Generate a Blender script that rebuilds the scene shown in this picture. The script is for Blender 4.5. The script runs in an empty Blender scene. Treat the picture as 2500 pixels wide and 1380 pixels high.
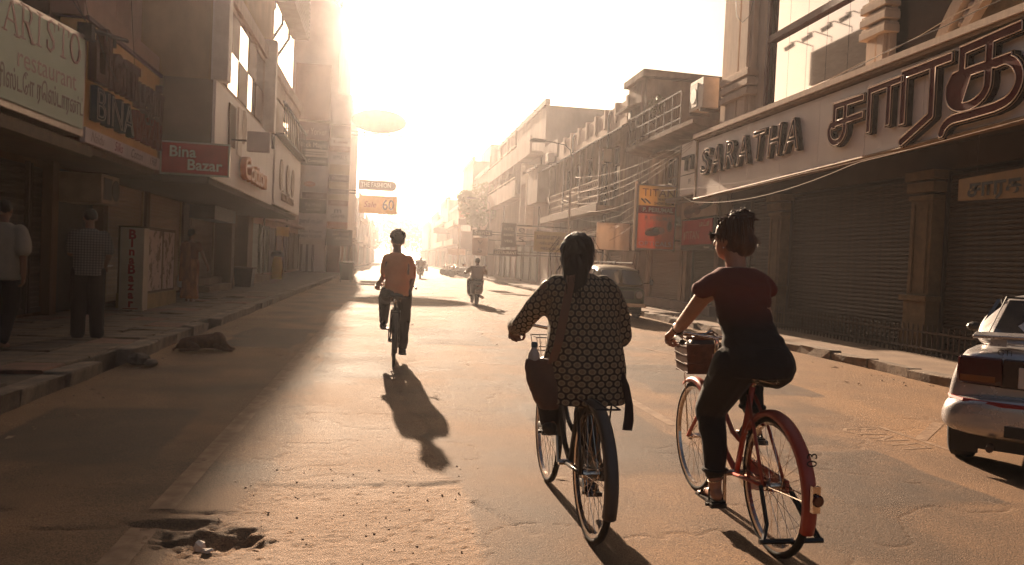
import bpy, bmesh, math, random
import numpy as np
from mathutils import Vector, Matrix, Euler
random.seed(7)
S = bpy.context.scene
COL = S.collection
R = math.radians

# ---------------------------------------------------------------- camera
cam = bpy.data.cameras.new('camera'); camo = bpy.data.objects.new('camera', cam); COL.objects.link(camo)
cam.sensor_width = 36.0; cam.lens = 26.64; cam.clip_start = 0.1; cam.clip_end = 3000
CAM = Vector((0, 0, 1.40))
_az, _pi, _ro = R(9.4623), R(-1.461), R(2.5766)
_f = Vector((math.sin(_az)*math.cos(_pi), math.cos(_az)*math.cos(_pi), math.sin(_pi)))
_r = Vector((math.cos(_az), -math.sin(_az), 0)); _u = _r.cross(_f)
_x = _r*math.cos(_ro) + _u*math.sin(_ro); _y = _u*math.cos(_ro) - _r*math.sin(_ro)
camo.matrix_world = Matrix(((_x.x, _y.x, -_f.x, CAM.x), (_x.y, _y.y, -_f.y, CAM.y), (_x.z, _y.z, -_f.z, CAM.z), (0, 0, 0, 1)))
S.camera = camo

# ---------------------------------------------------------------- sky, sun, exposure
SUN_EL, SUN_AZ = 19.3, 3.0          # the low morning sun, two degrees left of the street axis
w = bpy.data.worlds.new('World'); S.world = w; w.use_nodes = True
nt = w.node_tree; nt.nodes.clear()
out = nt.nodes.new('ShaderNodeOutputWorld'); bg = nt.nodes.new('ShaderNodeBackground')
sky = nt.nodes.new('ShaderNodeTexSky'); sky.sky_type = 'NISHITA'; sky.sun_disc = False
sky.sun_elevation = R(SUN_EL); sky.sun_rotation = R(-SUN_AZ)
sky.air_density = 1.0; sky.dust_density = 5.0; sky.ozone_density = 0.3; sky.altitude = 50
tint = nt.nodes.new('ShaderNodeMix'); tint.data_type = 'RGBA'; tint.blend_type = 'MULTIPLY'
tint.inputs[0].default_value = 1.0
tint.inputs[7].default_value = (1.0, 0.93, 0.89, 1)
nt.links.new(sky.outputs[0], tint.inputs[6]); nt.links.new(tint.outputs[2], bg.inputs[0])
bg.inputs[1].default_value = 0.031
nt.links.new(bg.outputs[0], out.inputs[0])
sl = bpy.data.lights.new('sun', 'SUN'); sl.energy = 5.0; sl.angle = R(0.6); sl.color = (1.0, 0.75, 0.53)
so = bpy.data.objects.new('sun', sl); COL.objects.link(so)
_sd = Vector((-math.sin(R(SUN_AZ))*math.cos(R(SUN_EL)), math.cos(R(SUN_AZ))*math.cos(R(SUN_EL)), math.sin(R(SUN_EL))))
so.rotation_euler = _sd.to_track_quat('Z', 'Y').to_euler(); so.location = (0, 30, 40)
S.view_settings.view_transform = 'Standard'; S.view_settings.look = 'None'
S.view_settings.exposure = 1.45; S.view_settings.gamma = 1.0; S.view_settings.use_curve_mapping = False
S.cycles.use_denoising = True; S.cycles.denoising_prefilter = 'FAST'; S.cycles.use_adaptive_sampling = False
S.cycles.max_bounces = 6; S.cycles.diffuse_bounces = 2; S.cycles.glossy_bounces = 3
S.cycles.transparent_max_bounces = 8; S.cycles.volume_bounces = 0
S.cycles.caustics_reflective = False; S.cycles.caustics_refractive = False
S.cycles.sample_clamp_indirect = 4.0

# ---------------------------------------------------------------- materials
_mc = {}
def M(name, col, rough=0.8, col2=None, scale=3.0, lo=0.35, hi=0.7, bump=0.0, bscale=60.0, metal=0.0, spec=0.5, stretch=None, dust=0.0, detail=6.0, emit=None, trans=0.0):
    """procedural material: two colours mixed by noise, fine bump, optional dust on upward faces"""
    if name in _mc: return _mc[name]
    m = bpy.data.materials.new(name); m.use_nodes = True; t = m.node_tree; N = t.nodes; L = t.links
    b = N['Principled BSDF']; b.inputs['Roughness'].default_value = rough; b.inputs['Metallic'].default_value = metal
    b.inputs['Specular IOR Level'].default_value = spec
    col = (col[0], col[1]*0.88, col[2]*0.79)          # warm cast of the scene's light, tinted into every base colour
    if col2 is not None: col2 = (col2[0], col2[1]*0.88, col2[2]*0.79)
    if col2 is None: col2 = tuple(c*0.72 for c in col)
    tc = N.new('ShaderNodeTexCoord'); mp = N.new('ShaderNodeMapping'); L.new(tc.outputs['Object'], mp.inputs[0])
    if stretch: mp.inputs['Scale'].default_value = stretch
    nz = N.new('ShaderNodeTexNoise'); nz.inputs['Scale'].default_value = scale; nz.inputs['Detail'].default_value = detail
    nz.inputs['Roughness'].default_value = 0.62
    L.new(mp.outputs[0], nz.inputs['Vector'])
    rp = N.new('ShaderNodeValToRGB'); rp.color_ramp.elements[0].position = lo; rp.color_ramp.elements[1].position = hi
    rp.color_ramp.elements[0].color = (*col2, 1); rp.color_ramp.elements[1].color = (*col, 1)
    L.new(nz.outputs['Fac'], rp.inputs[0]); src = rp.outputs[0]
    if dust > 0:
        ge = N.new('ShaderNodeNewGeometry'); sx = N.new('ShaderNodeSeparateXYZ'); L.new(ge.outputs['Normal'], sx.inputs[0])
        mr = N.new('ShaderNodeMapRange'); mr.inputs[1].default_value = 0.3; mr.inputs[2].default_value = 1.0; mr.inputs[4].default_value = dust
        L.new(sx.outputs['Z'], mr.inputs[0]); mx = N.new('ShaderNodeMix'); mx.data_type = 'RGBA'
        L.new(mr.outputs[0], mx.inputs[0]); L.new(src, mx.inputs[6]); mx.inputs[7].default_value = (0.30, 0.22, 0.15, 1); src = mx.outputs[2]
    L.new(src, b.inputs['Base Color'])
    if rough < 0.95 and rough > 0.1:
        rr = N.new('ShaderNodeMapRange'); rr.inputs[3].default_value = max(0.02, rough-0.1); rr.inputs[4].default_value = min(1, rough+0.1)
        L.new(nz.outputs['Fac'], rr.inputs[0]); L.new(rr.outputs[0], b.inputs['Roughness'])
    if bump > 0:
        n2 = N.new('ShaderNodeTexNoise'); n2.inputs['Scale'].default_value = bscale; n2.inputs['Detail'].default_value = 4
        L.new(tc.outputs['Object'], n2.inputs['Vector'])
        bp = N.new('ShaderNodeBump'); bp.inputs['Strength'].default_value = bump; bp.inputs['Distance'].default_value = 0.02
        L.new(n2.outputs['Fac'], bp.inputs['Height']); L.new(bp.outputs[0], b.inputs['Normal'])
    if trans:          # thin vinyl or cloth that lets the low sun through
        tr = N.new('ShaderNodeBsdfTranslucent'); L.new(src, tr.inputs[0]); ms = N.new('ShaderNodeMixShader'); ms.inputs[0].default_value = trans
        L.new(b.outputs[0], ms.inputs[1]); L.new(tr.outputs[0], ms.inputs[2]); L.new(ms.outputs[0], N['Material Output'].inputs[0])
    if emit: b.inputs['Emission Color'].default_value = (*emit, 1); b.inputs['Emission Strength'].default_value = 1
    _mc[name] = m; return m

# ---------------------------------------------------------------- mesh helpers
class MB:
    def __init__(s): s.v = []; s.f = []; s.sm = False
    def add(s, vs, fs):
        n = len(s.v); s.v += [tuple(v) for v in vs]; s.f += [tuple(i+n for i in f) for f in fs]; return s
    def box(s, x0, x1, y0, y1, z0, z1):
        if x0 > x1: x0, x1 = x1, x0
        if y0 > y1: y0, y1 = y1, y0
        if z0 > z1: z0, z1 = z1, z0
        return s.add([(x0,y0,z0),(x1,y0,z0),(x1,y1,z0),(x0,y1,z0),(x0,y0,z1),(x1,y0,z1),(x1,y1,z1),(x0,y1,z1)],
              [(0,3,2,1),(4,5,6,7),(0,1,5,4),(1,2,6,5),(2,3,7,6),(3,0,4,7)])
    def hexa(s, a, b):
        """solid between quad a (4 points) and quad b (4 points)"""
        return s.add(list(a)+list(b), [(3,2,1,0),(4,5,6,7),(0,1,5,4),(1,2,6,5),(2,3,7,6),(3,0,4,7)])
    def tube(s, pts, r, n=6, closed=False, cap=True):
        pts = [Vector(p) for p in pts]; m = len(pts); rr = r if isinstance(r, (list, tuple)) else [r]*m
        base = len(s.v); prev = None
        for i, p in enumerate(pts):
            if closed: t = pts[(i+1) % m]-pts[i-1]
            else: t = pts[min(i+1, m-1)]-pts[max(i-1, 0)]
            if t.length < 1e-9: t = Vector((0,0,1))
            t.normalize()
            if prev is None:
                a = Vector((0,0,1)) if abs(t.z) < 0.9 else Vector((1,0,0)); u = t.cross(a).normalized()
            else: u = (prev-t*prev.dot(t)); u = u.normalized() if u.length > 1e-6 else t.orthogonal().normalized()
            prev = u; v = t.cross(u)
            for k in range(n):
                a = 2*math.pi*k/n; s.v.append(tuple(p+(u*math.cos(a)+v*math.sin(a))*rr[i]))
        for i in range(m if closed else m-1):
            j = (i+1) % m
            for k in range(n):
                q = (k+1) % n; s.f.append((base+i*n+k, base+i*n+q, base+j*n+q, base+j*n+k))
        if cap and not closed:
            s.f.append(tuple(base+k for k in reversed(range(n)))); s.f.append(tuple(base+(m-1)*n+k for k in range(n)))
        return s
    def cyl(s, p0, p1, r0, r1=None, n=12): return s.tube([p0, p1], [r0, r0 if r1 is None else r1], n)
    def lathe(s, prof, c=(0,0,0), axis='Z', n=16):
        base = len(s.v); m = len(prof)
        for r, h in prof:
            for k in range(n):
                a = 2*math.pi*k/n; x, y = r*math.cos(a), r*math.sin(a)
                p = {'Z': (x, y, h), 'X': (h, x, y), 'Y': (y, h, x)}[axis]
                s.v.append((p[0]+c[0], p[1]+c[1], p[2]+c[2]))
        for i in range(m-1):
            for k in range(n):
                q = (k+1) % n; s.f.append((base+i*n+k, base+i*n+q, base+(i+1)*n+q, base+(i+1)*n+k))
        s.f.append(tuple(base+k for k in reversed(range(n)))); s.f.append(tuple(base+(m-1)*n+k for k in range(n)))
        return s
    def prism(s, poly, a, b, axis='Y'):
        """extrude a 2D polygon from a to b along an axis; poly in (x,z) for Y, (y,z) for X, (x,y) for Z"""
        n = len(poly); P = {'Y': lambda u, v, h: (u, h, v), 'X': lambda u, v, h: (h, u, v), 'Z': lambda u, v, h: (u, v, h)}[axis]
        vs = [P(u, v, a) for u, v in poly]+[P(u, v, b) for u, v in poly]
        fs = [tuple(range(n)), tuple(reversed(range(n, 2*n)))]+[(i, n+i, n+(i+1) % n, (i+1) % n) for i in range(n)]
        return s.add(vs, fs)
    def ell(s, c, r, n=14, m=8, rot=None):
        base = len(s.v); c = Vector(c); Q = rot.to_matrix() if rot is not None else None
        for i in range(m+1):
            th = math.pi*(i+0.0)/m
            if i in (0, m):
                p = Vector((0, 0, r[2]*math.cos(th))); s.v.append(tuple(c+(Q @ p if Q else p))); continue
            for k in range(n):
                a = 2*math.pi*k/n; p = Vector((r[0]*math.sin(th)*math.cos(a), r[1]*math.sin(th)*math.sin(a), r[2]*math.cos(th)))
                s.v.append(tuple(c+(Q @ p if Q else p)))
        for k in range(n): s.f.append((base, base+1+k, base+1+(k+1) % n))
        for i in range(m-2):
            for k in range(n):
                a = base+1+i*n; s.f.append((a+k, a+n+k, a+n+(k+1) % n, a+(k+1) % n))
        a = base+1+(m-2)*n; e = a+n
        for k in range(n): s.f.append((a+k, e, a+(k+1) % n))
        return s
    def loft(s, rings, cap=True):
        n = len(rings[0]); base = len(s.v)
        for r in rings: s.v += [tuple(p) for p in r]
        for i in range(len(rings)-1):
            for k in range(n):
                q = (k+1) % n; s.f.append((base+i*n+k, base+i*n+q, base+(i+1)*n+q, base+(i+1)*n+k))
        if cap: s.f.append(tuple(base+k for k in reversed(range(n)))); s.f.append(tuple(base+(len(rings)-1)*n+k for k in range(n)))
        return s
    def build(s, name, mat, parent=None, smooth=False, bevel=0.0, **kw):
        o0 = parent.get('_o', (0, 0, 0)) if parent is not None else (0, 0, 0)
        me = bpy.data.meshes.new(name)
        me.from_pydata([(v[0]-o0[0], v[1]-o0[1], v[2]-o0[2]) for v in s.v], [], s.f)
        bm = bmesh.new(); bm.from_mesh(me); bmesh.ops.recalc_face_normals(bm, faces=bm.faces)
        if bevel > 0:
            bmesh.ops.bevel(bm, geom=[e for e in bm.edges if e.calc_face_angle(0) > 0.5], offset=bevel, segments=1, affect='EDGES', profile=0.5)
        bm.to_mesh(me); bm.free()
        return link(name, me, mat, parent, smooth, **kw)
def link(name, me, mat, parent=None, smooth=False, label=None, kind=None, mats=None):
    o = bpy.data.objects.new(name, me); COL.objects.link(o)
    if mat is not None and not me.materials: me.materials.append(mat)
    if smooth: me.shade_smooth()
    if parent is not None:
        o.parent = parent; o['_o'] = list(parent.get('_o', (0, 0, 0)))
    if label: o['label'] = label
    if kind: o['kind'] = kind
    return o
def box(name, mat, parent, x0, x1, y0, y1, z0, z1, **kw): return MB().box(x0, x1, y0, y1, z0, z1).build(name, mat, parent, **kw)
def thing(name, label, cat, loc=(0, 0, 0), group=None):
    o = bpy.data.objects.new(name, None); COL.objects.link(o); o.location = loc; o.empty_display_size = 0.1
    o['_o'] = list(loc); o['label'] = label; o['category'] = cat
    if group: o['group'] = group
    return o
def tag(o, label, cat, group=None):
    o['label'] = label; o['category'] = cat
    if group: o['group'] = group
    return o
def struct(o): o['kind'] = 'structure'; return o
def kids(o): return [c for c in bpy.data.objects if c.parent == o]
def copy_tree(o, kmap=None, parent=None):
    if kmap is None:
        kmap = {}
        for c in bpy.data.objects:
            if c.parent: kmap.setdefault(c.parent.name, []).append(c)
    c = o.copy(); COL.objects.link(c)
    if parent is not None: c.parent = parent
    for ch in kmap.get(o.name, []): copy_tree(ch, kmap, c)
    return c
# ---------------------------------------------------------------- lettering
_tm = {}
def text_mesh(s, size, extrude=0.0, bold=0.0, space=1.0, shear=0.0, outline=0.0, align='CENTER'):
    k = (s, size, extrude, bold, space, shear, outline, align)
    if k in _tm: return _tm[k]
    cu = bpy.data.curves.new('text', 'FONT'); cu.body = s; cu.size = size; cu.extrude = extrude; cu.offset = bold
    cu.space_character = space; cu.shear = shear; cu.align_x = align; cu.align_y = 'CENTER'; cu.resolution_u = 3
    if outline: cu.fill_mode = 'NONE'; cu.bevel_depth = outline; cu.bevel_resolution = 0
    o = bpy.data.objects.new('text', cu); COL.objects.link(o)
    dg = bpy.context.evaluated_depsgraph_get(); me = bpy.data.meshes.new_from_object(o.evaluated_get(dg))
    bpy.data.objects.remove(o); bpy.data.curves.remove(cu); _tm[k] = me; return me
def lettering(s, mat, parent, loc, size, face='S', name='lettering', fit=None, **kw):
    """text laid on a board. face S: board looks at -Y; W: looks at -X (right side of street); E: looks at +X; tilt (roll) with kw roll"""
    roll = kw.pop('roll', 0.0); sy = kw.pop('sy', 1.0)
    me = text_mesh(s, size, **kw).copy(); me.materials.clear(); me.materials.append(mat)
    if fit:
        xs = [v.co.x for v in me.vertices]; k = fit/max(1e-4, max(xs)-min(xs))
    else: k = 1.0
    rz = {'S': 0, 'W': -90, 'E': 90, 'N': 180}[face]
    Mx = Matrix.Translation(Vector(loc)) @ Matrix.Rotation(R(rz), 4, 'Z') @ Matrix.Rotation(R(90), 4, 'X') @ Matrix.Rotation(roll, 4, 'Z') @ Matrix.Diagonal((k, sy, 1, 1))
    o0 = Vector(parent.get('_o', (0, 0, 0))) if parent is not None else Vector()
    me.transform(Matrix.Translation(-o0) @ Mx)
    return link(name, me, mat, parent)
# ---------------------------------------------------------------- ground, road, pavements
rng = np.random.RandomState(11)
_lat = rng.rand(256, 256)
def vn(x, y):
    xi = np.floor(x).astype(int); yi = np.floor(y).astype(int); fx = x-xi; fy = y-yi
    fx = fx*fx*(3-2*fx); fy = fy*fy*(3-2*fy)
    g = lambda a, b: _lat[a % 256, b % 256]
    return (g(xi, yi)*(1-fx)+g(xi+1, yi)*fx)*(1-fy)+(g(xi, yi+1)*(1-fx)+g(xi+1, yi+1)*fx)*fy
def fbm(x, y, o=4):
    s = 0; a = 0.5
    for i in range(o): s = s+a*vn(x*2**i+17*i, y*2**i+31*i); a *= 0.5
    return s
def sst(a, b, v): t = np.clip((v-a)/(b-a), 0, 1); return t*t*(3-2*t)
def road_h(x, y):
    """height and (dust, rough) masks of the worn asphalt; x across, y along the street"""
    x = np.asarray(x, float); y = np.asarray(y, float)
    near = 1-sst(16, 26, y)
    h = 0.022*(fbm(x*0.35, y*0.25, 3)-0.5)*near
    wob = 0.10*(fbm(x*3, y*3)-0.5)*2
    # rough, stripped patch in front of the camera (coarse stones) and ridged patch beyond it
    pl = np.where(y < 4.8, -0.92+0.16*(y-3.5)+wob, -0.62-0.03*(y-4.8)+wob*1.2)
    pr = np.where(y < 4.8, 0.52+wob, 0.48-0.09*(y-4.8)+wob)
    inx = sst(pl-0.02, pl+0.03, x)*(1-sst(pr-0.03, pr+0.02, x))
    rough = inx*(1-sst(4.70+wob*0.3, 4.78+wob*0.3, y))
    ridge = inx*sst(4.66, 4.80, y)*(1-sst(8.3+wob*3, 8.9+wob*3, y))
    stones = np.maximum(0, vn(x*52, y*42)-0.55)*0.015+np.maximum(0, vn(x*95+9, y*80)-0.6)*0.011
    h = h-0.014*rough+stones*rough
    rd = np.sin(y*62+2.5*fbm(x*2.2, y*9)*6+0.6*x)
    h = h+ridge*(0.0018*rd*(0.1+1.6*np.maximum(0, fbm(x*2.5, y*3)-.35))-0.004)+ridge*0.004*(fbm(x*9, y*14)-0.5)
    # broken lip at the far edge of the stripped patch
    lip = np.exp(-((y-4.75-0.25*(fbm(x*2.1, y*0)-0.5))/0.035)**2)*inx*sst(0.42, 0.62, vn(x*3.1+4, y*0+2.2))
    h = h-0.035*lip
    # second old patch farther on
    e2 = np.exp(-(((np.abs(x+0.2+wob*2)-0.62)/0.05)**2))*sst(8.9, 9.2, y)*(1-sst(10.9, 11.3, y))
    h = h-0.010*e2
    # pothole and the sunken joint running from it to the left kerb
    px, py = (x+0.78)/0.26, (y-3.86)/0.17; pr_ = np.sqrt(px**2+py**2)+0.9*(fbm(x*6, y*8)-0.5)
    pr_ = pr_+0.35*(fbm(x*17, y*19)-0.5); pr_ = pr_+0.5*(vn(x*26, y*30)-0.5); hole = 1-sst(0.15, 1.15, pr_); h = h-0.085*hole+0.05*hole*fbm(x*16, y*18); h2 = 1-sst(.3, 1.2, np.sqrt(((x+1.02)/.22)**2+((y-4.06)/.07)**2)+.8*(fbm(x*11, y*15)-.5)); h = h-.035*h2
    for yy, xe, d, wd in ((4.24, -0.78, 0.03, 0.020), (4.02, -0.95, 0.026, 0.022)):
        yl = yy+0.05*(x+1.0)*(-1 if yy > 4.1 else 0.5)+0.06*(fbm(x*1.7, y*0+yy)-0.5)
        h = h-d*0.8*np.exp(-((y-yl-0.05*(fbm(x*9, y*9)-0.5))/(wd*1.25))**2)*(1-sst(xe-0.25, xe+0.12, x))*sst(0.30, 0.62, fbm(x*2.6+yy, y*3+3, 3))
    # diagonal crack
    t = np.clip(((x-0.56)*0.25+(y-4.38)*-0.54)/(0.25**2+0.54**2), 0, 1)
    dd = np.hypot(x-(0.56+0.25*t), y-(4.38-0.54*t))+0.03*(fbm(x*7, y*7)-0.5)
    h = h-0.016*np.exp(-(dd/0.022)**2)*(1-0.6*t)
    # fine crackle elsewhere
    cr = np.abs(fbm(x*1.1+5, y*0.9+3, 4)-0.5); h = h-0.006*np.exp(-(cr/0.006)**2)*near
    dust = np.clip(sst(3.6, 6.9, x+2.4*(fbm(x*0.9, y*0.5)-0.5))*0.6+sst(-2.2, -3.0, x)*0.5+0.55*sst(0.5, 0.75, fbm(x*0.8+7, y*0.35))+0.5*ridge*fbm(x*4, y*4), 0, 1)
    w2 = 0.22*(fbm(x*1.6+3, y*1.6+1)-0.5)
    patch = np.zeros_like(x)
    for x0, x1, y0, y1 in ((-.80, .12, 8.9, 11.2), (1.35, 2.45, 4.9, 7.4), (3.1, 5.2, 8.2, 10.6), (.5, 1.9, 12.5, 15.5), (2.9, 4.0, 4.2, 5.6), (-2.7, -1.5, 5.2, 7.0), (-2.4, -1.3, 11.5, 14.5)):
        patch = np.maximum(patch, sst(x0-.03, x0+.03, x+w2)*(1-sst(x1-.03, x1+.03, x+w2))*sst(y0-.08, y0+.08, y+w2*1.5)*(1-sst(y1-.08, y1+.08, y+w2*1.5)))
    track = np.exp(-((x-0.95-.1*(fbm(y*.2, y*0)-.5))/.22)**2)+np.exp(-((x-2.2)/.25)**2)+np.exp(-((x-3.5)/.3)**2)
    h = h+.004*patch*near
    return h, dust*(1-.6*patch), np.clip(rough+0.5*ridge, 0, 1), np.clip(.75*patch*(.6+.8*fbm(x*5, y*5))+.28*track*fbm(x*2, y*.6), 0, 1)

def road_material():
    m = bpy.data.materials.new('asphalt'); m.use_nodes = True; t = m.node_tree; N = t.nodes; L = t.links; b = N['Principled BSDF']
    tc = N.new('ShaderNodeTexCoord'); at = N.new('ShaderNodeAttribute'); at.attribute_name = 'wear'
    sp = N.new('ShaderNodeSeparateColor'); L.new(at.outputs['Color'], sp.inputs[0])
    n1 = N.new('ShaderNodeTexNoise'); n1.inputs['Scale'].default_value = 0.9; n1.inputs['Detail'].default_value = 8; L.new(tc.outputs['Object'], n1.inputs['Vector'])
    n2 = N.new('ShaderNodeTexNoise'); n2.inputs['Scale'].default_value = 150; n2.inputs['Detail'].default_value = 3; L.new(tc.outputs['Object'], n2.inputs['Vector'])
    vo = N.new('ShaderNodeTexNoise'); vo.inputs['Scale'].default_value = 42; vo.inputs['Detail'].default_value = 8; vo.inputs['Roughness'].default_value = 0.75; L.new(tc.outputs['Object'], vo.inputs['Vector'])
    r1 = N.new('ShaderNodeValToRGB'); e = r1.color_ramp.elements; e[0].position = 0.35; e[0].color = (0.100, 0.060, 0.035, 1); e[1].position = 0.68; e[1].color = (0.26, 0.150, 0.082, 1)
    L.new(n1.outputs['Fac'], r1.inputs[0])
    mx = N.new('ShaderNodeMix'); mx.data_type = 'RGBA'; L.new(sp.outputs[0], mx.inputs[0]); L.new(r1.outputs[0], mx.inputs[6]); mx.inputs[7].default_value = (0.27, 0.150, 0.072, 1)
    mx2 = N.new('ShaderNodeMix'); mx2.data_type = 'RGBA'; L.new(sp.outputs[1], mx2.inputs[0]); L.new(mx.outputs[2], mx2.inputs[6]); mx2.inputs[7].default_value = (0.27, 0.158, 0.088, 1)
    # pale and dark aggregate
    r2 = N.new('ShaderNodeValToRGB'); e = r2.color_ramp.elements; e[0].position = 0.33; e[0].color = (0.35, 0.35, 0.35, 1); e[1].position = 0.68; e[1].color = (1.9, 1.85, 1.75, 1)
    L.new(n2.outputs['Fac'], r2.inputs[0]); ml = N.new('ShaderNodeMix'); ml.data_type = 'RGBA'; ml.blend_type = 'MULTIPLY'; ml.inputs[0].default_value = 0.85
    mx3 = N.new('ShaderNodeMix'); mx3.data_type = 'RGBA'; L.new(sp.outputs[2], mx3.inputs[0]); L.new(mx2.outputs[2], mx3.inputs[6]); mx3.inputs[7].default_value = (0.085, 0.058, 0.042, 1); L.new(mx3.outputs[2], ml.inputs[6]); L.new(r2.outputs[0], ml.inputs[7]); L.new(ml.outputs[2], b.inputs['Base Color'])
    rr = N.new('ShaderNodeMapRange'); rr.inputs[3].default_value = 0.70; rr.inputs[4].default_value = 0.92; b.inputs['Specular IOR Level'].default_value = 0.32; L.new(n1.outputs['Fac'], rr.inputs[0]); L.new(rr.outputs[0], b.inputs['Roughness'])
    ad = N.new('ShaderNodeMath'); ad.operation = 'ADD'; L.new(vo.outputs['Fac'], ad.inputs[0]); L.new(n2.outputs['Fac'], ad.inputs[1])
    bp = N.new('ShaderNodeBump'); bp.inputs['Strength'].default_value = 1.0; bp.inputs['Distance'].default_value = 0.013; L.new(ad.outputs[0], bp.inputs['Height']); L.new(bp.outputs[0], b.inputs['Normal'])
    return m
def make_road():
    xs = np.linspace(-3.02, 7.52, 440)
    ys = [-4.0, -2.0, 0.0, 1.5, 2.4]
    while ys[-1] < 30: ys.append(ys[-1]+max(0.011, 0.0042*ys[-1]))
    while ys[-1] < 300: ys.append(ys[-1]*1.06)
    ys = np.array(ys); X, Y = np.meshgrid(xs, ys); H, D, Q, T_ = road_h(X, Y)
    ny, nx = X.shape; co = np.stack([X, Y, H], -1).reshape(-1, 3)
    idx = np.arange(ny*nx).reshape(ny, nx); f = np.stack([idx[:-1, :-1], idx[:-1, 1:], idx[1:, 1:], idx[1:, :-1]], -1).reshape(-1, 4)
    me = bpy.data.meshes.new('road'); me.vertices.add(len(co)); me.vertices.foreach_set('co', co.ravel())
    me.loops.add(f.size); me.loops.foreach_set('vertex_index', f.ravel()); me.polygons.add(len(f)); me.polygons.foreach_set('loop_start', np.arange(0, f.size, 4))
    me.update(calc_edges=True)
    a = me.color_attributes.new('wear', 'FLOAT_COLOR', 'POINT'); c = np.stack([D, Q, T_, D*0+1], -1).reshape(-1); a.data.foreach_set('color', c)
    return struct(link('road', me, road_material(), smooth=True))
road = make_road()
GR = M('ground_dust', (0.16, 0.12, 0.09), 0.95, scale=0.5)
struct(MB().box(-400, 400, -300, 1500, -0.6, -0.10).build('ground', GR))

PAINT = M('worn_road_paint', (0.33, 0.25, 0.18), 0.85, (0.19, 0.125, 0.08), scale=6, lo=0.36, hi=0.66, spec=.25, bump=0.4, bscale=90)
def paint_strip(pts, wd, mb):
    P = []
    for i in range(len(pts)-1):
        a, b = np.array(pts[i], float), np.array(pts[i+1], float); n = max(2, int(np.hypot(*(b-a))/0.06))
        for k in range(n+(i == len(pts)-2)): P.append(a+(b-a)*k/n)
    P = np.array(P); T = np.gradient(P, axis=0); T /= np.linalg.norm(T, axis=1)[:, None]; Nn = np.stack([T[:, 1], -T[:, 0]], 1)
    cols = [P+Nn*wd*(k/3-0.5) for k in range(4)]; vs = []; fs = []
    for i in range(len(P)):
        for c in cols: vs.append((c[i, 0], c[i, 1], float(road_h(c[i, 0], c[i, 1])[0])+0.0025))
    for i in range(len(P)-1):
        for k in range(3): fs.append((i*4+k, i*4+k+1, i*4+k+5, i*4+k+4))
    mb.add(vs, fs)
mb = MB(); paint_strip([(-1.14, 2.5), (-1.14, 4.0)], 0.13, mb); paint_strip([(-1.14, 4.28), (-1.12, 9), (-1.10, 22)], 0.13, mb)
struct(mb.build('road_edge_line', PAINT))
mb = MB()
for a, b in ((6.5, 8.2), (12.0, 14.0), (18.5, 21.0), (27, 30)): paint_strip([(2.63, a), (2.62, b)], 0.11, mb)
struct(mb.build('road_centre_line', PAINT))
mb = MB(); paint_strip([(4.58, 12.85), (4.86, 11.75)], 0.09, mb); paint_strip([(4.80, 12.05), (5.7, 12.25)], 0.08, mb)
paint_strip([(4.70, 6.52), (4.72, 5.55)], 0.06, mb); paint_strip([(4.74, 6.0), (5.5, 6.72)], 0.10, mb)
paint_strip([(4.58, 6.42), (4.28, 6.42), (4.20, 6.30), (4.28, 6.20), (4.55, 6.22)], 0.035, mb)
paint_strip([(4.28, 6.05), (4.55, 6.12), (4.28, 5.95), (4.60, 5.98)], 0.035, mb)
paint_strip([(4.30, 5.80), (4.60, 5.86), (4.60, 5.70), (4.32, 5.66)], 0.035, mb); paint_strip([(4.45, 5.84), (4.45, 5.68)], 0.035, mb)
struct(mb.build('parking_marks', PAINT))

KERB = M('kerb_stone', (0.26, 0.21, 0.16), 0.9, (0.12, 0.095, 0.07), scale=5, bump=0.6, bscale=30)
SLABC = M('paving_slab', (0.20, 0.15, 0.10), 0.9, (0.095, 0.07, 0.048), scale=4, bump=0.5, bscale=40)
SLABD = M('paving_slab_red', (0.24, 0.13, 0.085), 0.9, (0.13, 0.075, 0.05), scale=5, bump=0.5, bscale=40)
BED = M('pavement_bed', (0.15, 0.115, 0.08), 0.95, (0.075, 0.058, 0.042), scale=3, bump=0.7, bscale=25)
CONC = M('pavement_concrete', (0.27, 0.20, 0.14), 0.9, (0.17, 0.12, 0.08), scale=1.5, bump=0.4, bscale=40)
pl = struct(MB().box(-9.5, -3.22, -6, 160, -0.3, 0.115).build('left_pavement', BED))
pr = struct(MB().box(7.72, 12.5, -6, 160, -0.3, 0.125).build('right_pavement', CONC))
for e in (pl, pr): e['_o'] = [0, 0, 0]
def chunk(w_, l_, h_, seed, j=0.03):
    r = random.Random(seed); m = MB(); n = 4
    def ring(z, k):
        pts = []
        for (ax, ay), (bx, by) in (((-1, -1), (1, -1)), ((1, -1), (1, 1)), ((1, 1), (-1, 1)), ((-1, 1), (-1, -1))):
            for q in range(2):
                t = q/2; pts.append(((ax+(bx-ax)*t)*w_/2*k+r.uniform(-j, j), (ay+(by-ay)*t)*l_/2*k+r.uniform(-j, j), z+r.uniform(-j, j)*0.15))
        return pts
    m.loft([ring(0, 1), ring(h_-0.015, 1), ring(h_, 0.95)]); return m
sm = [chunk(0.50, 0.58, 0.06, k, 0.012).build('paving_slab', SLABC if k < 3 else SLABD, pl) for k in range(4)]
first = set(range(4)); cnt = 0
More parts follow.
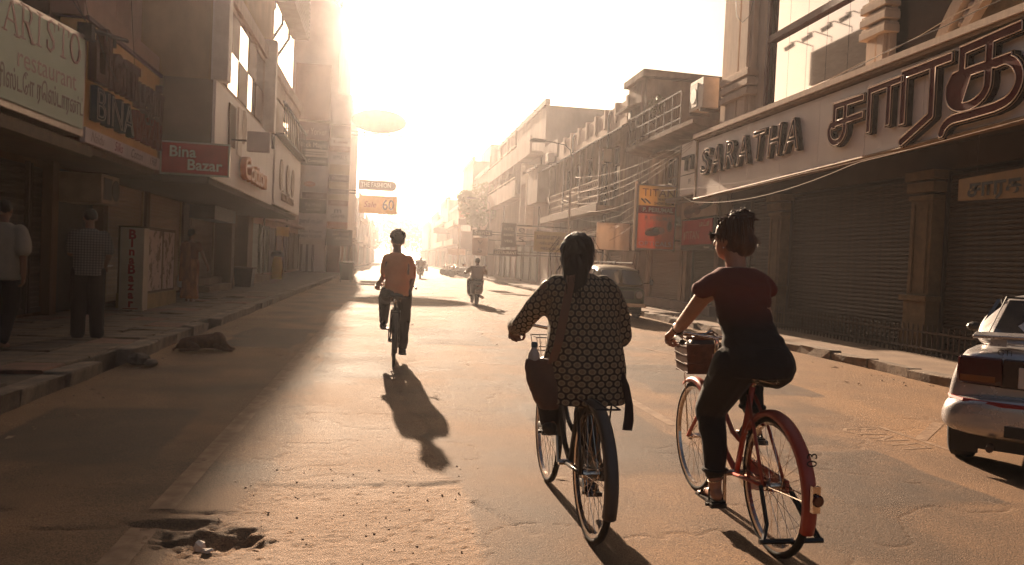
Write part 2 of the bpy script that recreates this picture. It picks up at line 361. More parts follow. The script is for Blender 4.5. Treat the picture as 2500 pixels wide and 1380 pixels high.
for i in range(34):
    for j in range(5):
        if random.random() < 0.06: continue
        x, y = -5.62+j*0.525+random.uniform(-.012, .012), 4.6+i*0.61+random.uniform(-.012, .012)+(0.3 if j % 2 else 0)
        k = random.choice([0, 0, 1, 1, 2, 2, 3]) if not (6 < y < 9 and x < -4.2) else random.choice([3, 3, 1])
        if k in first: o = sm[k]; first.discard(k)
        else: o = sm[k].copy(); COL.objects.link(o)
        o.location = (x, y, 0.088+random.uniform(-0.012, 0.008)); o.rotation_euler = (random.uniform(-.018, .018), random.uniform(-.018, .018), random.uniform(-.03, .03)+math.pi*random.randint(0, 1))
def kerb_row(par, x, skip, seed, ys, mat, n0):
    km = [chunk(0.22, 0.93, 0.28, seed+k, 0.022).build('kerb_stone', mat, par) for k in range(3)]
    use = set(range(3)); y = ys[0]
    while y < ys[1]:
        if not any(a < y < b for a, b in skip):
            k = random.randint(0, 2)
            if k in use: o = km[k]; use.discard(k)
            else: o = km[k].copy(); COL.objects.link(o)
            o.location = (x+random.uniform(-.02, .02), y, -0.13+random.uniform(-.02, .012)); o.rotation_euler = (random.uniform(-.03, .03), random.uniform(-.02, .02), random.uniform(-.03, .03)+math.pi*random.randint(0, 1))
        y += 0.96
    for k in use: bpy.data.objects.remove(km[k])
kerb_row(pl, -3.11, [(9.0, 10.1), (13.6, 14.2)], 40, (3.6, 62), KERB, 0)
kerb_row(pr, 7.61, [(15.2, 15.7)], 60, (3.6, 62), KERB, 0)
# loose stones, litter and dead leaves (each small, countless)
ST = M('rubble_stone', (0.30, 0.24, 0.18), 0.9, (0.16, 0.12, 0.09), scale=9, bump=0.5, bscale=30)
mb = MB()
rr_ = random.Random(5)
for i in range(420):
    side = rr_.random()
    if side < 0.4: x, y = rr_.gauss(-2.75, 0.16), rr_.uniform(4, 32)
    elif side < 0.75: x, y = rr_.gauss(7.2, 0.22), rr_.uniform(6, 36)
    else: x, y = rr_.uniform(-1.0, 0.5)+rr_.gauss(0, .2), rr_.uniform(3.2, 5.2)
    if x < -2.98 or x > 7.45: continue
    s_ = rr_.uniform(0.005, 0.016)*(1.0 if side < 0.75 else 0.5)
    z = float(road_h(x, y)[0]); mb.ell((x, y, z+s_*0.3), (s_, s_*rr_.uniform(.6, 1.2), s_*0.6), 6, 4)
o = mb.build('gravel', ST, smooth=False, kind='stuff'); tag(o, 'loose grit and small stones scattered over the worn road and along both gutters', 'gravel')
LEAF = M('dry_litter', (0.40, 0.33, 0.25), 0.9, (0.20, 0.13, 0.08), scale=7)
mb = MB()
for i in range(150):
    x = rr_.choice([rr_.gauss(-2.6, 0.25), rr_.gauss(6.6, 0.6), rr_.uniform(-2.6, 7)]); y = rr_.uniform(4.5, 34)
    if x < -2.95 or x > 7.4: continue
    a = rr_.uniform(0, 6.28); l = rr_.uniform(.02, .06); z = float(road_h(x, y)[0])+0.006; c, s_ = math.cos(a)*l, math.sin(a)*l; q = 0.4
    mb.add([(x-c, y-s_, z), (x-s_*q, y+c*q, z+rr_.uniform(.004, .02)), (x+c, y+s_, z+rr_.uniform(0, .015)), (x+s_*q, y-c*q, z+0.002)], [(0, 3, 2, 1)])
o = mb.build('litter', LEAF, kind='stuff'); tag(o, 'scraps of paper and dry leaves lying about on the road', 'litter')
# ---------------------------------------------------------------- building materials
CREAM = M('cream_plaster', (0.70, 0.60, 0.49), 0.85, (0.55, 0.45, 0.36), scale=2, bump=0.15, bscale=50, stretch=(2, 2, 0.5))
PALE = M('pale_panel', (0.84, 0.83, 0.80), 0.6, (0.76, 0.74, 0.71), scale=0.8, stretch=(2, 2, 0.4))
TRIM = M('gold_trim', (0.40, 0.29, 0.18), 0.7, (0.24, 0.165, 0.10), scale=3, spec=.2)
STAIN = M('stained_plaster', (0.36, 0.28, 0.22), 0.95, (0.12, 0.095, 0.08), scale=1.1, lo=0.3, hi=0.72, bump=0.3, bscale=30, stretch=(1.3, 1.3, 0.55))
STAIN2 = M('old_ochre_plaster', (0.46, 0.35, 0.24), 0.95, (0.19, 0.14, 0.10), scale=1.3, lo=0.32, hi=0.65, bump=0.3, bscale=30, stretch=(1.3, 1.3, 0.6))
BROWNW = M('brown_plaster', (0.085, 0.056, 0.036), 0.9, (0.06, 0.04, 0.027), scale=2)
OCHRE = M('ochre_stone', (0.18, 0.13, 0.065), 0.85, (0.11, 0.078, 0.04), scale=6, bump=0.3, bscale=40)
CONCR = M('far_concrete', (0.40, 0.33, 0.27), 0.9, (0.26, 0.205, 0.17), scale=0.9, bump=0.2, bscale=20, stretch=(1, 1, 0.5))
CONC2 = M('far_concrete_pink', (0.44, 0.34, 0.29), 0.9, (0.29, 0.22, 0.18), scale=0.7, stretch=(1, 1, 0.5))
WHITE = M('white_paint', (0.74, 0.70, 0.64), 0.6, (0.62, 0.57, 0.50), scale=3)
DARKM = M('dark_metal', (0.035, 0.03, 0.028), 0.5, (0.02, 0.018, 0.016), scale=8)
IRON = M('rusty_iron', (0.10, 0.065, 0.045), 0.75, (0.05, 0.033, 0.025), scale=12)
SHUT = M('shutter_steel', (0.070, 0.046, 0.028), 0.6, (0.022, 0.016, 0.011), scale=1.3, lo=.32, hi=.68, metal=0.0, stretch=(1, 6, 0.6))
SHUT2 = M('shutter_tan', (0.26, 0.175, 0.115), 0.6, (0.17, 0.115, 0.08), scale=3, stretch=(1, 6, 0.6))
SHUT3 = M('shutter_green', (0.16, 0.17, 0.13), 0.6, (0.10, 0.105, 0.08), scale=3, stretch=(1, 6, 0.6))
GLASS = M('dark_window_glass', (0.035, 0.035, 0.035), 0.08, (0.03, 0.03, 0.03), spec=0.9)
MIRG = M('mirror_glass', (0.80, 0.82, 0.84), 0.03, (0.78, 0.80, 0.82), metal=1.0)
FRAME = M('window_frame_paint', (0.30, 0.23, 0.18), 0.7, scale=6)
MAROON = M('maroon_paint', (0.16, 0.055, 0.040), 0.6, scale=5)
RED = M('sign_red', (0.42, 0.028, 0.018), 0.6, (0.30, 0.028, 0.020), scale=2, trans=.2)
YEL = M('sign_yellow', (0.82, 0.62, 0.20), 0.55, (0.70, 0.50, 0.15), scale=2, trans=.3)
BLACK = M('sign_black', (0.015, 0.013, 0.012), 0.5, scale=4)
WLET = M('sign_white_letter', (0.72, 0.68, 0.62), 0.5, scale=4)
ORANGE = M('sign_orange', (0.60, 0.22, 0.07), 0.5, (0.48, 0.16, 0.05), scale=2)

def wall_x(name, mat, par, X, y0, y1, z0, z1, holes=(), depth=0.18, side=-1, **kw):
    """wall sheet at x=X with recessed openings; side is the direction the face looks at"""
    ys = sorted({y0, y1, *[h[0] for h in holes], *[h[1] for h in holes]}); zs = sorted({z0, z1, *[h[2] for h in holes], *[h[3] for h in holes]})
    m = MB(); B = X-side*depth
    for i in range(len(ys)-1):
        for k in range(len(zs)-1):
            cy, cz = (ys[i]+ys[i+1])/2, (zs[k]+zs[k+1])/2
            if any(h[0] < cy < h[1] and h[2] < cz < h[3] for h in holes): continue
            m.add([(X, ys[i], zs[k]), (X, ys[i+1], zs[k]), (X, ys[i+1], zs[k+1]), (X, ys[i], zs[k+1])], [(0, 1, 2, 3)])
    for a, b, c, d in holes:
        m.add([(X, a, c), (X, b, c), (X, b, d), (X, a, d), (B, a, c), (B, b, c), (B, b, d), (B, a, d)], [(0, 1, 5, 4), (1, 2, 6, 5), (2, 3, 7, 6), (3, 0, 4, 7)])
    return m.build(name, mat, par, **kw)
def window(par, X, y0, y1, z0, z1, side, depth=0.15, nx=2, nz=1, fm=None, gm=None):
    """a frame with mullions set into an opening; the pane is its sub-part"""
    B = X-side*depth; m = MB(); t = 0.05; d = 0.03
    for a, b, c, e in ((y0, y0+t, z0, z1), (y1-t, y1, z0, z1), (y0+t, y1-t, z0, z0+t), (y0+t, y1-t, z1-t, z1)): m.box(B-d, B+d, a, b, c, e)
    for k in range(1, nx): yy = y0+(y1-y0)*k/nx; m.box(B-d*.8, B+d*.8, yy-.02, yy+.02, z0+t, z1-t)
    for k in range(1, nz): zz = z0+(z1-z0)*k/nz; m.box(B-d*.7, B+d*.7, y0+t, y1-t, zz-.02, zz+.02)
    f = m.build('window', fm or FRAME, par)
    box('pane', gm or GLASS, f, B-0.006, B+0.006, y0+t*.5, y1-t*.5, z0+t*.5, z1-t*.5); return f
_slat = {}
def shutter(par, X, y0, y1, z0, z1, side, mat, pitch=0.075, slats=True, frame=True):
    """rolling shutter: guide rails and bottom bar, with every slat a sub-part (or one corrugated sheet when far)"""
    m = MB()
    if frame:
        for a in (y0-0.05, y1): m.box(X, X+side*0.07, a, a+0.05, z0, z1)
    m.box(X+side*0.005, X+side*0.05, y0, y1, z0, z0+0.09)
    s = m.build('shutter', mat, par); n = int((z1-z0-0.09)/pitch); w_ = y1-y0-0.006
    prof = [(0, 0), (0.016, 0.012), (0.020, pitch*0.5), (0.012, pitch-0.012), (0, pitch-0.003), (-0.01, pitch-0.003), (-0.01, 0)]
    if slats:
        key = (round(w_, 3), pitch, side, mat.name)
        for k in range(n):
            if key not in _slat:
                q = MB().prism([(side*a, b) for a, b in prof], 0, w_, 'Y'); o = q.build('slat', mat, None); o.parent = s; _slat[key] = o.data
            else:
                o = bpy.data.objects.new('slat', _slat[key]); COL.objects.link(o); o.parent = s
            o0 = s['_o']; o.location = (X-o0[0]+side*random.uniform(0, .002), y0+0.003-o0[1], z0+0.09+k*pitch-o0[2])
    else:
        q = MB(); pts = []
        for k in range(n): pts += [(X+side*0.0, z0+.09+k*pitch), (X+side*0.022, z0+.09+(k+.35)*pitch), (X+side*0.022, z0+.09+(k+.65)*pitch)]
        pts.append((X, z0+.09+n*pitch)); vs = [(x, y0, z) for x, z in pts]+[(x, y1, z) for x, z in pts]; L_ = len(pts)
        q.add(vs, [(i, i+1, L_+i+1, L_+i) for i in range(L_-1)]); q.build('curtain', mat, s)
    return s

# ================================================================ SARATHA store (near right)
sa = thing('store_building', 'cream textile store with long lettered fascia, pilasters and dark rolling shutters', 'building', (9.9, 13, 0.12))
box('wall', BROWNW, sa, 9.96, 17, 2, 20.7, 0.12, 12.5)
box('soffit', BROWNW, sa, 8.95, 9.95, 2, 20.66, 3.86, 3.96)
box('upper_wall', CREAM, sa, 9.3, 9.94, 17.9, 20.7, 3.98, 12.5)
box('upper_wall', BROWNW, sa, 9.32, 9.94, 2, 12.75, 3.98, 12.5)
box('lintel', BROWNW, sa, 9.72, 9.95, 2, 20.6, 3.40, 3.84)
# ground floor columns, each with base, shaft panels and capital
for yc in (17.5, 12.3, 6.6):
    m = MB(); a, b = yc-0.30, yc+0.30
    m.box(9.42, 9.95, a, b, 0.12, 1.05); m.box(9.38, 9.95, a-.04, b+.04, 0.12, 0.5); m.box(9.36, 9.95, a-.06, b+.06, 1.05, 1.15)
    m.box(9.46, 9.95, a+.02, b-.02, 1.15, 2.86); m.box(9.43, 9.46, a+.10, a+.16, 1.2, 2.8); m.box(9.43, 9.46, b-.16, b-.10, 1.2, 2.8)
    m.box(9.43, 9.95, a-.02, b+.02, 2.86, 2.95); m.box(9.40, 9.95, a-.05, b+.05, 3.0, 3.18); m.box(9.37, 9.95, a-.08, b+.08, 3.22, 3.38)
    m.build('column', OCHRE, sa, bevel=0.008)
shutter(sa, 9.74, 12.68, 17.12, 0.16, 3.36, -1, SHUT, 0.085)
shutter(sa, 9.74, 7.0, 11.92, 0.16, 3.36, -1, SHUT, 0.085)
shutter(sa, 9.74, 17.86, 19.2, 0.16, 3.36, -1, SHUT, 0.085)
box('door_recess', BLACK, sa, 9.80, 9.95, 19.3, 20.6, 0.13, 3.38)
# facade pilasters with three stepped bands
def pilaster(y0, y1, zb=4.9, zt=12.4):
    w_ = y1-y0; m = MB()
    m.box(9.14, 9.30, y0+w_*.28, y1-w_*.02, zb, zt); m.box(9.06, 9.14, y0+w_*.34, y1-w_*.45, zb, zt); m.box(9.10, 9.14, y0+w_*.62, y1-w_*.12, zb, zt)
    for z in (6.05, 6.30, 6.55): m.box(8.98, 9.31, y0+w_*.22, y1-w_*.0, z, z+0.15); m.box(9.0, 9.31, y0+w_*.22+.02, y1-.03, z+0.15, z+0.20)
    m.build('pilaster', CREAM, sa, bevel=0.012)
    for a in (0.66,):
        q = MB(); 
        for i in range(3):
            for j in range(3): q.ell((9.13, y0+w_*a+0.02+i*.07, 5.62+j*.07), (.02, .034, .034), 8, 5)
        q.build('carved_block', CREAM, sa)
pilaster(18.0, 20.1)
pilaster(12.75, 13.75)
# curtain glass: four bays of tall mirror panes with a heavy cross rail
cg = MB()
for z in (4.9, 7.22, 9.9): cg.box(9.24, 9.42, 13.76, 17.98, z, z+0.16)
for y in (13.74, 17.90): cg.box(9.22, 9.42, y, y+0.10, 4.9, 12.4)
cw = cg.build('curtain_wall', MAROON, sa)
for za, zb in ((5.06, 7.22), (7.38, 9.9), (10.06, 12.4)):
    for k in range(5):
        a = 13.84+k*0.812; o = box('pane', MIRG, cw, 9.345, 9.375, a+.006, a+.806, za, zb)
# big round arch with a bead course
m = MB(); n = 40; yc, zc = 9.4, 4.3
for r0, r1, x in ((2.67, 2.44, 9.10), (2.22, 2.06, 9.12)):
    rings = []
    for k in range(n+1):
        a = math.pi*k/n; c, s_ = math.cos(a), math.sin(a)
        rings.append([(x, yc+r0*c, zc+r0*s_), (x, yc+r1*c, zc+r1*s_), (9.33, yc+r1*c, zc+r1*s_), (9.33, yc+r0*c, zc+r0*s_)])
    m.loft(rings)
ar = m.build('arch', CREAM, sa)
q = MB()
for k in range(47):
    a = math.pi*(k+.5)/47; q.ell((9.24, yc+2.33*math.cos(a), zc+2.33*math.sin(a)), (.09, .075, .075), 8, 5)
q.build('bead_course', CREAM, ar, smooth=True)
m = MB(); pts = [(yc+2.06*math.cos(math.pi*k/24), zc+2.06*math.sin(math.pi*k/24)) for k in range(25)]
m.prism(pts, 9.27, 9.31, 'X'); m.build('arch_panel', OCHRE, ar)
# fascia: backing, six clad panels, golden trims
def fz(y): return 3.49+(3.83-3.49)*(20.8-y)/(20.8-6.0)      # the lower edge climbs a little towards the viewer
fa = thing('fascia_sign', 'long cream fascia sign reading SARATHA with huge maroon Tamil neon letters', 'sign', (8.8, 14, 4.3))
MB().hexa([(8.74, 4, fz(4)), (8.74, 20.72, fz(20.72)), (8.74, 20.72, 5.14), (8.74, 4, 5.14)], [(9.0, 4, fz(4)), (9.0, 20.72, fz(20.72)), (9.0, 20.72, 5.14), (9.0, 4, 5.14)]).build('backing', TRIM, fa)
ye = 20.70
while ye > 4.4:
    a = max(4.0, ye-1.55); a2 = a+0.012
    MB().hexa([(8.70, a2, fz(a2)+.03), (8.70, ye, fz(ye)+.03), (8.70, ye, 5.10), (8.70, a2, 5.10)], [(8.738, a2, fz(a2)+.03), (8.738, ye, fz(ye)+.03), (8.738, ye, 5.10), (8.738, a2, 5.10)]).build('panel', PALE, fa); ye = a
box('top_trim', TRIM, fa, 8.60, 9.05, 4, 20.78, 5.145, 5.21); box('top_trim', CREAM, fa, 8.56, 9.3, 4, 20.82, 5.213, 5.33)
MB().tube([(8.66, 4, fz(4)-.02), (8.66, 20.76, fz(20.76)-.02)], 0.036, 6).build('bottom_trim', TRIM, fa)
box('end_trim', TRIM, fa, 8.66, 8.74, 20.724, 20.80, 3.5, 5.14)
# ================================================================ old stained house with terrace (behind the store)
th = thing('old_house', 'soot-stained old house with roof terrace, iron railing and rolling shutters beside the store', 'building', (9.5, 24, 0.12))
wall_x('wall', STAIN2, th, 9.5, 20.74, 27.2, 3.72, 5.62, [(22.1, 23.3, 4.0, 5.3), (24.2, 25.5, 3.9, 5.3)])
box('wall', STAIN, th, 9.7, 17, 20.74, 27.2, 0.12, 5.6)
for a, b in ((22.1, 23.3), (24.2, 25.5)): window(th, 9.5, a, b, 4.0 if a < 23 else 3.9, 5.3, -1, nx=3, nz=2)
box('sunshade', STAIN, th, 8.95, 9.5, 23.9, 25.8, 5.32, 5.40)
box('ledge', STAIN, th, 9.0, 9.7, 20.74, 27.2, 3.62, 3.74)
MB().prism([(8.5, 5.78), (8.5, 5.66), (9.6, 5.44), (9.6, 5.78)], 20.74, 27.0, 'Y').build('roof_slab', STAIN, th)
rl = box('railing', IRON, th, 8.56, 8.60, 21.88, 26.82, 5.79, 5.83)
for y in np.linspace(21.9, 26.8, 8): box('post', IRON, rl, 8.562, 8.598, y-.02, y+.02, 5.831, 6.85)
for z in (6.0, 6.4, 6.83): box('rail', IRON, rl, 8.565, 8.595, 21.9, 26.8, z-.02, z+.02)
for y in np.linspace(22.1, 26.7, 30): MB().cyl((8.58, y, 6.0), (8.58, y, 6.82), .009, n=5).build('bar', IRON, rl)
for (a, b, mt, px) in ((21.2, 22.9, SHUT3, 9.68), (24.0, 26.7, SHUT2, 9.68)):
    shutter(th, px, a, b, 0.42, 2.9, -1, mt, 0.085)
box('plinth', CONCR, th, 9.3, 9.7, 20.74, 27.2, 0.125, 0.40)
for y in (20.95, 23.3, 23.65, 26.95): box('pier', STAIN2, th, 9.52, 9.7, y-.13, y+.13, 0.40, 3.62)
box('shutter_box', DARKM, th, 9.56, 9.7, 21.1, 26.8, 2.92, 3.2)
# tall stained block behind it
tb = thing('stained_block', 'tall rain-blackened plaster block rising behind the roof terrace', 'building', (9.3, 28, 0.12))
wall_x('wall', STAIN, tb, 9.3, 27.25, 29.4, 0.12, 8.55, [(27.9, 28.8, 4.4, 5.9)])
window(tb, 9.3, 27.9, 28.8, 4.4, 5.9, -1, nx=2, nz=2)
MB().hexa([(9.301, 27.25, .12), (16, 27.25, .12), (16, 29.4, .12), (9.301, 29.4, .12)], [(9.301, 27.25, 8.5), (16, 27.25, 8.5), (16, 29.4, 8.5), (9.301, 29.4, 8.5)]).build('gable_wall', STAIN, tb)
MB().hexa([(9.1, 27.1, 8.56), (16, 27.1, 8.56), (16, 29.5, 8.56), (9.1, 29.5, 8.56)], [(9.1, 27.1, 8.82), (16, 27.1, 8.70), (16, 29.5, 8.70), (9.1, 29.5, 8.82)]).build('parapet', STAIN, tb, bevel=.01)
MB().prism([(8.7, 7.42), (9.3, 7.62), (9.3, 7.72), (8.7, 7.50)], 27.6, 29.2, 'Y').build('sunshade', STAIN, tb)
box('drainpipe', CONCR, tb, 9.2, 9.28, 27.5, 27.58, 1, 8.4)
for z, y in ((6.9, 27.9), (5.9, 28.2), (7.3, 28.9)): box('vent', BLACK, tb, 9.24, 9.296, y, y+.25, z, z+.35)

# ================================================================ veranda house with lattice balcony
vh = thing('veranda_house', 'old house with long wooden veranda, sloping tin eave and white lattice balcony', 'building', (9.3, 36, 0.12))
wall_x('wall', STAIN2, vh, 9.3, 29.42, 42.2, 3.9, 7.2, [(30.2, 31.4, 4.3, 6.5), (32.3, 33.5, 4.0, 6.5), (34.4, 35.6, 4.3, 6.5), (36.6, 37.8, 4.0, 6.5), (38.8, 40.0, 4.3, 6.5)])
for a in (30.2, 32.3, 34.4, 36.6, 38.8): window(vh, 9.3, a, a+1.2, 4.0 if a in (32.3, 36.6) else 4.3, 6.5, -1, nx=2, nz=3, fm=FRAME)
box('wall', STAIN, vh, 9.6, 16, 29.45, 42.2, 0.12, 8.0)
MB().prism([(8.3, 6.62), (8.3, 6.58), (9.35, 7.18), (9.35, 7.22)], 26.9, 42.6, 'Y').build('roof', M('tin_roof', (.20, .15, .12), .7, (.09, .07, .055), scale=4, stretch=(1, 8, 1)), vh)
pa = MB()
pa.box(9.28, 9.6, 29.42, 42.2, 7.24, 7.5)
for y in np.arange(29.5, 42, 1.57): pa.box(9.25, 9.6, y-.12, y+.12, 7.5, 8.35)
pw = pa.build('parapet', CREAM, vh)
for y in np.arange(29.5, 40.9, 1.57): box('parapet_panel', CREAM, pw, 9.33, 9.5, y+.121, y+1.449, 7.5, 8.22)
box('balcony_floor', STAIN2, vh, 8.35, 9.3, 29.9, 41.2, 3.72, 3.92)
box('floor_edge', FRAME, vh, 8.28, 8.35, 29.85, 41.25, 3.66, 3.98)
for y in (30.1, 33.3, 36.5, 39.7): MB().box(8.40, 8.50, y-.05, y+.05, 3.93, 6.62).box(8.37, 8.53, y-.08, y+.08, 6.3, 6.38).build('post', FRAME, vh)
for i, y0 in enumerate((30.15, 33.35, 36.55)):
    y1 = y0+3.1; m = MB()
    for z in (4.05, 4.35, 4.70, 5.0): m.box(8.43, 8.47, y0, y1, z-.022, z+.022)
    for z0, z1 in ((4.05, 4.35), (4.70, 5.0)):
        k = y0
        while k < y1-.28: m.tube([(8.45, k, z0), (8.45, k+.28, z1)], .016, 4); m.tube([(8.45, k+.28, z0), (8.45, k, z1)], .016, 4); k += .28
    lt = m.build('lattice_rail', WHITE, vh)
    for k in np.arange(y0+.1, y1, .22): MB().cyl((8.45, k, 4.35), (8.45, k, 4.70), .012, n=4).build('baluster', WHITE, lt)
for (a, b, mt) in ((29.7, 31.8, SHUT2), (32.1, 33.6, WHITE), (34.0, 36.5, MAROON), (36.8, 39.0, SHUT3), (39.2, 41.8, SHUT2)):
    shutter(vh, 9.55, a, b, 0.3, 2.9, -1, mt, 0.11, slats=False)
box('canopy', STAIN, vh, 8.7, 9.6, 29.5, 42, 3.05, 3.16)
for a in (29.6, 31.95, 33.8, 36.65, 39.1, 41.95): box('pier', STAIN2, vh, 9.4, 9.6, a-.1, a+.1, .125, 3.05)
ob = thing('oriel_house', 'plain house with a closed box room jutting over the pavement beyond the lattice balcony', 'building', (9.3, 44, 0.12))
box('wall', CONCR, ob, 9.3, 16, 42.3, 45.7, .12, 8.6); box('box_room', CONCR, ob, 8.3, 9.3, 42.5, 45.6, 4.95, 6.95); box('roof', STAIN, ob, 8.2, 9.3, 42.4, 45.7, 6.95, 7.08)
shutter(ob, 9.26, 42.8, 45.3, .3, 2.9, -1, SHUT2, .11, slats=False)

# ================================================================ long block with balconies
def long_block():
    b = thing('balcony_block', 'long four-storey block with ribbon balconies and a tall white portal frame', 'building', (9.3, 55, 0.12))
    hs = [(y, y+1.6, z, z+1.5) for z in (4.2, 7.3, 9.45) for y in np.arange(52.5, 64.5, 2.4)]+[(47, 48.2, z, z+1.4) for z in (4.4, 7.3)]
    wall_x('wall', CONCR, b, 9.3, 45.8, 66, 0.12, 11.2, hs)
    for h in hs: window(b, 9.3, *h, -1, nx=2, nz=1)
    box('gable_wall', CONCR, b, 9.302, 16, 45.8, 66, .12, 11.18); box('parapet', CONC2, b, 9.2, 9.5, 45.7, 66, 11.2, 11.55)
    for z0, z1 in ((6.2, 7.15), (8.45, 9.35)):
        box('balcony', CONC2, b, 8.5, 9.3, 46.5 if z0 > 7 else 51.6, 66, z0-.2, z0); box('balcony', CONC2, b, 8.5, 8.62, 46.5 if z0 > 7 else 51.6, 66, z0, z1)
        for y in np.arange(52.5, 66, 3.3): box('balcony_post', CONCR, b, 8.52, 8.66, y, y+.14, z1, z1+1.3)
        box('handrail', WHITE, b, 8.48, 8.56, 52, 66, z1+.18, z1+.23)
    m = MB(); m.box(8.8, 9.3, 48.6, 49.1, 3.7, 7.3); m.box(8.8, 9.3, 50.7, 51.2, 3.7, 8.2); m.box(8.8, 9.3, 49.1, 50.7, 6.7, 7.3); m.box(8.75, 9.3, 49.2, 50.4, 7.6, 7.9)
    m.build('portal_frame', WHITE, b)
    for y in np.arange(46.2, 65, 2.7): shutter(b, 9.27, y, y+2.2, .3, 2.9, -1, random.choice([SHUT2, SHUT3, MAROON, SHUT]), .12, slats=False)
    for k in range(7): MB().cyl((8.5-.9, 49+k*2.3, 11.45), (9.3, 49+k*2.3, 11.45), .03, n=5).build('roof_spike', IRON, b)
long_block()
# ================================================================ more distant houses, both sides
def house(name, label, side, X, y0, y1, h, mat, floors, seed, back=9, shut=True, balc=False, grp=None):
    r = random.Random(seed); b = thing(name, label, 'building', (X, (y0+y1)/2, 0.12), grp)
    hs = []; fh = (h-3.3)/max(1, floors); n = max(1, int((y1-y0)/2.6)); st = (y1-y0)/n
    for f in range(floors):
        for k in range(n):
            if r.random() < .85: hs.append((y0+k*st+st*.22, y0+k*st+st*.78, 3.5+f*fh+fh*.22, 3.5+f*fh+fh*.78))
    wall_x('wall', mat, b, X, y0, y1, .12, h, hs, side=side)
    for q in hs: window(b, X, *q, side, nx=2)
    e = X-side*back; MB().box(X-side*.004, e, y0, y1, .12, h-.01).build('side_wall', mat, b)
    box('parapet', mat, b, X+side*.08, X-side*.25, y0-.05, y1-.05, h, h+.45)
    box('ledge', mat, b, X, X+side*.5, y0+.05, y1-.05, 3.15, 3.28)
    if balc:
        for f in range(floors): box('balcony', CREAM, b, X, X+side*.75, y0+.3, y1-.3, 3.4+f*fh, 3.52+f*fh); box('balcony', CREAM, b, X+side*.66, X+side*.74, y0+.3, y1-.3, 3.52+f*fh, 4.2+f*fh)
    if shut:
        for k in range(n): shutter(b, X+side*.03, y0+k*st+.2, y0+(k+1)*st-.2, .3, 2.8, side, r.choice([SHUT2, SHUT3, SHUT, MAROON]), .14, slats=False)
    r_ = r.random()
    if r_ < .6: box('roof_room', mat, b, X-side*2, X-side*5, y0+1, y1-2, h, h+2.1)
    else: MB().lathe([(.0, 0), (.7, 0), (.7, 1.2), (.3, 1.45), (0, 1.5)], (X-side*3, (y0+y1)/2, h+.3), 'Z', 12).build('water_tank', DARKM, b)
    return b
far_r = [(9.3, 71.5, 84, 10.2, CONC2, 2, True, 'pinkish concrete house just past the street tree on the sunny side'), (9.1, 84.2, 96, 12.6, CONCR, 3, False, 'tall square grey house standing above the tree on the sunny side'),
         (8.9, 96.2, 112, 8.2, CONC2, 2, True, 'two-storey house with balconies carrying a roof sign in the haze'), (8.7, 112.2, 130, 10.4, CONCR, 2, True, 'hazy three-storey house beyond the roof sign on the sunny side'),
         (8.3, 130.2, 150, 9.2, CONC2, 2, False, 'pale hazed house second from the far end on the sunny side'), (7.9, 150.2, 178, 8.6, CONCR, 2, False, 'last pale house fading out at the end of the sunny side')]
for i, (X, a, b, h, mt, fl, bal, lab) in enumerate(far_r): house('far_house', lab, -1, X, a, b, h, mt, fl, 100+i, balc=bal, grp='houses down the sunny side')
# ================================================================ LEFT: restaurant house
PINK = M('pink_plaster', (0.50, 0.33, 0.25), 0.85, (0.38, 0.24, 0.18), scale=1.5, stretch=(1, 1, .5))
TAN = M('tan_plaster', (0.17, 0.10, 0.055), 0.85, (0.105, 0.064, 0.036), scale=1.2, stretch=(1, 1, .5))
MINT = M('mint_sign', (0.52, 0.66, 0.52), 0.6, (0.45, 0.57, 0.44), scale=1.2)
ALU = M('aluminium_edge', (0.55, 0.50, 0.46), 0.35, (0.42, 0.38, 0.34), scale=10, metal=0.6)
la = thing('restaurant_house', 'shaded house behind the big mint restaurant sign at the near left', 'building', (-5.6, 9, .12))
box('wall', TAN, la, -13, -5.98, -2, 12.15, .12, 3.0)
wall_x('upper_wall', TAN, la, -5.0, -2, 12.15, 3.0, 9.5, [(y, y+1.1, 5.2, 7.2) for y in (4.0, 6.2, 8.4, 10.5)], side=1)
for y in (4.0, 6.2, 8.4, 10.5): window(la, -5.0, y, y+1.1, 5.2, 7.2, 1, nx=2, nz=2)
box('side_wall', TAN, la, -13, -5.01, -2, 12.15, 3.0, 9.48)
box('soffit', TAN, la, -5.98, -4.55, -2, 12.15, 2.72, 2.86); box('soffit_lip', OCHRE, la, -4.55, -4.35, 2, 12.1, 2.68, 2.84)
shl = shutter(la, -5.90, 4.6, 8.4, .2, 2.7, 1, SHUT, .085)
shm = shutter(la, -5.90, 8.9, 13.6, .2, 2.72, 1, SHUT, .085)
for y in (8.65,): box('pier', TAN, la, -5.98, -5.75, y-.2, y+.2, .12, 2.7)
for s_, y, z in (('BINA', 11.9, 2.05), ('BAZAR', 11.4, 1.35)): lettering(s_, M('faded_red_paint', (.50, .06, .04), .8, (.24, .04, .03), scale=9), la, (-5.872, y, z), .72, 'E', name='painted_lettering', fit=1.9 if s_ == 'BINA' else 3.0, bold=.02, sy=1.05)
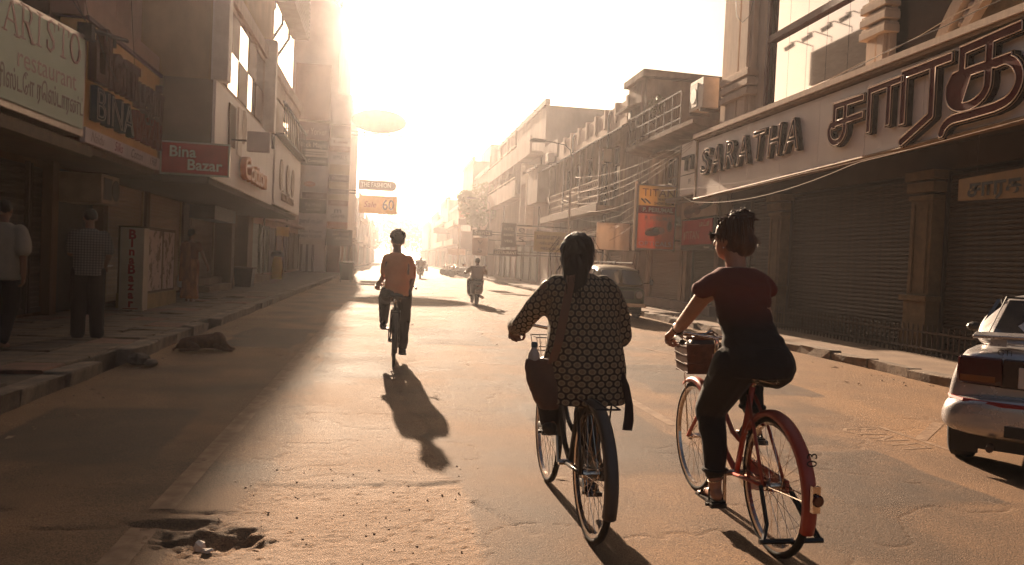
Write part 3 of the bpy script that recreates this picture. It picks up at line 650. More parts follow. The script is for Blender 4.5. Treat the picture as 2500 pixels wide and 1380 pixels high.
# mint sign
sg = thing('restaurant_sign', 'big mint green lightbox sign with faded red ARISTO restaurant lettering', 'sign', (-4.5, 10, 3.7))
def aq(y, t): # the sign's face: t 0 bottom, 1 top, edges rising slightly
    z0 = 2.955+(y-8)*.006; z1 = 4.15+(y-8)*.0795; return z0+(z1-z0)*t
m = MB().hexa([(-4.52, 7.2, aq(7.2, 0)), (-4.52, 12.22, aq(12.22, 0)), (-4.52, 12.26, aq(12.26, 1)), (-4.52, 7.2, aq(7.2, 1))], [(-4.8, 7.2, aq(7.2, 0)), (-4.8, 12.22, aq(12.22, 0)), (-4.8, 12.26, aq(12.26, 1)), (-4.8, 7.2, aq(7.2, 1))])
m.build('lightbox', ALU, sg, bevel=.01)
MB().hexa([(-4.495, 7.3, aq(7.3, .07)), (-4.495, 12.12, aq(12.12, .07)), (-4.495, 12.12, aq(12.12, .94)), (-4.495, 7.3, aq(7.3, .94))], [(-4.519, 7.3, aq(7.3, .07)), (-4.519, 12.12, aq(12.12, .07)), (-4.519, 12.12, aq(12.12, .94)), (-4.519, 7.3, aq(7.3, .94))]).build('sign_face', MINT, sg)
FR = M('faded_sign_red', (.40, .22, .17), .5, (.34, .25, .18), scale=14); FB = M('faded_sign_brown', (.22, .15, .10), .5, scale=14)
_rl = math.atan(.05)
tw = M('lettering_serif', (.42, .20, .16), .5, (.36, .25, .19), scale=14)
def serif_word(s_, par, y0, y1, z, h, mat, slope):
    """letters of the classical roman alphabet drawn as strokes with serifs"""
    L_ = {'A': [((0, 0), (.5, 1), .07), ((.5, 1), (1, 0), .15), ((.2, .36), (.8, .36), .06), ((-.12, .0), (.16, .0), .05), ((.78, 0), (1.14, 0), .05)],
          'R': [((.18, 0), (.18, 1), .15), ((.0, 0), (.38, 0), .05), ((0, 1), (.55, 1), .05), ((.55, 1), (.78, .9), .08), ((.78, .9), (.82, .74), .14), ((.82, .74), (.7, .56), .10), ((.7, .56), (.2, .5), .05), ((.45, .5), (.95, 0), .15), ((.85, 0), (1.1, 0), .05)],
          'I': [((.3, 0), (.3, 1), .15), ((.1, 0), (.5, 0), .05), ((.1, 1), (.5, 1), .05)],
          'S': [((.85, .72), (.85, .92), .05), ((.85, .92), (.55, 1), .06), ((.55, 1), (.25, .88), .10), ((.25, .88), (.25, .68), .14), ((.25, .68), (.75, .38), .16), ((.75, .38), (.8, .18), .14), ((.8, .18), (.5, 0), .09), ((.5, 0), (.2, .08), .06), ((.2, .08), (.18, .28), .05)],
          'T': [((.5, 0), (.5, 1), .15), ((0, 1), (1, 1), .05), ((0, 1), (0, .8), .05), ((1, 1), (1, .8), .05), ((.3, 0), (.7, 0), .05)],
          'O': [((.5+.45*math.cos(a*math.pi/8), .5+.5*math.sin(a*math.pi/8)), (.5+.45*math.cos((a+1)*math.pi/8), .5+.5*math.sin((a+1)*math.pi/8)), .06+.09*abs(math.cos((a+.5)*math.pi/8))) for a in range(16)]}
    wd = {'I': .6}; tot = sum(wd.get(c, 1.0)+.22 for c in s_); u = (y1-y0)/tot; y = y0
    for c in s_:
        m = MB()
        for q, (a, b, t) in enumerate(L_[c]):
            A = Vector((y+a[0]*u, z+(y-y0)*slope+a[1]*h)); B = Vector((y+b[0]*u, z+(y-y0)*slope+b[1]*h)); d = (B-A)
            nn = Vector((-d.y, d.x)).normalized()*t*u*.5; A2, B2 = A-d.normalized()*.012, B+d.normalized()*.012; x = -4.491+.0012*q
            P = [A2-nn, B2-nn, B2+nn, A2+nn]; m.hexa([(x, p.x, p.y) for p in P], [(-4.496, p.x, p.y) for p in P])
        m.build('letter', mat, par); y += (wd.get(c, 1.0)+.22)*u
serif_word('ARISTO', sg, 9.75, 12.0, 3.86, .40, tw, .062)
lettering('restaurant', FR, sg, (-4.490, 10.95, 3.66), .36, 'E', fit=1.75, roll=.045)
lettering('அரிஸ்டோ ரெஸ்டாரண்ட்', FB, sg, (-4.490, 10.75, 3.33), .26, 'E', fit=2.75, roll=.03, sy=1.2, bold=.004)

# ================================================================ bazaar house
bz = thing('bazaar_house', 'two-storey pink bazaar house with maroon windows and rolling shutters', 'building', (-5.6, 14, .12))
wall_x('upper_wall', PINK, bz, -5.0, 12.2, 18.5, 3.0, 10.5, [(y, y+.62, 5.35, 8.2) for y in (12.5, 13.3, 14.25, 15.0, 15.85, 16.7)], side=1)
for y in (12.5, 13.3, 14.25, 15.0, 15.85, 16.7): window(bz, -5.0, y, y+.62, 5.35, 8.2, 1, nx=1, nz=3, fm=MAROON, gm=M('maroon_shutter_board', (.24, .10, .075), .6, (.18, .07, .05), scale=4))
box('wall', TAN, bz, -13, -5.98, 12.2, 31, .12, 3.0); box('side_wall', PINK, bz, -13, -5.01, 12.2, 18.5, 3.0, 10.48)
box('ledge', PINK, bz, -5.0, -4.55, 12.2, 15.95, 4.78, 5.12)
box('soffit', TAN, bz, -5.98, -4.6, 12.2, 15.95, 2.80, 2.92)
shutter(bz, -5.90, 13.75, 14.3, .2, 2.7, 1, SHUT, .085)
shutter(bz, -5.85, 16.9, 19.4, .2, 3.0, 1, M('shutter_ochre', (.40, .25, .12), .5, (.28, .17, .08), scale=3, stretch=(1, 6, .6)), .085)
shutter(bz, -5.85, 19.7, 22.8, .2, 3.0, 1, _mc['shutter_ochre'], .085)
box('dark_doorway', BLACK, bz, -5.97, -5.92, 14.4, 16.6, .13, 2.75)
for y in (14.35, 16.75, 19.55, 22.95): box('pier', TAN, bz, -5.98, -5.72, y-.13, y+.13, .12, 2.95)
# bazaar fascia with giant letters
bf = thing('bazaar_fascia', 'golden shop fascia with giant dark Tamil letters over blue BINA and red BAZAR', 'sign', (-4.55, 14, 3.9))
box('board', M('golden_sign', (.74, .48, .20), .6, (.62, .38, .14), scale=2), bf, -4.9, -4.55, 12.27, 16.0, 3.15, 4.74)
box('top_edge', MAROON, bf, -4.92, -4.50, 12.27, 16.02, 4.74, 4.80)
lettering('பினா', M('sign_brown_letter', (.13, .04, .02), .7, (.09, .03, .015), scale=5, spec=.2), bf, (-4.47, 13.35, 4.22), .9, 'E', name='letter', fit=2.05, extrude=.06, bold=.035, sy=1.05, roll=.03)
lettering('பஜார்', M('sign_mauve_letter', (.20, .12, .10), .7, scale=5, spec=.2), bf, (-4.47, 15.1, 4.12), .7, 'E', name='letter', fit=1.5, extrude=.06, bold=.03, roll=.03)
lettering('BINA', M('sign_blue_letter', (.045, .06, .08), .7, (.03, .04, .055), scale=5, spec=.2), bf, (-4.48, 13.3, 3.52), .62, 'E', name='letter', fit=1.75, extrude=.05, bold=.02, sy=1.15)
lettering('BINA', M('neon_tube', (.40, .33, .28), .5, scale=5), bf, (-4.425, 13.3, 3.52), .62, 'E', name='neon_outline', fit=1.70, outline=.006, bold=-.006, sy=1.13)
lettering('BAZAR', M('sign_dull_red_letter', (.24, .05, .03), .7, scale=5, spec=.2), bf, (-4.48, 15.1, 3.52), .62, 'E', name='letter', fit=1.6, extrude=.05, bold=.02, sy=1.1)
st = thing('brand_strip', 'narrow white strip of four script brand panels under the golden fascia', 'sign', (-4.5, 14, 3.0))
LILAC = M('strip_white', (.70, .64, .62), .6, (.60, .54, .52), scale=2)
for k, (s_, mt) in enumerate((('Naidu', FR), ('Silks', RED), ('Cotton', FB), ('1968', FB))):
    a = 12.25+k*.94; pnl = box('panel', LILAC, st, -4.58, -4.50, a, a+.92, 2.92, 3.145); lettering(s_, mt, pnl, (-4.494, a+.46, 3.03), .22, 'E', shear=.35)
bb = thing('bazaar_blade_sign', 'red Bina Bazar box sign projecting over the pavement', 'sign', (-3.85, 16, 3.15))
MB().box(-4.50, -3.18, 15.99, 16.05, 2.86, 2.89).box(-4.50, -3.18, 15.99, 16.05, 3.49, 3.52).box(-4.50, -4.47, 15.99, 16.05, 2.89, 3.49).box(-3.21, -3.18, 15.99, 16.05, 2.89, 3.49).build('sign_frame', ALU, bb); box('sign_face', M('bazaar_red', (.58, .05, .035), .6, (.48, .04, .03), scale=2, trans=.15), bb, -4.47, -3.21, 16.0, 16.01, 2.89, 3.49)
lettering('Bina', WLET, bb, (-4.08, 15.994, 3.31), .30, 'S', bold=.006); lettering('Bazar', WLET, bb, (-3.66, 15.994, 3.06), .30, 'S', bold=.006)

# ================================================================ cotton store
ct = thing('cotton_store', 'pale clothing store with white panel fascia, white fins and checkered glazing', 'building', (-4.5, 23, .12))
OB = M('side_wall_ochre', (.50, .33, .18), .85, (.36, .23, .12), scale=1.2, stretch=(1, 1, .5))
box('side_wall', OB, ct, -12, -3.66, 16.3, 24.2, 4.85, 9.9)
box('side_box', M('dark_box_side', (.26, .18, .12), .7, (.2, .14, .09), scale=1.5), ct, -4.5, -3.56, 16.06, 24.2, 2.95, 4.80)
wall_x('upper_wall', CREAM, ct, -3.6, 16.3, 30.9, 4.85, 6.85, [(16.45, 22.4, 4.95, 6.75), (23.1, 30.4, 5.0, 6.3)], side=1, depth=.06)
for y in (16.1, 22.45): box('fin', WHITE, ct, -3.62, -3.30, y, y+.32, 4.82, 7.4)
BRN = M('panel_brown', (.36, .22, .14), .6, (.28, .17, .11), scale=2)
for i in range(5):
    for j in range(2):
        a = 16.5+i*1.17; z = 5.0+j*.88; g = (i+j) % 2 == 1
        box('glazing' if g else 'panel', MIRG if g else BRN, ct, -3.665, -3.62 if g else -3.605, a, a+1.15, z, z+.86)
box('parapet', CREAM, ct, -3.75, -3.52, 16.3, 30.95, 6.86, 7.2)
for i in range(6):
    a = 23.15+i*1.2; box('panel' if i % 3 else 'glazing', BRN if i % 3 else MIRG, ct, -3.70, -3.63, a, a+1.17, 5.05, 6.25)
m = MB()
for y in np.arange(24.4, 30.6, .5): m.box(-3.3, -3.27, y, y+.03, 5.1, 6.0)
m.box(-3.32, -3.25, 24.2, 30.7, 6.0, 6.06); m.box(-3.6, -3.25, 24.2, 30.7, 5.0, 5.08); m.build('balcony_rail', IRON, ct)
box('setback_storey', TAN, ct, -12, -5.6, 16.4, 31, 6.85, 9.8)
box('side_wall', TAN, ct, -12, -3.7, 24.2, 30.95, 3.0, 6.8)
box('soffit', BROWNW, ct, -5.98, -3.6, 16.1, 30.9, 2.72, 2.86)
fs = thing('cotton_fascia', 'white clad shop fascia with orange Cotton letters and dark curved shapes', 'sign', (-3.5, 20, 3.9))
a = 16.06
for k in range(7):
    b = a+1.12; box('panel', PALE, fs, -3.56, -3.50, a, b-.012, 2.84, 4.80); a = b
lettering('Cotton', ORANGE, fs, (-3.40, 20.2, 3.35), .75, 'E', name='letter', fit=3.2, extrude=.07, bold=.01)
box('picture_panel', TAN, fs, -3.497, -3.47, 17.3, 18.0, 3.7, 4.6); box('picture_panel', WHITE, fs, -3.497, -3.47, 18.3, 18.8, 3.6, 4.7)
MB().prism([(19.0+.32*math.cos(t), 4.35+.4*math.sin(t)) for t in np.linspace(0, 6.28, 18)[:-1]], -3.497, -3.47, 'X').build('round_panel', BRN, fs)
fs2 = thing('indigo_fascia', 'second white fascia with dark rounded figures beyond the Cotton letters', 'sign', (-3.45, 27, 4))
for k in range(5): box('panel', PALE, fs2, -3.54, -3.46, 24.0+k*1.35, 25.34+k*1.35, 2.9, 4.95)
for y in (25.3, 26.9, 28.3): MB().prism([(y+.35*math.cos(t), 3.9+.5*math.sin(t)) for t in np.linspace(0, 6.28, 18)[:-1]], -3.457, -3.42, 'X').build('figure', BRN, fs2)
lettering('indus', BRN, fs2, (-3.42, 27.0, 3.25), .5, 'E', name='letter', fit=3, extrude=.03)
for (a, b, mt) in ((23.4, 26.3, SHUT2), (27.0, 29.2, SHUT2)): shutter(ct, -5.7, a, b, .5, 2.72, 1, mt, .1, slats=True)
for (a, b) in ((26.45, 26.9), (29.4, 30.4)): box('pillar', TAN, ct, -5.9, -5.1, a, b, .12, 2.72)
box('box_sign', DARKM, ct, -5.7, -5.0, 23.3, 26.4, 2.3, 2.7)
m = MB(); m.box(-6, -5.05, 23.2, 26.4, .12, .32); m.box(-6, -5.35, 23.2, 26.4, .32, .52); m.build('step', CONC, ct, bevel=.01)
MB().box(-6, -5.2, 29.3, 36, .12, .4).build('step', CONC, ct)

# ================================================================ recessed house and roof hoarding, sign tower
rh = house('recessed_house', 'pink house set back between the clothing store and the sign tower', 1, -6.4, 31.2, 56.8, 8.6, PINK, 2, 71)
hd = thing('roof_hoarding', 'big roof hoarding on posts with four arm floodlights', 'hoarding', (-4.3, 37, 9))
HB = M('hoarding_back', (.30, .27, .25), .8, (.22, .20, .18), scale=2, stretch=(1, 1, 6))
box('board', HB, hd, -5.1, -4.3, 33.8, 39.6, 12.1, 13.95)
for k in range(9): box('rib', HB, hd, -4.298, -4.26, 33.9, 39.5, 12.18+k*.2, 12.24+k*.2)
for y in (34.4, 36.8, 39.2): MB().tube([(-7.2, y, 8.6), (-5.2, y, 12.0), (-5.2, y, 13.6)], .07, 6).build('post', IRON, hd)
for k, y in enumerate((34.2, 35.8, 37.6, 39.4)):
    q = MB().tube([(-4.3, y, 14.0), (-4.3, y, 14.25), (-3.3, y, 14.45), (-2.9, y, 14.3)], .03, 5).build('lamp_arm', IRON, hd)
    MB().prism([(-3.05, 14.32), (-2.65, 14.05), (-2.75, 13.85), (-3.1, 14.1)], y-.2, y+.2, 'Y').build('floodlight', DARKM, q)
tw_ = thing('sign_tower_building', 'very tall hazy building carrying a stack of shop signs', 'building', (-5.5, 65, .12))
TPALE = M('glare_pale_plaster', (.78, .74, .70), .9, (.66, .61, .57), scale=.6)  # glare put into the colour: plaster whitened so the tower melts into the sky
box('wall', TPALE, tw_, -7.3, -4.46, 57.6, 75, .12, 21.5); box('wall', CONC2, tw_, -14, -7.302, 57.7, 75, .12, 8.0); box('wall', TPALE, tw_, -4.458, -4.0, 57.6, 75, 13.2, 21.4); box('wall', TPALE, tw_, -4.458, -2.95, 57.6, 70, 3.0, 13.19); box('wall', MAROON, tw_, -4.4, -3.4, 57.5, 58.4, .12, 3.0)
for k in range(4): box('column', CONC2, tw_, -6.7+k*.42, -6.55+k*.42, 57.3, 57.6, .12, 2.1)
G1 = M('sign_grey', (.48, .42, .40), .6, scale=1); G2 = M('sign_dark', (.10, .06, .055), .6, scale=1); G3 = M('sign_pale', (.78, .74, .70), .6, scale=1); G4 = M('sign_mauve', (.32, .20, .19), .6, scale=1); G5 = M('sign_salmon', (.50, .25, .17), .6, scale=1); G6 = M('sign_cream', (.60, .46, .26), .6, scale=1)
def board(lab, x0, x1, z0, z1, y, mat, words=(), lm=None, name='sign_board', grp='shop boards on the sign tower'):
    b = thing(name, lab, 'sign', ((x0+x1)/2, y, z0), grp); box('panel', mat, b, x0, x1, y-.06, y+.06, z0, z1)
    for s_, fx, fz_, sz, wd in words: lettering(s_, lm or WLET, b, (x0+(x1-x0)*fx, y-.066, z0+(z1-z0)*fz_), sz, 'S', fit=wd)
    return b
D = 57.2
board('blank pale board high on the sign tower above New Yorker', -7.0, -4.5, 11.2, 15.2, D, PINK)
board('mauve board reading New Yorker on the tower', -6.9, -4.5, 9.75, 11.0, D, G4, [('New Yorker', .5, .45, .7, 2.0)])
board('dark board reading Black Magic on the tower', -6.8, -4.5, 9.05, 9.7, D, G2, [('Black Magic', .5, .45, .5, 1.9)])
bd = board('pale board with two dark bars under Black Magic', -6.8, -4.5, 8.55, 9.0, D, G1)
for z in (8.68, 8.84): box('bar', G2, bd, -6.45, -4.65, D-.075, D-.061, z-.03, z+.03)
board('dark board reading Ring Commodities on the tower', -6.8, -4.5, 7.9, 8.5, D, G2, [('Ring Commodities', .55, .5, .3, 1.7)])
bo = board('large white board with an orange oval badge', -6.15, -4.5, 5.95, 7.85, D, G3)
MB().prism([(-5.75+.42*math.cos(t), 6.5+.2*math.sin(t)) for t in np.linspace(0, 6.28, 22)[:-1]], D-.09, D-.06, 'Y').build('badge', ORANGE, bo); lettering('SMART', WLET, bo, (-5.75, D-.096, 6.5), .2, 'S')
board('narrow dark board under the white board', -6.25, -4.5, 5.45, 5.9, D, G4, [('BOUTIQUE', .5, .5, .26, 1.2)])
board('deep brown board low on the tower', -6.6, -4.5, 4.4, 5.4, D, G2, [('Raj Mahal', .55, .6, .35, 1.1), ('since 1984', .55, .25, .22, 1.0)])
board('white board with blue Tamil line at the foot of the tower', -6.6, -4.5, 3.45, 4.3, D, G3, [('ஜவுளி ஸ்டோர்', .5, .4, .4, 1.7)], M('sign_blue', (.06, .06, .10), .6, scale=1))
board('lowest white board of the tower with small black lettering', -6.6, -4.5, 2.5, 3.4, D, G3, [('Tailors & Drapers', .5, .62, .28, 1.6), ('FIRST FLOOR', .5, .22, .26, 1.6)], G2)
for lab, z0, z1, mt, wd, lm in (('blank pale top board of the right hand sign column', 11.0, 13.2, G3, '', None), ('mauve board second in the right sign column', 10.0, 10.9, G4, '', None), ('small white board reading Lee', 9.45, 9.95, G3, 'Lee', RED), ('red board reading STEPS', 9.0, 9.4, G5, 'STEPS', WLET), ('pale board reading Vimals', 8.1, 8.95, G3, 'VIMALS', G2), ('cream board without letters above Classic', 7.35, 8.05, G6, '', None),
    ('mauve board reading Classic', 6.8, 7.3, G4, 'Classic', WLET), ('cream board reading Goldwind', 6.3, 6.75, G6, 'Goldwind', WLET), ('mauve board reading Shoppers', 5.9, 6.25, G4, 'SHOPPERS', WLET), ('salmon board with no lettering under Shoppers', 5.5, 5.85, G6, '', None), ('brick red board reading Bridal', 5.05, 5.45, G5, 'BRIDAL', WLET), ('white board with m emblem reading GAMS', 3.9, 5.0, G3, 'GAMS', G2), ('orange board at the foot of the right sign column', 3.35, 3.85, ORANGE, '', G6)):
    board(lab, -4.4, -2.95, z0, z1, D, mt, [(wd, .5, .5 if wd != 'GAMS' else .32, (z1-z0)*.6 if wd != 'GAMS' else .35, 1.0)]+([('m', .5, .7, .6, .5)] if wd == 'GAMS' else []) if wd else (), lm)
board('purple board with white Tamil lines jutting out below the sign tower', -4.45, -2.55, 2.1, 3.28, D-.3, G2, [('மகளிர் ஆடைகள்', .55, .72, .3, 1.2), ('LADIES WEAR', .6, .45, .25, 1.0)])
# overhanging signs
ov = thing('oval_sign', 'large oval shop sign hanging over the street on twin bars', 'sign', (-1.0, 58, 12))
MB().prism([(-.95+2.02*math.cos(t), 11.55+.86*math.sin(t)) for t in np.linspace(0, 6.2832, 49)[:-1]], 57.85, 58.15, 'Y').build('sign_face', G5, ov, bevel=.02)
for z in (10.55, 10.3): MB().cyl((-3.2, 58, z+.15), (1.1, 58, z-.02), .05, n=6).build('bar', IRON, ov)
for x in (-2, -.2): MB().cyl((x, 58, 10.4), (x, 58, 10.9), .04, n=6).build('hanger', IRON, ov)
lettering('Jewellers', FR, ov, (-.95, 57.84, 11.55), .9, 'S', fit=2.6, shear=.2)
pi_ = thing('pill_sign', 'brown rounded bar sign jutting over the street under the oval sign', 'sign', (-.9, 58, 6.8))
pp = [(-2.3, 6.4), (.15, 6.4)]+[(.15+.37*math.sin(t), 6.77-.37*math.cos(t)) for t in np.linspace(.2, 2.94, 9)]+[(.15, 7.14), (-2.3, 7.14)]
MB().prism(pp, 57.9, 58.1, 'Y').build('sign_face', G4, pi_); MB().cyl((-3.0, 58, 6.3), (.1, 58, 6.3), .04, n=6).build('bar', IRON, pi_); lettering('THE FASHION', WLET, pi_, (-1, 57.89, 6.78), .5, 'S', fit=2.2)
sl_ = thing('sale_sign', 'yellow sign reading Sale 60 jutting over the street', 'sign', (-.8, 58, 5.3))
box('sign_face', YEL, sl_, -2.2, .62, 57.9, 58.1, 4.65, 6.0); lettering('Sale', ORANGE, sl_, (-1.4, 57.89, 5.3), .6, 'S', shear=.2); lettering('60', G2, sl_, (-.05, 57.89, 5.3), 1.1, 'S', fit=.85, bold=.01); MB().cyl((-3.0, 58, 6.1), (.6, 58, 6.1), .04, n=6).build('bar', IRON, sl_)
far_l = [(-4.2, 75.5, 86, 9.8, CONC2, 2, 'hazy pink house right behind the sign tower'), (-3.9, 86.2, 100, 8.0, CONCR, 2, 'low grey house two doors past the sign tower'), (-3.6, 100.2, 118, 9.0, CONC2, 2, 'pale house third past the sign tower'), (-3.2, 118.2, 140, 7.2, CONCR, 1, 'low faded house near the far end of the shady side'), (-2.8, 140.2, 178, 7.8, CONC2, 2, 'last house dissolving in haze on the shady side')]
for i, (X, a, b, h, mt, fl, lab) in enumerate(far_l): house('far_house', lab, 1, X, a, b, h, mt, fl, 200+i, balc=i % 2 == 0, grp='houses down the shady side')
# ================================================================ fascia lettering of the store
def sdf_letter(strokes, res=0.012, inset=None):
    """union of straight strokes (a, b, half width, square cap) as contour loops of its distance field"""
    P = np.array([p for s_ in strokes for p in s_[:2]]); lo = P.min(0)-.2037; hi = P.max(0)+.2
    xs = np.arange(lo[0], hi[0], res); ys = np.arange(lo[1], hi[1], res); X, Y = np.meshgrid(xs, ys); D = np.full(X.shape, 9.0)
    for a, b, hw, cap in strokes:
        a, b = np.array(a, float), np.array(b, float); d = b-a; L_ = np.hypot(*d); d = d/max(L_, 1e-6)
        t = (X-a[0])*d[0]+(Y-a[1])*d[1]; n_ = (X-a[0])*-d[1]+(Y-a[1])*d[0]
        if cap == 'r': tt = np.clip(t, 0, L_); D = np.minimum(D, np.hypot(t-tt, n_)-hw)
        else: D = np.minimum(D, np.maximum(np.abs(t-L_/2)-(L_/2+(hw if cap == 's' else 0)), np.abs(n_)-hw))
    def contour(iso):
        F = D-iso; segs = {}
        ny, nx = F.shape; I = F < 0
        def pt(i, j, e):
            if e == 0: a, b = (i, j), (i, j+1)
            elif e == 1: a, b = (i, j+1), (i+1, j+1)
            elif e == 2: a, b = (i+1, j), (i+1, j+1)
            else: a, b = (i, j), (i+1, j)
            fa, fb = F[a], F[b]; t = fa/(fa-fb)
            return (round(xs[a[1]]+(xs[b[1]]-xs[a[1]])*t, 5), round(ys[a[0]]+(ys[b[0]]-ys[a[0]])*t, 5))
        T = {1: [(3, 0)], 2: [(0, 1)], 3: [(3, 1)], 4: [(1, 2)], 5: [(3, 2), (1, 0)], 6: [(0, 2)], 7: [(3, 2)], 8: [(2, 3)], 9: [(2, 0)], 10: [(0, 3), (2, 1)], 11: [(2, 1)], 12: [(1, 3)], 13: [(1, 0)], 14: [(0, 3)]}
        C = I[:-1, :-1]*1+I[:-1, 1:]*2+I[1:, 1:]*4+I[1:, :-1]*8
        for i, j in zip(*np.nonzero((C > 0) & (C < 15))):
            for a, b in T[int(C[i, j])]: segs[pt(i, j, a)] = pt(i, j, b)
        loops = []
        while segs:
            s0, q = next(iter(segs.items())); lp = [s0]; del segs[s0]
            while q in segs: lp.append(q); q = segs.pop(q)
            # drop nearly straight points
            out_ = []; m_ = len(lp)
            if m_ < 8: continue
            for k in range(m_):
                if not out_: out_.append(lp[k]); continue
                a, b, c = np.array(out_[-1]), np.array(lp[k]), np.array(lp[(k+1) % m_]); u, v = b-a, c-b
                if abs(u[0]*v[1]-u[1]*v[0]) > 0.012*(np.hypot(*u)*np.hypot(*v)+1e-9) or np.hypot(*u) > .4: out_.append(lp[k])
            loops.append(out_)
        return loops
    return contour(0.0), [contour(-i) for i in (inset or [])]
def curve_mesh(loops, ext, bevel=0.0):
    cu = bpy.data.curves.new('c', 'CURVE'); cu.dimensions = '2D' if not bevel else '3D'
    if bevel: cu.bevel_depth = bevel; cu.bevel_resolution = 0
    else: cu.fill_mode = 'BOTH'; cu.extrude = ext
    for lp in loops:
        s_ = cu.splines.new('POLY'); s_.points.add(len(lp)-1); s_.use_cyclic_u = True
        for k, (x, y) in enumerate(lp): s_.points[k].co = (x, y, 0, 1)
    o = bpy.data.objects.new('c', cu); COL.objects.link(o); dg = bpy.context.evaluated_depsgraph_get(); me = bpy.data.meshes.new_from_object(o.evaluated_get(dg))
    bpy.data.objects.remove(o); bpy.data.curves.remove(cu); return me
def arc(cx, cy, rx, ry, a0, a1, n=10): return [(cx+rx*math.cos(R(a0+(a1-a0)*k/n)), cy+ry*math.sin(R(a0+(a1-a0)*k/n))) for k in range(n+1)]
def chain(pts, hw, cap='r'): return [(pts[i], pts[i+1], hw, cap) for i in range(len(pts)-1)]
hw = .082
SA = chain([(.26, .30), (.26, .68), (1.12, .68)], hw, 's')+chain([(.62, .68), (.62, .26)], hw, 's')+chain([(.26, .33), (1.12, .36)], hw, 's')+chain([(.62, .3)]+arc(.36, .20, .26, .24, 0, -180, 12)+[(.10, .24), (.16, .33), (.30, .335)], hw)
AA = chain([(.12, .0), (.12, .70), (.98, .72)], hw, 's')+chain([(.66, .70), (.66, .04)], hw, 's')
RA = chain([(.12, .02), (.12, .78), (1.14, .80)], hw+.01, 's')+chain([(.80, .78), (.80, .04)], hw+.01, 's')+chain([(.80, -.02), (.14, -.34)], hw+.01, 'r')
TA = chain([(.42, .50), (.42, .86), (1.45, .92)], hw+.012, 's')+chain([(.42, .50), (1.30, .52)], hw+.012, 's')+chain([(.95, .86), (.95, .34)], hw+.012, 's')+chain([(.95, .36)]+arc(.56, .26, .39, .28, 0, -180, 14)+[(.17, .36), (.26, .49), (.42, .51)], hw+.012)
TA += chain([(1.1, .50)]+arc(1.18, .20, .34, .32, 80, -80, 14)+[(1.1, -.14), (.55, -.16)]+arc(.35, -.38, .3, .22, 85, 170, 5), hw+.012)
LRED = M('neon_letter_maroon', (.105, .012, .009), .75, (.08, .010, .008), scale=3, spec=.12); LSIDE = M('letter_side_dark', (.022, .011, .009), .75, scale=5, spec=.12)
NEON = M('neon_glass_tube', (.85, .74, .66), .2, (.80, .68, .60), scale=5)
def place_letter(strokes, y_left, zb, name='letter', sc=1.0):
    lo, ins = sdf_letter(strokes, inset=[.028])
    def tr(me, x, d=1): me.transform(Matrix.Translation((-fa['_o'][0], -fa['_o'][1], -fa['_o'][2])) @ Matrix.Translation((x, y_left, zb)) @ Matrix.Rotation(R(-90), 4, 'Z') @ Matrix.Rotation(R(90), 4, 'X') @ Matrix.Scale(sc, 4)); return me
    b = link(name, tr(curve_mesh(lo, .055), 8.64), LSIDE, fa)
    link('letter_face', tr(curve_mesh(ins[0], .004), 8.577), LRED, b)
    link('neon_tube', tr(curve_mesh(ins[0], 0, .010), 8.565), NEON, b); link('rim', tr(curve_mesh(lo, 0, .007), 8.585), _mc['gold_trim'], b)
place_letter(SA, 14.03, 4.08); place_letter(AA, 12.80, 4.13); place_letter(RA, 11.88, 4.11, sc=1.02); place_letter(TA, 10.85, 4.10, sc=1.0)
BODY = M('letter_body_black', (.028, .02, .02), .75, (.018, .013, .013), scale=5, spec=.12)
for k, ch in enumerate('SARATHA'):
    y = 19.98-k*.765; z = 4.42+.0*k; sl_h = .80-k*.008
    l_ = lettering(ch, BODY, fa, (8.64, y, z-.01*(k % 2)), .98, 'W', name='letter', extrude=.055, bold=.028, shear=.12, fit=.70)
    for (bo_, r_, x_) in ((-.002, .010, 8.575), (.024, .006, 8.583)):
        q = lettering(ch, NEON if bo_ < 0 else TRIM, l_, (x_, y, z-.01*(k % 2)), .98, 'W', name='neon_tube' if bo_ < 0 else 'rim', outline=r_, bold=bo_, shear=.12, fit=.60 if bo_ < 0 else .655)
bs = thing('hanging_board', 'dull ochre board with heavy black lettering under the store canopy', 'sign', (9.0, 10, 2.9))
MB().hexa([(8.98, 9.0, 2.66), (8.98, 10.85, 2.72), (8.98, 10.85, 3.06), (8.98, 9.0, 3.12)], [(9.04, 9.0, 2.66), (9.04, 10.85, 2.72), (9.04, 10.85, 3.06), (9.04, 9.0, 3.12)]).build('panel', M('board_ochre', (.30, .19, .08), .7, scale=3), bs)
lettering('சாரதா', BLACK, bs, (8.972, 10.0, 2.87), .34, 'W', fit=1.3, bold=.012)
for y in (9.3, 10.5): MB().cyl((9.0, y, 3.08), (9.0, y, 3.9), .006, n=5).build('hanging_wire', IRON, bs)
# low spiked fence
fe = thing('spiked_fence', 'low rusty spiked fence along the foot of the store shutters', 'fence', (9.3, 14, .12))
for z in (.24, .52): box('rail', IRON, fe, 9.28, 9.31, 10.2, 17.0, z-.015, z+.015)
bm_ = None
for y in np.arange(10.25, 17.0, .125):
    if abs(y-12.3) < .0: continue
    if bm_ is None:
        o = MB().box(9.285, 9.305, y-.01, y+.01, .125, .60).add([(9.285, y-.01, .601), (9.305, y-.01, .601), (9.305, y+.01, .601), (9.285, y+.01, .601), (9.295, y, .67)], [(0, 1, 4), (1, 2, 4), (2, 3, 4), (3, 0, 4)]).build('bar', IRON, fe); bm_ = (o, y)
    else: o = bm_[0].copy(); COL.objects.link(o); o.location = (0, y-bm_[1], 0)

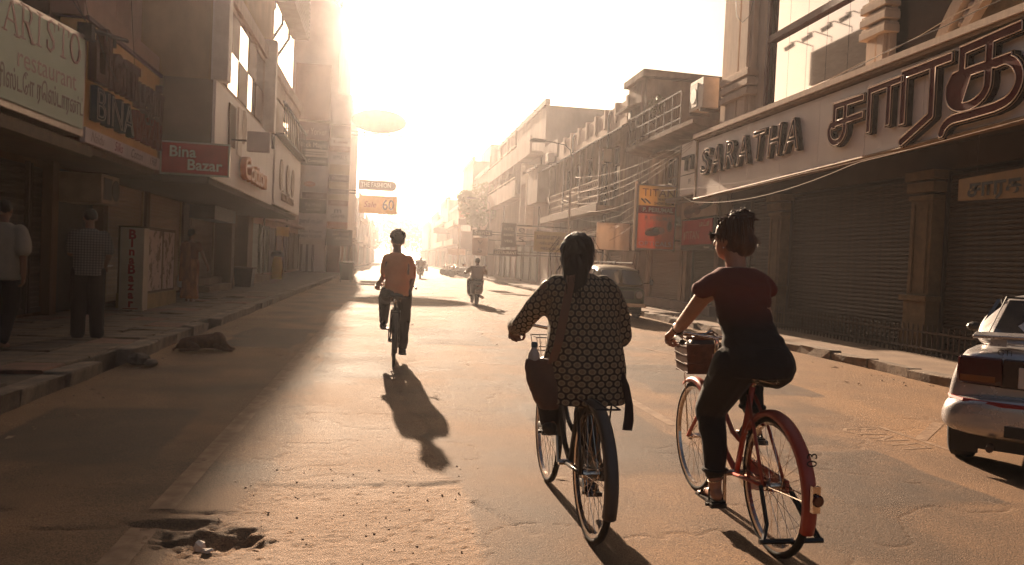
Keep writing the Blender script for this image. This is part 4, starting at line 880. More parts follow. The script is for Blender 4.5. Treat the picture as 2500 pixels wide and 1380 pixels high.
# ================================================================ signs on the sunny side
CANV = M('sun_bleached_canvas', (.80, .74, .66), .8, (.68, .62, .54), scale=2, bump=.3, bscale=6, trans=.3)
ti = thing('opticals_blade_sign', 'tall blade sign with yellow TITAN top and orange opticals poster', 'sign', (8.7, 24, 2.1))
FG = M('sign_frame_grey', (.42, .36, .30), .5, scale=6); MB().box(8.04, 9.40, 23.99, 24.12, 2.05, 2.088).box(8.04, 9.40, 23.99, 24.12, 4.162, 4.20).box(8.04, 8.098, 23.99, 24.12, 2.088, 4.162).box(9.372, 9.40, 23.99, 24.12, 2.088, 4.162).build('sign_frame', FG, ti)
box('sign_face', YEL, ti, 8.10, 9.37, 23.985, 24.002, 3.50, 4.16); box('sign_face', RED, ti, 8.10, 9.37, 23.985, 24.002, 3.24, 3.496)
OP = M('poster_orange', (.78, .33, .19), .55, (.66, .19, .10), scale=.9, lo=.3, hi=.7, trans=.3); box('sign_face', OP, ti, 8.10, 9.37, 23.985, 24.002, 2.09, 3.236)
lettering('TITAN', M('titan_red', (.33, .09, .03), .5, scale=5), ti, (8.78, 23.98, 3.92), .36, 'S', fit=1.12)
lettering('WATCH', G2, ti, (8.98, 23.98, 3.71), .12, 'S', fit=.42); lettering('SHOW ROOM', G2, ti, (8.98, 23.98, 3.58), .13, 'S', fit=.68, bold=.002)
lettering('P. PERUMAL', WLET, ti, (8.77, 23.98, 3.36), .20, 'S', fit=1.05, bold=.005); lettering('P. PERUMAL', M('faded_peach', (.62, .36, .25), .5, scale=5), ti, (8.82, 23.98, 3.08), .20, 'S', fit=1.0, bold=.005)
lettering('OPTICALS', WLET, ti, (8.72, 23.98, 2.24), .21, 'S', fit=1.12)
EY = M('poster_dark_brown', (.17, .05, .03), .5, scale=3); EL = M('poster_peach', (.62, .30, .20), .5, scale=3)
def ell2(cx, cz, rx, rz, x, mt, par, nm, a0=0, a1=360, tilt=0):
    p = [(cx+rx*math.cos(R(a)), cz+rz*math.sin(R(a))+tilt*rx*math.cos(R(a))) for a in np.linspace(a0, a1, 25)[:-1]]; return MB().prism(p, x, x+.004, 'Y').build(nm, mt, par)
ell2(8.70, 2.66, .34, .15, 23.974, EL, ti, 'eye_picture', tilt=.12); ell2(8.62, 2.60, .26, .10, 23.968, EY, ti, 'eye_picture', tilt=.10); ell2(8.72, 2.70, .11, .085, 23.962, M('poster_black', (.05, .02, .015), .4), ti, 'eye_picture'); ell2(9.20, 2.86, .10, .20, 23.974, EL, ti, 'ring_picture'); ell2(9.20, 2.86, .055, .14, 23.968, EY, ti, 'ring_picture')
for a, b in (((8.18, 3.72), (8.34, 3.58)), ((8.30, 3.72), (8.50, 3.57))): MB().tube([(a[0], 23.976, a[1]), (b[0], 23.976, b[1])], .026, 4).build('watch_picture', G2, ti)
MB().tube([(8.02, 24.08, 2.0), (8.03, 24.08, 4.28)], .045, 6).build('edge_post', CANV, ti); MB().tube([(9.42, 24.08, 2.0), (9.42, 24.08, 4.25)], .03, 6).build('edge_post', IRON, ti)
for z in (2.4, 3.0, 3.7): MB().cyl((9.40, 24.1, z), (9.7, 24.1, z), .025, n=5).build('bracket', IRON, ti)
td = thing('watch_shop_sign', 'red shop sign reading TITAN with small Tamil lettering above the green shutter', 'sign', (9.3, 21.7, 2.6))
box('sign_box', DARKM, td, 9.32, 9.5, 20.78, 23.2, 2.06, 3.02); box('sign_face', M('watch_sign_red', (.52, .03, .022), .6, (.42, .025, .02), scale=2), td, 9.29, 9.318, 20.85, 23.1, 2.22, 2.98)
lettering('TITAN', EL, td, (9.284, 22.25, 2.50), .36, 'W', fit=1.05); lettering('டைட்டன்', EL, td, (9.284, 21.4, 2.83), .20, 'W', fit=.72, bold=.006); lettering('Raymond', WLET, td, (9.31, 21.2, 2.13), .1, 'W'); box('stripe', EL, td, 9.284, 9.288, 22.95, 22.97, 2.22, 2.98)
MB().prism([(22.86+.07*math.cos(t), 2.5+.13*math.sin(t)) for t in np.linspace(0, 6.28, 14)[:-1]], 9.284, 9.288, 'X').build('emblem', EL, td)
wi = thing('winged_picture_sign', 'pale picture hoarding with a big dark winged insect above the red watch sign', 'sign', (9.25, 21.7, 3.3))
box('panel', M('picture_pale', (.46, .37, .28), .6, (.38, .29, .21), scale=2), wi, 9.24, 9.30, 20.5, 23.1, 3.05, 3.55)
for (y, z, a, b, t) in ((22.5, 3.24, .36, .2, .0), (21.9, 3.3, .3, .17, .15), (21.25, 3.36, .55, .08, -.12)):
    MB().prism([(y+a*math.cos(q), z+b*math.sin(q)+t*a*math.cos(q)) for q in np.linspace(0, 6.28, 20)[:-1]], 9.228, 9.238, 'X').build('wing_picture', EY if t >= 0 else BLACK, wi)
lettering('MURUGAN', BLACK, wi, (9.224, 22.4, 3.25), .22, 'W', fit=.8, bold=.004)
tp = thing('end_panel_sign', 'narrow upright cream panel with letters TI and PF ending the long fascia', 'sign', (8.9, 21.6, 4.5))
box('panel', PALE, tp, 8.85, 8.95, 21.0, 22.35, 3.70, 5.28); box('joint', IRON, tp, 8.842, 8.849, 21.0, 22.35, 4.30, 4.32); lettering('TI', BODY, tp, (8.81, 21.7, 4.62), .6, 'W', fit=.85, extrude=.03, bold=.01); lettering('PF', G2, tp, (8.845, 21.6, 4.08), .22, 'W'); MB().cyl((8.95, 22.38, 3.6), (8.95, 22.38, 5.3), .03, n=6).build('edge_post', TRIM, tp)
ca = thing('canvas_sign', 'blank sun-bleached canvas hoarding stretched on a box frame left of the opticals sign', 'sign', (8.2, 27, 2.1))
m = MB(); xs = np.linspace(7.56, 8.83, 12)
m.loft([[(x, 26.98+.03*math.sin(i*1.3)+.02*math.sin(z*5), z) for i, x in enumerate(xs)]+[(x, 27.03, z) for x in reversed(xs)] for z in np.linspace(2.05, 3.05, 7)]); m.build('canvas', CANV, ca, smooth=False)
box('side_panel', M('grey_canvas', (.30, .25, .20), .8, scale=2), ca, 8.84, 9.32, 27.05, 27.15, 2.06, 3.04); box('frame_bar', IRON, ca, 7.56, 9.3, 27.05, 27.10, 3.0, 3.06); box('frame_bar', IRON, ca, 7.56, 9.3, 27.05, 27.10, 2.04, 2.09)
def hang_sign(name, lab, x0, x1, z0, z1, Y, mat, words, lm=WLET, arm=9.3, th_=.012, grp=None):
    t = thing(name, lab, 'sign', ((x0+x1)/2, Y, z0), grp); box('sign_face', mat, t, x0, x1, Y-th_, Y+th_, z0, z1)
    if arm > x1:
        for z in (z0+.1, z1-.1): MB().cyl((x1, Y, z), (arm, Y, z), .025, n=5).build('bracket', IRON, t)
    for s_, fx, fz_, sz, wd in words: lettering(s_, lm, t, (x0+(x1-x0)*fx, Y-th_-.006, z0+(z1-z0)*fz_), sz, 'S', fit=wd)
G = 'hanging signs over the sunny pavement'
hang_sign('yellow_shop_sign', 'faded yellow sign with red and dark Tamil lines beside the canvas hoarding', 6.2, 7.62, 1.95, 2.82, 32, M('faded_yellow', (.55, .42, .16), .7, (.45, .34, .12), scale=2), [('கண்ணன் மருந்தகம்', .5, .72, .26, 1.2), ('ஆங்கில மருந்து கடை', .5, .42, .18, 1.1), ('MEDICALS', .5, .15, .16, .8)], MAROON, grp=G)
hang_sign('dark_menu_sign', 'dark upright sign with restaurant lettering before the portal frame', 5.67, 6.42, 2.2, 3.42, 38, G2, [('HOTEL', .5, .75, .2, .5), ('INDIAN', .5, .5, .16, .5), ('VEG', .5, .25, .18, .4)], grp=G)
hang_sign('restaurant_strip_sign', 'narrow dark strip reading RESTAURANT below the menu sign', 5.35, 6.6, 1.75, 2.08, 38.3, G2, [('RESTAURANT', .5, .5, .22, 1.1)], grp=G)
hang_sign('arrow_shop_sign', 'brown arrow-shaped sign reading Sania', 4.65, 5.75, 2.85, 3.17, 42, G2, [('Sania', .5, .5, .34, .9)], arm=8.4, grp=G)
hang_sign('film_strip_sign', 'pale upright sign with a film strip border under the arrow sign', 4.7, 5.6, 1.75, 2.75, 42.4, G3, [('V', .5, .72, .34, .3), ('5', .5, .28, .34, .25)], G2, arm=8.4, grp=G)
hang_sign('white_logo_sign', 'white double sign with dark round emblems beside the yellow sign', 8.0, 8.6, 2.6, 3.9, 47, G3, [('e', .5, .72, .6, .4), ('s', .5, .28, .6, .35)], G2, grp=G)
hang_sign('pink_hoarding', 'large pale pink hoarding hung over the far pavement beside a tall white post', 7.1, 8.9, 5.8, 7.4, 76, G5, [], EL, grp=G)
hang_sign('brown_bar_sign', 'long brown bar sign right under the pink hoarding', 6.9, 9.0, 5.0, 5.6, 75.6, G4, [], grp=G)
hang_sign('brown_small_bar_sign', 'small brown bar sign on the farthest house of the sunny side', 6.5, 8.3, 5.2, 6.0, 110, G4, [], grp=G)
hang_sign('mauve_shop_sign', 'mauve hanging board lower on the tall white post', 7.3, 8.7, 2.6, 4.4, 76.5, G4, [], grp=G)
hang_sign('white_awning_sign', 'small white awning board low beside the tall white post', 6.2, 8.0, 2.0, 2.6, 78, G3, [], grp=G)
tag(MB().tube([(7.05, 76.2, .1), (7.05, 76.2, 7.6)], .09, 8).build('sign_post', WHITE), 'tall white pole carrying the pink hoarding', 'pole')
rs = thing('roof_script_sign', 'thin script lettering reading Family Inn on a roof frame against the sky', 'sign', (6.2, 97, 8.8))
lettering('family Inn', G4, rs, (6.9, 97, 9.9), 1.1, 'S', fit=3.6, shear=.3); box('frame_bar', IRON, rs, 4.9, 9.0, 97.0, 97.1, 9.25, 9.33)
for x in (5.6, 7.2, 8.8): MB().cyl((x, 97.05, 8.0), (x, 97.05, 9.3), .05, n=5).build('leg', IRON, rs)
ac0 = thing('air_conditioner', 'white outdoor air conditioner unit on the terrace edge beside the cream pilaster', 'air conditioner', (8.75, 21.0, 6.0))
box('casing', WHITE, ac0, 8.62, 9.10, 20.4, 21.35, 6.05, 6.92, bevel=.015); box('grille', M('grille_grey', (.34, .29, .24), .6, scale=4), ac0, 8.60, 8.622, 20.78, 21.3, 6.15, 6.82); MB().lathe([(.22, 8.592), (.22, 8.602)], (0, 21.04, 6.48), 'X', 18).build('fan_guard', DARKM, ac0); box('bracket', IRON, ac0, 8.6, 9.2, 20.5, 20.56, 5.96, 6.045); box('bracket', IRON, ac0, 8.6, 9.2, 21.2, 21.26, 5.96, 6.045)
pt = thing('potted_plant', 'sunlit yellow-green potted plant on the terrace railing', 'plant', (8.7, 24.6, 5.8))
MB().lathe([(.12, 6.35), (.17, 6.62), (.16, 6.62)], (8.75, 24.6, 0), 'Z', 12).build('pot', IRON, pt)
def leaf_cloud(c, r, n, sz, seed):
    q = random.Random(seed); m = MB()
    for i in range(n):
        d = Vector((q.gauss(0, 1), q.gauss(0, 1), q.gauss(0, 1))).normalized()*(q.random()**.4); p = Vector(c)+Vector((d.x*r[0], d.y*r[1], d.z*r[2]))
        a = Vector((q.gauss(0, 1), q.gauss(0, 1), q.gauss(0, 1))).normalized(); b = a.cross(Vector((q.gauss(0, 1), q.gauss(0, 1), q.gauss(0, 1)))).normalized(); s_ = sz*q.uniform(.6, 1.4)
        m.add([p-a*s_, p-b*s_*.45, p+a*s_, p+b*s_*.45], [(0, 1, 2, 3)])
    return m
LF = M('leaf_green', (.15, .16, .045), .6, (.07, .085, .03), scale=3)
leaf_cloud((8.75, 24.6, 6.95), (.3, .3, .36), 170, .06, 3).build('foliage', LF, pt)
# street lamps
def street_lamp(x, y, h, lab):
    t = thing('street_lamp', lab, 'street lamp', (x, y, .12), 'street lamps on the sunny side')
    MB().tube([(x, y, .12), (x, y, h*.5), (x, y, h-.5)], [.065, .05, .04], 8).build('pole', CONCR, t)
    MB().tube([(x, y, h-.55), (x-.1, y, h-.2), (x-.35, y, h), (x-.9, y, h+.08), (x-1.25, y, h+.1)], .024, 6).build('arm', IRON, t)
    MB().prism([(x-1.95, h+.10), (x-1.9, h+.02), (x-1.25, h+.05), (x-1.2, h+.15), (x-1.8, h+.19)], y-.12, y+.12, 'Y').build('lamp_head', DARKM, t, bevel=.01)
street_lamp(7.95, 33, 6.75, 'street lamp with a curved arm in front of the lattice balcony'); street_lamp(8.1, 61, 6.4, 'hazy street lamp in front of the balcony block')
# tree between the far houses
tr = thing('street_tree', 'hazy leafy street tree between the balcony block and the pinkish house', 'tree', (8.7, 68.5, .12))
MB().tube([(8.7, 68.5, .1), (8.65, 68.5, 2.5), (8.75, 68.4, 4.2)], [.28, .22, .16], 8).tube([(8.65, 68.5, 3.2), (7.7, 68.3, 5.2), (7.3, 68, 6.4)], [.13, .09, .04], 6).tube([(8.7, 68.5, 3.8), (9.4, 69, 5.8), (9.7, 69.2, 7)], [.13, .09, .04], 6).build('trunk', IRON, tr)
LFT = M('far_leaf', (.12, .13, .06), .8, (.07, .08, .035), scale=1, trans=.35)
m = leaf_cloud((7.4, 68, 6.3), (1.3, 1.4, 1.1), 650, .17, 5)
for c, r_, s_ in (((8.6, 68.5, 7.6), (1.5, 1.6, 1.1), 6), ((9.5, 69, 6.6), (1.1, 1.4, 1.2), 7), ((7.9, 67.8, 5.2), (1.0, 1.1, .8), 8), ((6.8, 68.2, 7.2), (.8, .9, .6), 9)):
    k = leaf_cloud(c, r_, 450, .17, s_); m.add(k.v, k.f)
m.build('crown', LFT, tr)
far_trees = thing('street_tree', 'round tree mass at the very end of the street closing the view', 'tree', (1.0, 190, 0))
MB().tube([(1, 190, 0), (1, 190, 6)], [.5, .3], 8).build('trunk', IRON, far_trees); k = leaf_cloud((1, 190, 8), (7, 5, 5), 1400, .5, 12); k2 = leaf_cloud((-7, 192, 6), (6, 4, 4), 900, .5, 13); k.add(k2.v, k2.f); k2 = leaf_cloud((8, 192, 6.5), (5, 4, 4.5), 900, .5, 14); k.add(k2.v, k2.f); k.build('crown', LFT, far_trees)
# ================================================================ cables
CAB = M('pale_cable', (.52, .43, .34), .6, (.38, .30, .22), scale=20, spec=.2); CABD = M('dark_cable', (.05, .035, .03), .5, scale=20)
def sag(a, b, s_, n=14, seed=0, j=0.0):
    a, b = Vector(a), Vector(b); r = random.Random(seed)
    return [a.lerp(b, k/n)+Vector((r.uniform(-j, j), r.uniform(-j, j), -4*s_*(k/n)*(1-k/n)+r.uniform(-j, j))) for k in range(n+1)]
GC = 'cables strung along the sunny facades'
def cable(lab, pts, r=.012, mat=CAB, grp=GC): return tag(MB().tube(pts, r*.46, 5).build('cable', mat, smooth=True), lab, 'cable', grp)
corner = (8.60, 20.85, 5.22)
cable('topmost taut cable from the lattice balcony to the corner of the cream fascia', sag((8.3, 33.6, 5.42), corner, .30, seed=1), .013)
cable('second cable from the lattice balcony to the fascia corner', sag((8.3, 34.6, 4.83), (8.6, 20.9, 5.15), .38, seed=2), .013)
cable('third cable from the lattice balcony to the fascia corner', sag((8.3, 35.2, 4.70), (8.6, 20.95, 5.10), .55, seed=3), .012)
cable('lowest cable of the fan between the lattice balcony and the fascia corner', sag((8.3, 35.8, 4.55), (8.6, 21, 5.02), .72, seed=4), .012)
cable('cable sagging from the stained block down to the fascia top', sag((9.2, 27.7, 7.08), (8.9, 20.2, 5.31), .45, seed=5), .014)
cable('cable running from the stained block down to the veranda eave', sag((9.2, 27.7, 7.08), (8.6, 31, 6.1), .1, seed=6), .012)
cable('thick bright cable looping from the opticals sign under the lower edge of the cream fascia', sag((8.7, 23.9, 4.18), (8.58, 22.5, 4.08), .02, 4)+sag((8.58, 22.3, 4.02), (8.58, 20.7, 3.40), .06, 6)+sag((8.58, 20.4, 3.36), (8.56, 13.2, 3.52), .22, 12)+sag((8.56, 12.8, 3.56), (8.56, 5, 3.95), .05, 8), .015)
cable('thin cable running level from the opticals sign across the fascia bottom', sag((8.6, 24, 4.0), (8.6, 15, 3.62), .08, 10, 7, .01), .009)
cable('second thin cable clipped along the lower trim of the fascia', sag((8.58, 20.6, 3.50), (8.57, 9, 3.68), .04, 14, 8, .012), .009)
cable('cable from the opticals sign sagging to the lattice balcony floor', sag((8.1, 24, 3.75), (8.0, 35.5, 4.5), .5, 12, 9, .02), .014)
cable('second sagging cable from the opticals sign to the lattice balcony floor', sag((8.1, 24, 3.55), (8.0, 35.8, 4.4), .75, 12, 10, .03), .012)
cable('loose cable drooping low between the opticals sign and the lamp post', sag((8.1, 24, 3.35), (7.95, 33, 3.1), .5, 12, 11, .04), .010)
cable('tangled cable drooping from the balcony corner behind the ponytailed cyclist', [(7.9, 37.6, 4.8), (7.9, 36.9, 4.3), (7.85, 36, 3.4), (7.85, 35, 2.95), (7.9, 33.8, 2.70)]+sag((7.95, 33, 2.7), (8.1, 24.1, 2.95), .55, 10), .018)
cable('short curled cable end hanging off the balcony floor', [(7.9, 39.5, 3.9), (7.85, 39.3, 3.2), (7.9, 38.8, 2.85), (7.9, 38, 2.9)], .012)
cable('wavy thin cable between balcony floor and opticals sign', sag((7.9, 38.5, 3.3), (8.1, 24, 3.1), .45, 26, 12, .10), .008)
cable('dark cable lying along the top of the cream fascia', sag((8.75, 15.2, 5.40), (8.85, 8.5, 5.72), .02, 10, 14, .03), .016, CABD); cable('pale cable crossing the arch above the fascia', sag((8.75, 15.0, 5.42), (8.95, 7, 6.05), .06, 10, 15, .03), .014)
cable('dark looped cable hanging on the cream pilaster', [(9.02, 19.6, 9.4), (9.0, 19.3, 8.3), (8.98, 18.9, 8.0), (8.98, 18.5, 8.05), (9.05, 18.1, 9.2)], .016, CABD)
for k in range(3): cable(['cable drooping low past the far lamp on the sunny side', 'higher cable beyond the arrow sign', 'far cable near the white pole'][k], sag((8.3, 46+k*9, 3.6+k*.5), (7.2, 60+k*8, 4.2+k*.3), .5, 10, 20+k), .016)
GL = 'cables on the shady side'
cable('cable from the bracket above the golden fascia up to the left', sag((-4.45, 12.1, 4.62), (-4.6, 10.2, 5.5), .05), .012, CABD, GL); cable('steeper cable from the bracket up the pink wall', sag((-4.45, 12.15, 4.65), (-4.8, 11.6, 7.0), .02), .012, CABD, GL); cable('cable dropping along the pink ledge from the windows to the fascia', sag((-4.45, 13.9, 5.6), (-4.45, 14.3, 4.2), .1, 8), .010, CABD, GL); cable('loose cable leaving the bracket towards the golden letters', sag((-4.40, 12.2, 4.60), (-4.42, 13.9, 3.95), .15, 10), .010, CABD, GL)
cable('uppermost cable spreading from the bracket towards the restaurant windows', sag((-4.5, 12.1, 4.66), (-4.9, 10.8, 6.6), .03), .010, CABD, GL)
br = thing('wire_bracket', 'rusty iron wire bracket on the corner of the mint restaurant sign', 'bracket', (-4.5, 12.3, 4.6)); MB().box(-4.62, -4.42, 12.15, 12.3, 4.42, 4.66).tube([(-4.5, 12.3, 4.6), (-4.3, 13.3, 4.72)], .035, 5).build('arm', IRON, br)
for y in (12.7, 13.1): MB().cyl((-4.42, y, 4.55), (-4.42, y, 4.72), .03, n=6).build('insulator', IRON, br)
# ================================================================ street furniture on the shady side
lb = thing('square_floodlight', 'square floodlight on a long arm before the white shop fascia', 'lamp', (-2.9, 17.6, 3.8))
box('lamp_housing', G1, lb, -3.14, -2.66, 17.5, 17.66, 3.60, 4.05, bevel=.02); MB().cyl((-3.5, 17.58, 3.84), (-3.14, 17.58, 3.84), .022, n=6).build('arm', IRON, lb); box('bracket', IRON, lb, -2.62, -2.56, 17.5, 17.6, 3.7, 4.0)
bx = thing('upright_shop_sign', 'upright cream box sign with Bina Bazar spelled downwards in red letters', 'sign', (-4.9, 15.9, .12))
box('sign_box', M('sign_cream_box', (.50, .42, .30), .6, (.40, .32, .22), scale=2), bx, -5.12, -4.68, 15.8, 16.12, .13, 1.76, bevel=.008)
for k, c in enumerate('BinaBazar'): lettering(c, RED, bx, (-4.90, 15.793, 1.62-k*.165-(0.02 if k > 3 else 0)), .25 if c == 'B' else .22, 'S', name='letter', bold=.010)
box('underline', RED, bx, -5.04, -4.76, 15.79, 15.797, .17, .185)
pc = thing('poster_cabinet', 'low cabinet pasted with torn white posters beside the upright sign', 'cabinet', (-4.9, 17, .12))
box('cabinet', M('cabinet_brown', (.20, .15, .10), .8, scale=4), pc, -5.3, -4.76, 16.25, 18.3, .45, 1.80); box('base', M('base_yellow', (.42, .30, .13), .8, (.28, .2, .09), scale=4), pc, -5.3, -4.72, 16.2, 18.35, .12, .45)
PO = M('torn_poster', (.48, .38, .32), .8, (.22, .15, .10), scale=4, lo=.42, hi=.5, detail=9)
for a, b in ((16.35, 17.25), (17.4, 18.2)): box('poster', PO, pc, -4.762, -4.75, a, b, .5, 1.74)
ac1 = thing('air_conditioner', 'dusty air conditioner hung in the dark doorway under the golden fascia', 'air conditioner', (-5.4, 15, 2.2))
box('casing', M('ac_cream', (.34, .27, .19), .7, (.25, .19, .13), scale=3), ac1, -5.85, -5.1, 14.7, 15.6, 2.15, 2.68, bevel=.012); box('grille', DARKM, ac1, -5.098, -5.09, 14.78, 15.2, 2.22, 2.62); MB().lathe([(.2, -5.09), (.2, -5.08)], (0, 15.38, 2.42), 'X', 14).build('fan_guard', DARKM, ac1)
wb = thing('wheelie_bin', 'dark green wheelie bin standing at the left kerb', 'bin', (-2.07, 41, 0))
BG = M('bin_green', (.03, .045, .03), .6, scale=5)
MB().loft([[(-2.36, 40.7, .12), (-1.78, 40.7, .12), (-1.78, 41.3, .12), (-2.36, 41.3, .12)], [(-2.44, 40.6, 1.0), (-1.70, 40.6, 1.0), (-1.70, 41.4, 1.0), (-2.44, 41.4, 1.0)]]).build('body', BG, wb); MB().prism([(40.55, 1.002), (41.45, 1.002), (41.42, 1.09), (40.58, 1.06)], -2.47, -1.67, 'X').build('lid', M('bin_lid', (.10, .09, .07), .5), wb, bevel=.01)
for x in (-2.36, -1.82): MB().lathe([(.10, -.04), (.10, .04)], (x, 40.72, .105), 'X', 12).build('wheel', DARKM, wb)
bb2 = thing('square_dustbin', 'low dark square dustbin by the shop step', 'bin', (-5.0, 28.3, .12)); MB().loft([[(-5.25, 28, .13), (-4.72, 28, .13), (-4.72, 28.6, .13), (-5.25, 28.6, .13)], [(-5.3, 27.95, .78), (-4.66, 27.95, .78), (-4.66, 28.65, .78), (-5.3, 28.65, .78)]]).build('body', DARKM, bb2); box('rim', IRON, bb2, -5.32, -4.64, 27.93, 28.67, .782, .83)
ys_ = thing('yellow_stand', 'small yellow street shrine post with a dark cap and sign board', 'stand', (-5.2, 38, .12)); MB().lathe([(.24, .13), (.26, .7), (.2, 1.15), (.14, 1.2)], (-5.2, 38, 0), 'Z', 12).build('body', YEL, ys_); MB().lathe([(.32, 1.2), (.3, 1.42), (.1, 1.5)], (-5.2, 38, 0), 'Z', 12).build('cap', DARKM, ys_); MB().cyl((-5.0, 38, .13), (-5.0, 38, 2.2), .03, n=6).build('post', CREAM, ys_); box('board', YEL, ys_, -5.3, -4.7, 37.98, 38.02, 2.2, 2.65)
lump = thing('broken_kerb_lump', 'broken lump of concrete lying where the left kerb is missing', 'rubble', (-2.86, 9.55, 0))
m = MB().ell((-2.86, 9.6, .055), (.14, .12, .08), 8, 5); m.v = [(v[0]+random.uniform(-.02, .02), v[1]+random.uniform(-.02, .02), v[2]+random.uniform(-.015, .015)) for v in m.v]; m.build('stone', KERB, lump); MB().ell((-2.68, 9.45, .04), (.08, .09, .05), 7, 4).build('stone', KERB, lump)
def jag(c, r, s_):
    q = random.Random(s_); m = MB().ell(c, r, 7, 4); m.v = [(v[0]+q.uniform(-.3, .3)*r[0], v[1]+q.uniform(-.3, .3)*r[1], v[2]+q.uniform(-.25, .25)*r[2]) for v in m.v]; return m
tag(jag((-.83, 3.80, -.03), (.036, .028, .028), 1).build('pebble', WHITE), 'white stone lying in the pothole in the left foreground', 'stone')
tag(jag((-.775, 3.70, -.012), (.036, .018, .011), 2).build('pebble', WHITE), 'flat pale stone just below the white one in the pothole', 'stone')

# clutter on the hazy facades: air conditioner boxes and rain pipes
acs = thing('air_conditioner', 'small air conditioner box fixed to a hazy upper facade of the sunny side', 'air conditioner', (0, 0, 0), 'air conditioners on the sunny facades')
box('casing', WHITE, acs, -.35, .0, -.42, .42, 0, .55, bevel=.012); box('grille', DARKM, acs, -.356, -.351, -.36, .1, .06, .49); box('bracket', IRON, acs, -.3, .02, -.36, -.32, -.06, -.001); box('bracket', IRON, acs, -.3, .02, .32, .36, -.06, -.001)
for k, (x, y, z) in enumerate(((9.28, 43.2, 7.3), (9.28, 51.3, 6.5), (9.28, 57.4, 9.6), (9.28, 74, 5.6), (9.28, 79, 8.0), (9.08, 88, 6.4), (9.28, 31.75, 5.9), (8.88, 101, 5.9))):
    o = acs if k == 0 else copy_tree(acs)
    o['label'] = 'small air conditioner box '+('on the wall above the jutting box room', 'on the balcony block just beyond the white portal frame', 'high between the upper windows of the balcony block', 'low on the pinkish house past the street tree', 'high on the pinkish house past the street tree', 'on the tall square grey house above the tree', 'on the veranda house wall near its first window', 'on the house carrying the roof sign')[k]
    o.location = (x, y, z)
acl = thing('air_conditioner', 'small air conditioner box fixed to the set-back wall of the shady side', 'air conditioner', (0, 0, 0), 'air conditioners on the shady facades')
box('casing', CREAM, acl, 0, .35, -.42, .42, 0, .55, bevel=.012); box('grille', DARKM, acl, .351, .356, -.36, .1, .06, .49)
for k, (x, y, z) in enumerate(((-6.38, 36, 4.4), (-6.38, 44, 6.6), (-4.18, 80, 5.2), (-3.88, 92, 4.9))):
    o = acl if k == 0 else copy_tree(acl)
    o['label'] = 'small cream air conditioner box '+('low on the near half of the set-back pink house', 'high on the far half of the set-back pink house', 'on the hazy pink house right behind the sign tower', 'on the low grey house past the sign tower')[k]
    o.location = (x, y, z)
for par, x, ys in ((vh, 9.25, (31.9, 38.3)), (bpy.data.objects['balcony_block'], 9.24, (46.4, 51.9, 61)), (rh, -6.34, (33, 41, 50))):
    for y in ys: MB().tube([(x, y, .2), (x, y, 8.0), (x+(.1 if x > 0 else -.1), y, 8.2)], .05, 6).build('rain_pipe', IRON, par)
# ================================================================ vehicles
SILV = M('silver_car_paint', (.52, .56, .62), .28, (.47, .51, .57), scale=2, metal=.6, dust=.10)
GLS = M('car_glass', (.05, .05, .055), .04, (.045, .045, .05), spec=1.0)
RUB = M('tyre_rubber', (.022, .020, .019), .85, (.014, .013, .012), scale=20)
CHR = M('chrome', (.62, .60, .58), .15, (.5, .48, .46), metal=1.0, scale=10)
PLAST = M('black_plastic', (.025, .023, .022), .45, (.018, .016, .015), scale=10)
TAIL = M('tail_lamp_red', (.085, .006, .005), .10, (.06, .005, .004), scale=5, spec=.8)
def subd(o, n=2):
    m = o.modifiers.new('smooth', 'SUBSURF'); m.levels = n; m.render_levels = n; o.data.shade_smooth(); return o
def ring(y, w_, zb, zt, r=.06, tw=None, x0=0.0):
    tw = w_ if tw is None else tw
    return [(x0-w_+r, y, zb), (x0+w_-r, y, zb), (x0+w_, y, zb+r), (x0+w_*1.0, y, (zb+zt)/2), (x0+tw, y, zt-r), (x0+tw-r, y, zt), (x0-tw+r, y, zt), (x0-tw, y, zt-r), (x0-w_, y, (zb+zt)/2), (x0-w_, y, zb+r)]
def tyre_wheel(par, c, rad, wd, axis='X', rimm=None):
    w_ = MB().lathe([(rad*.12, -wd*.45), (rad*.55, -wd*.40), (rad*.62, -wd*.48), (rad*.62, wd*.48), (rad*.55, wd*.40), (rad*.12, wd*.45)], c, axis, 20).build('wheel', rimm or CHR, par, smooth=False)
    MB().lathe([(rad*.60, -wd*.46), (rad*.86, -wd*.52), (rad*.97, -wd*.42), (rad, -wd*.2), (rad, wd*.2), (rad*.97, wd*.42), (rad*.86, wd*.52), (rad*.60, wd*.46)], c, axis, 28).build('tyre', RUB, w_, smooth=True); return w_
def place(root, loc, head=0.0, lean=0.0):
    root.matrix_world = Matrix.Translation(Vector(loc)) @ Matrix.Rotation(R(-head), 4, 'Z') @ Matrix.Rotation(R(lean), 4, 'Y'); return root
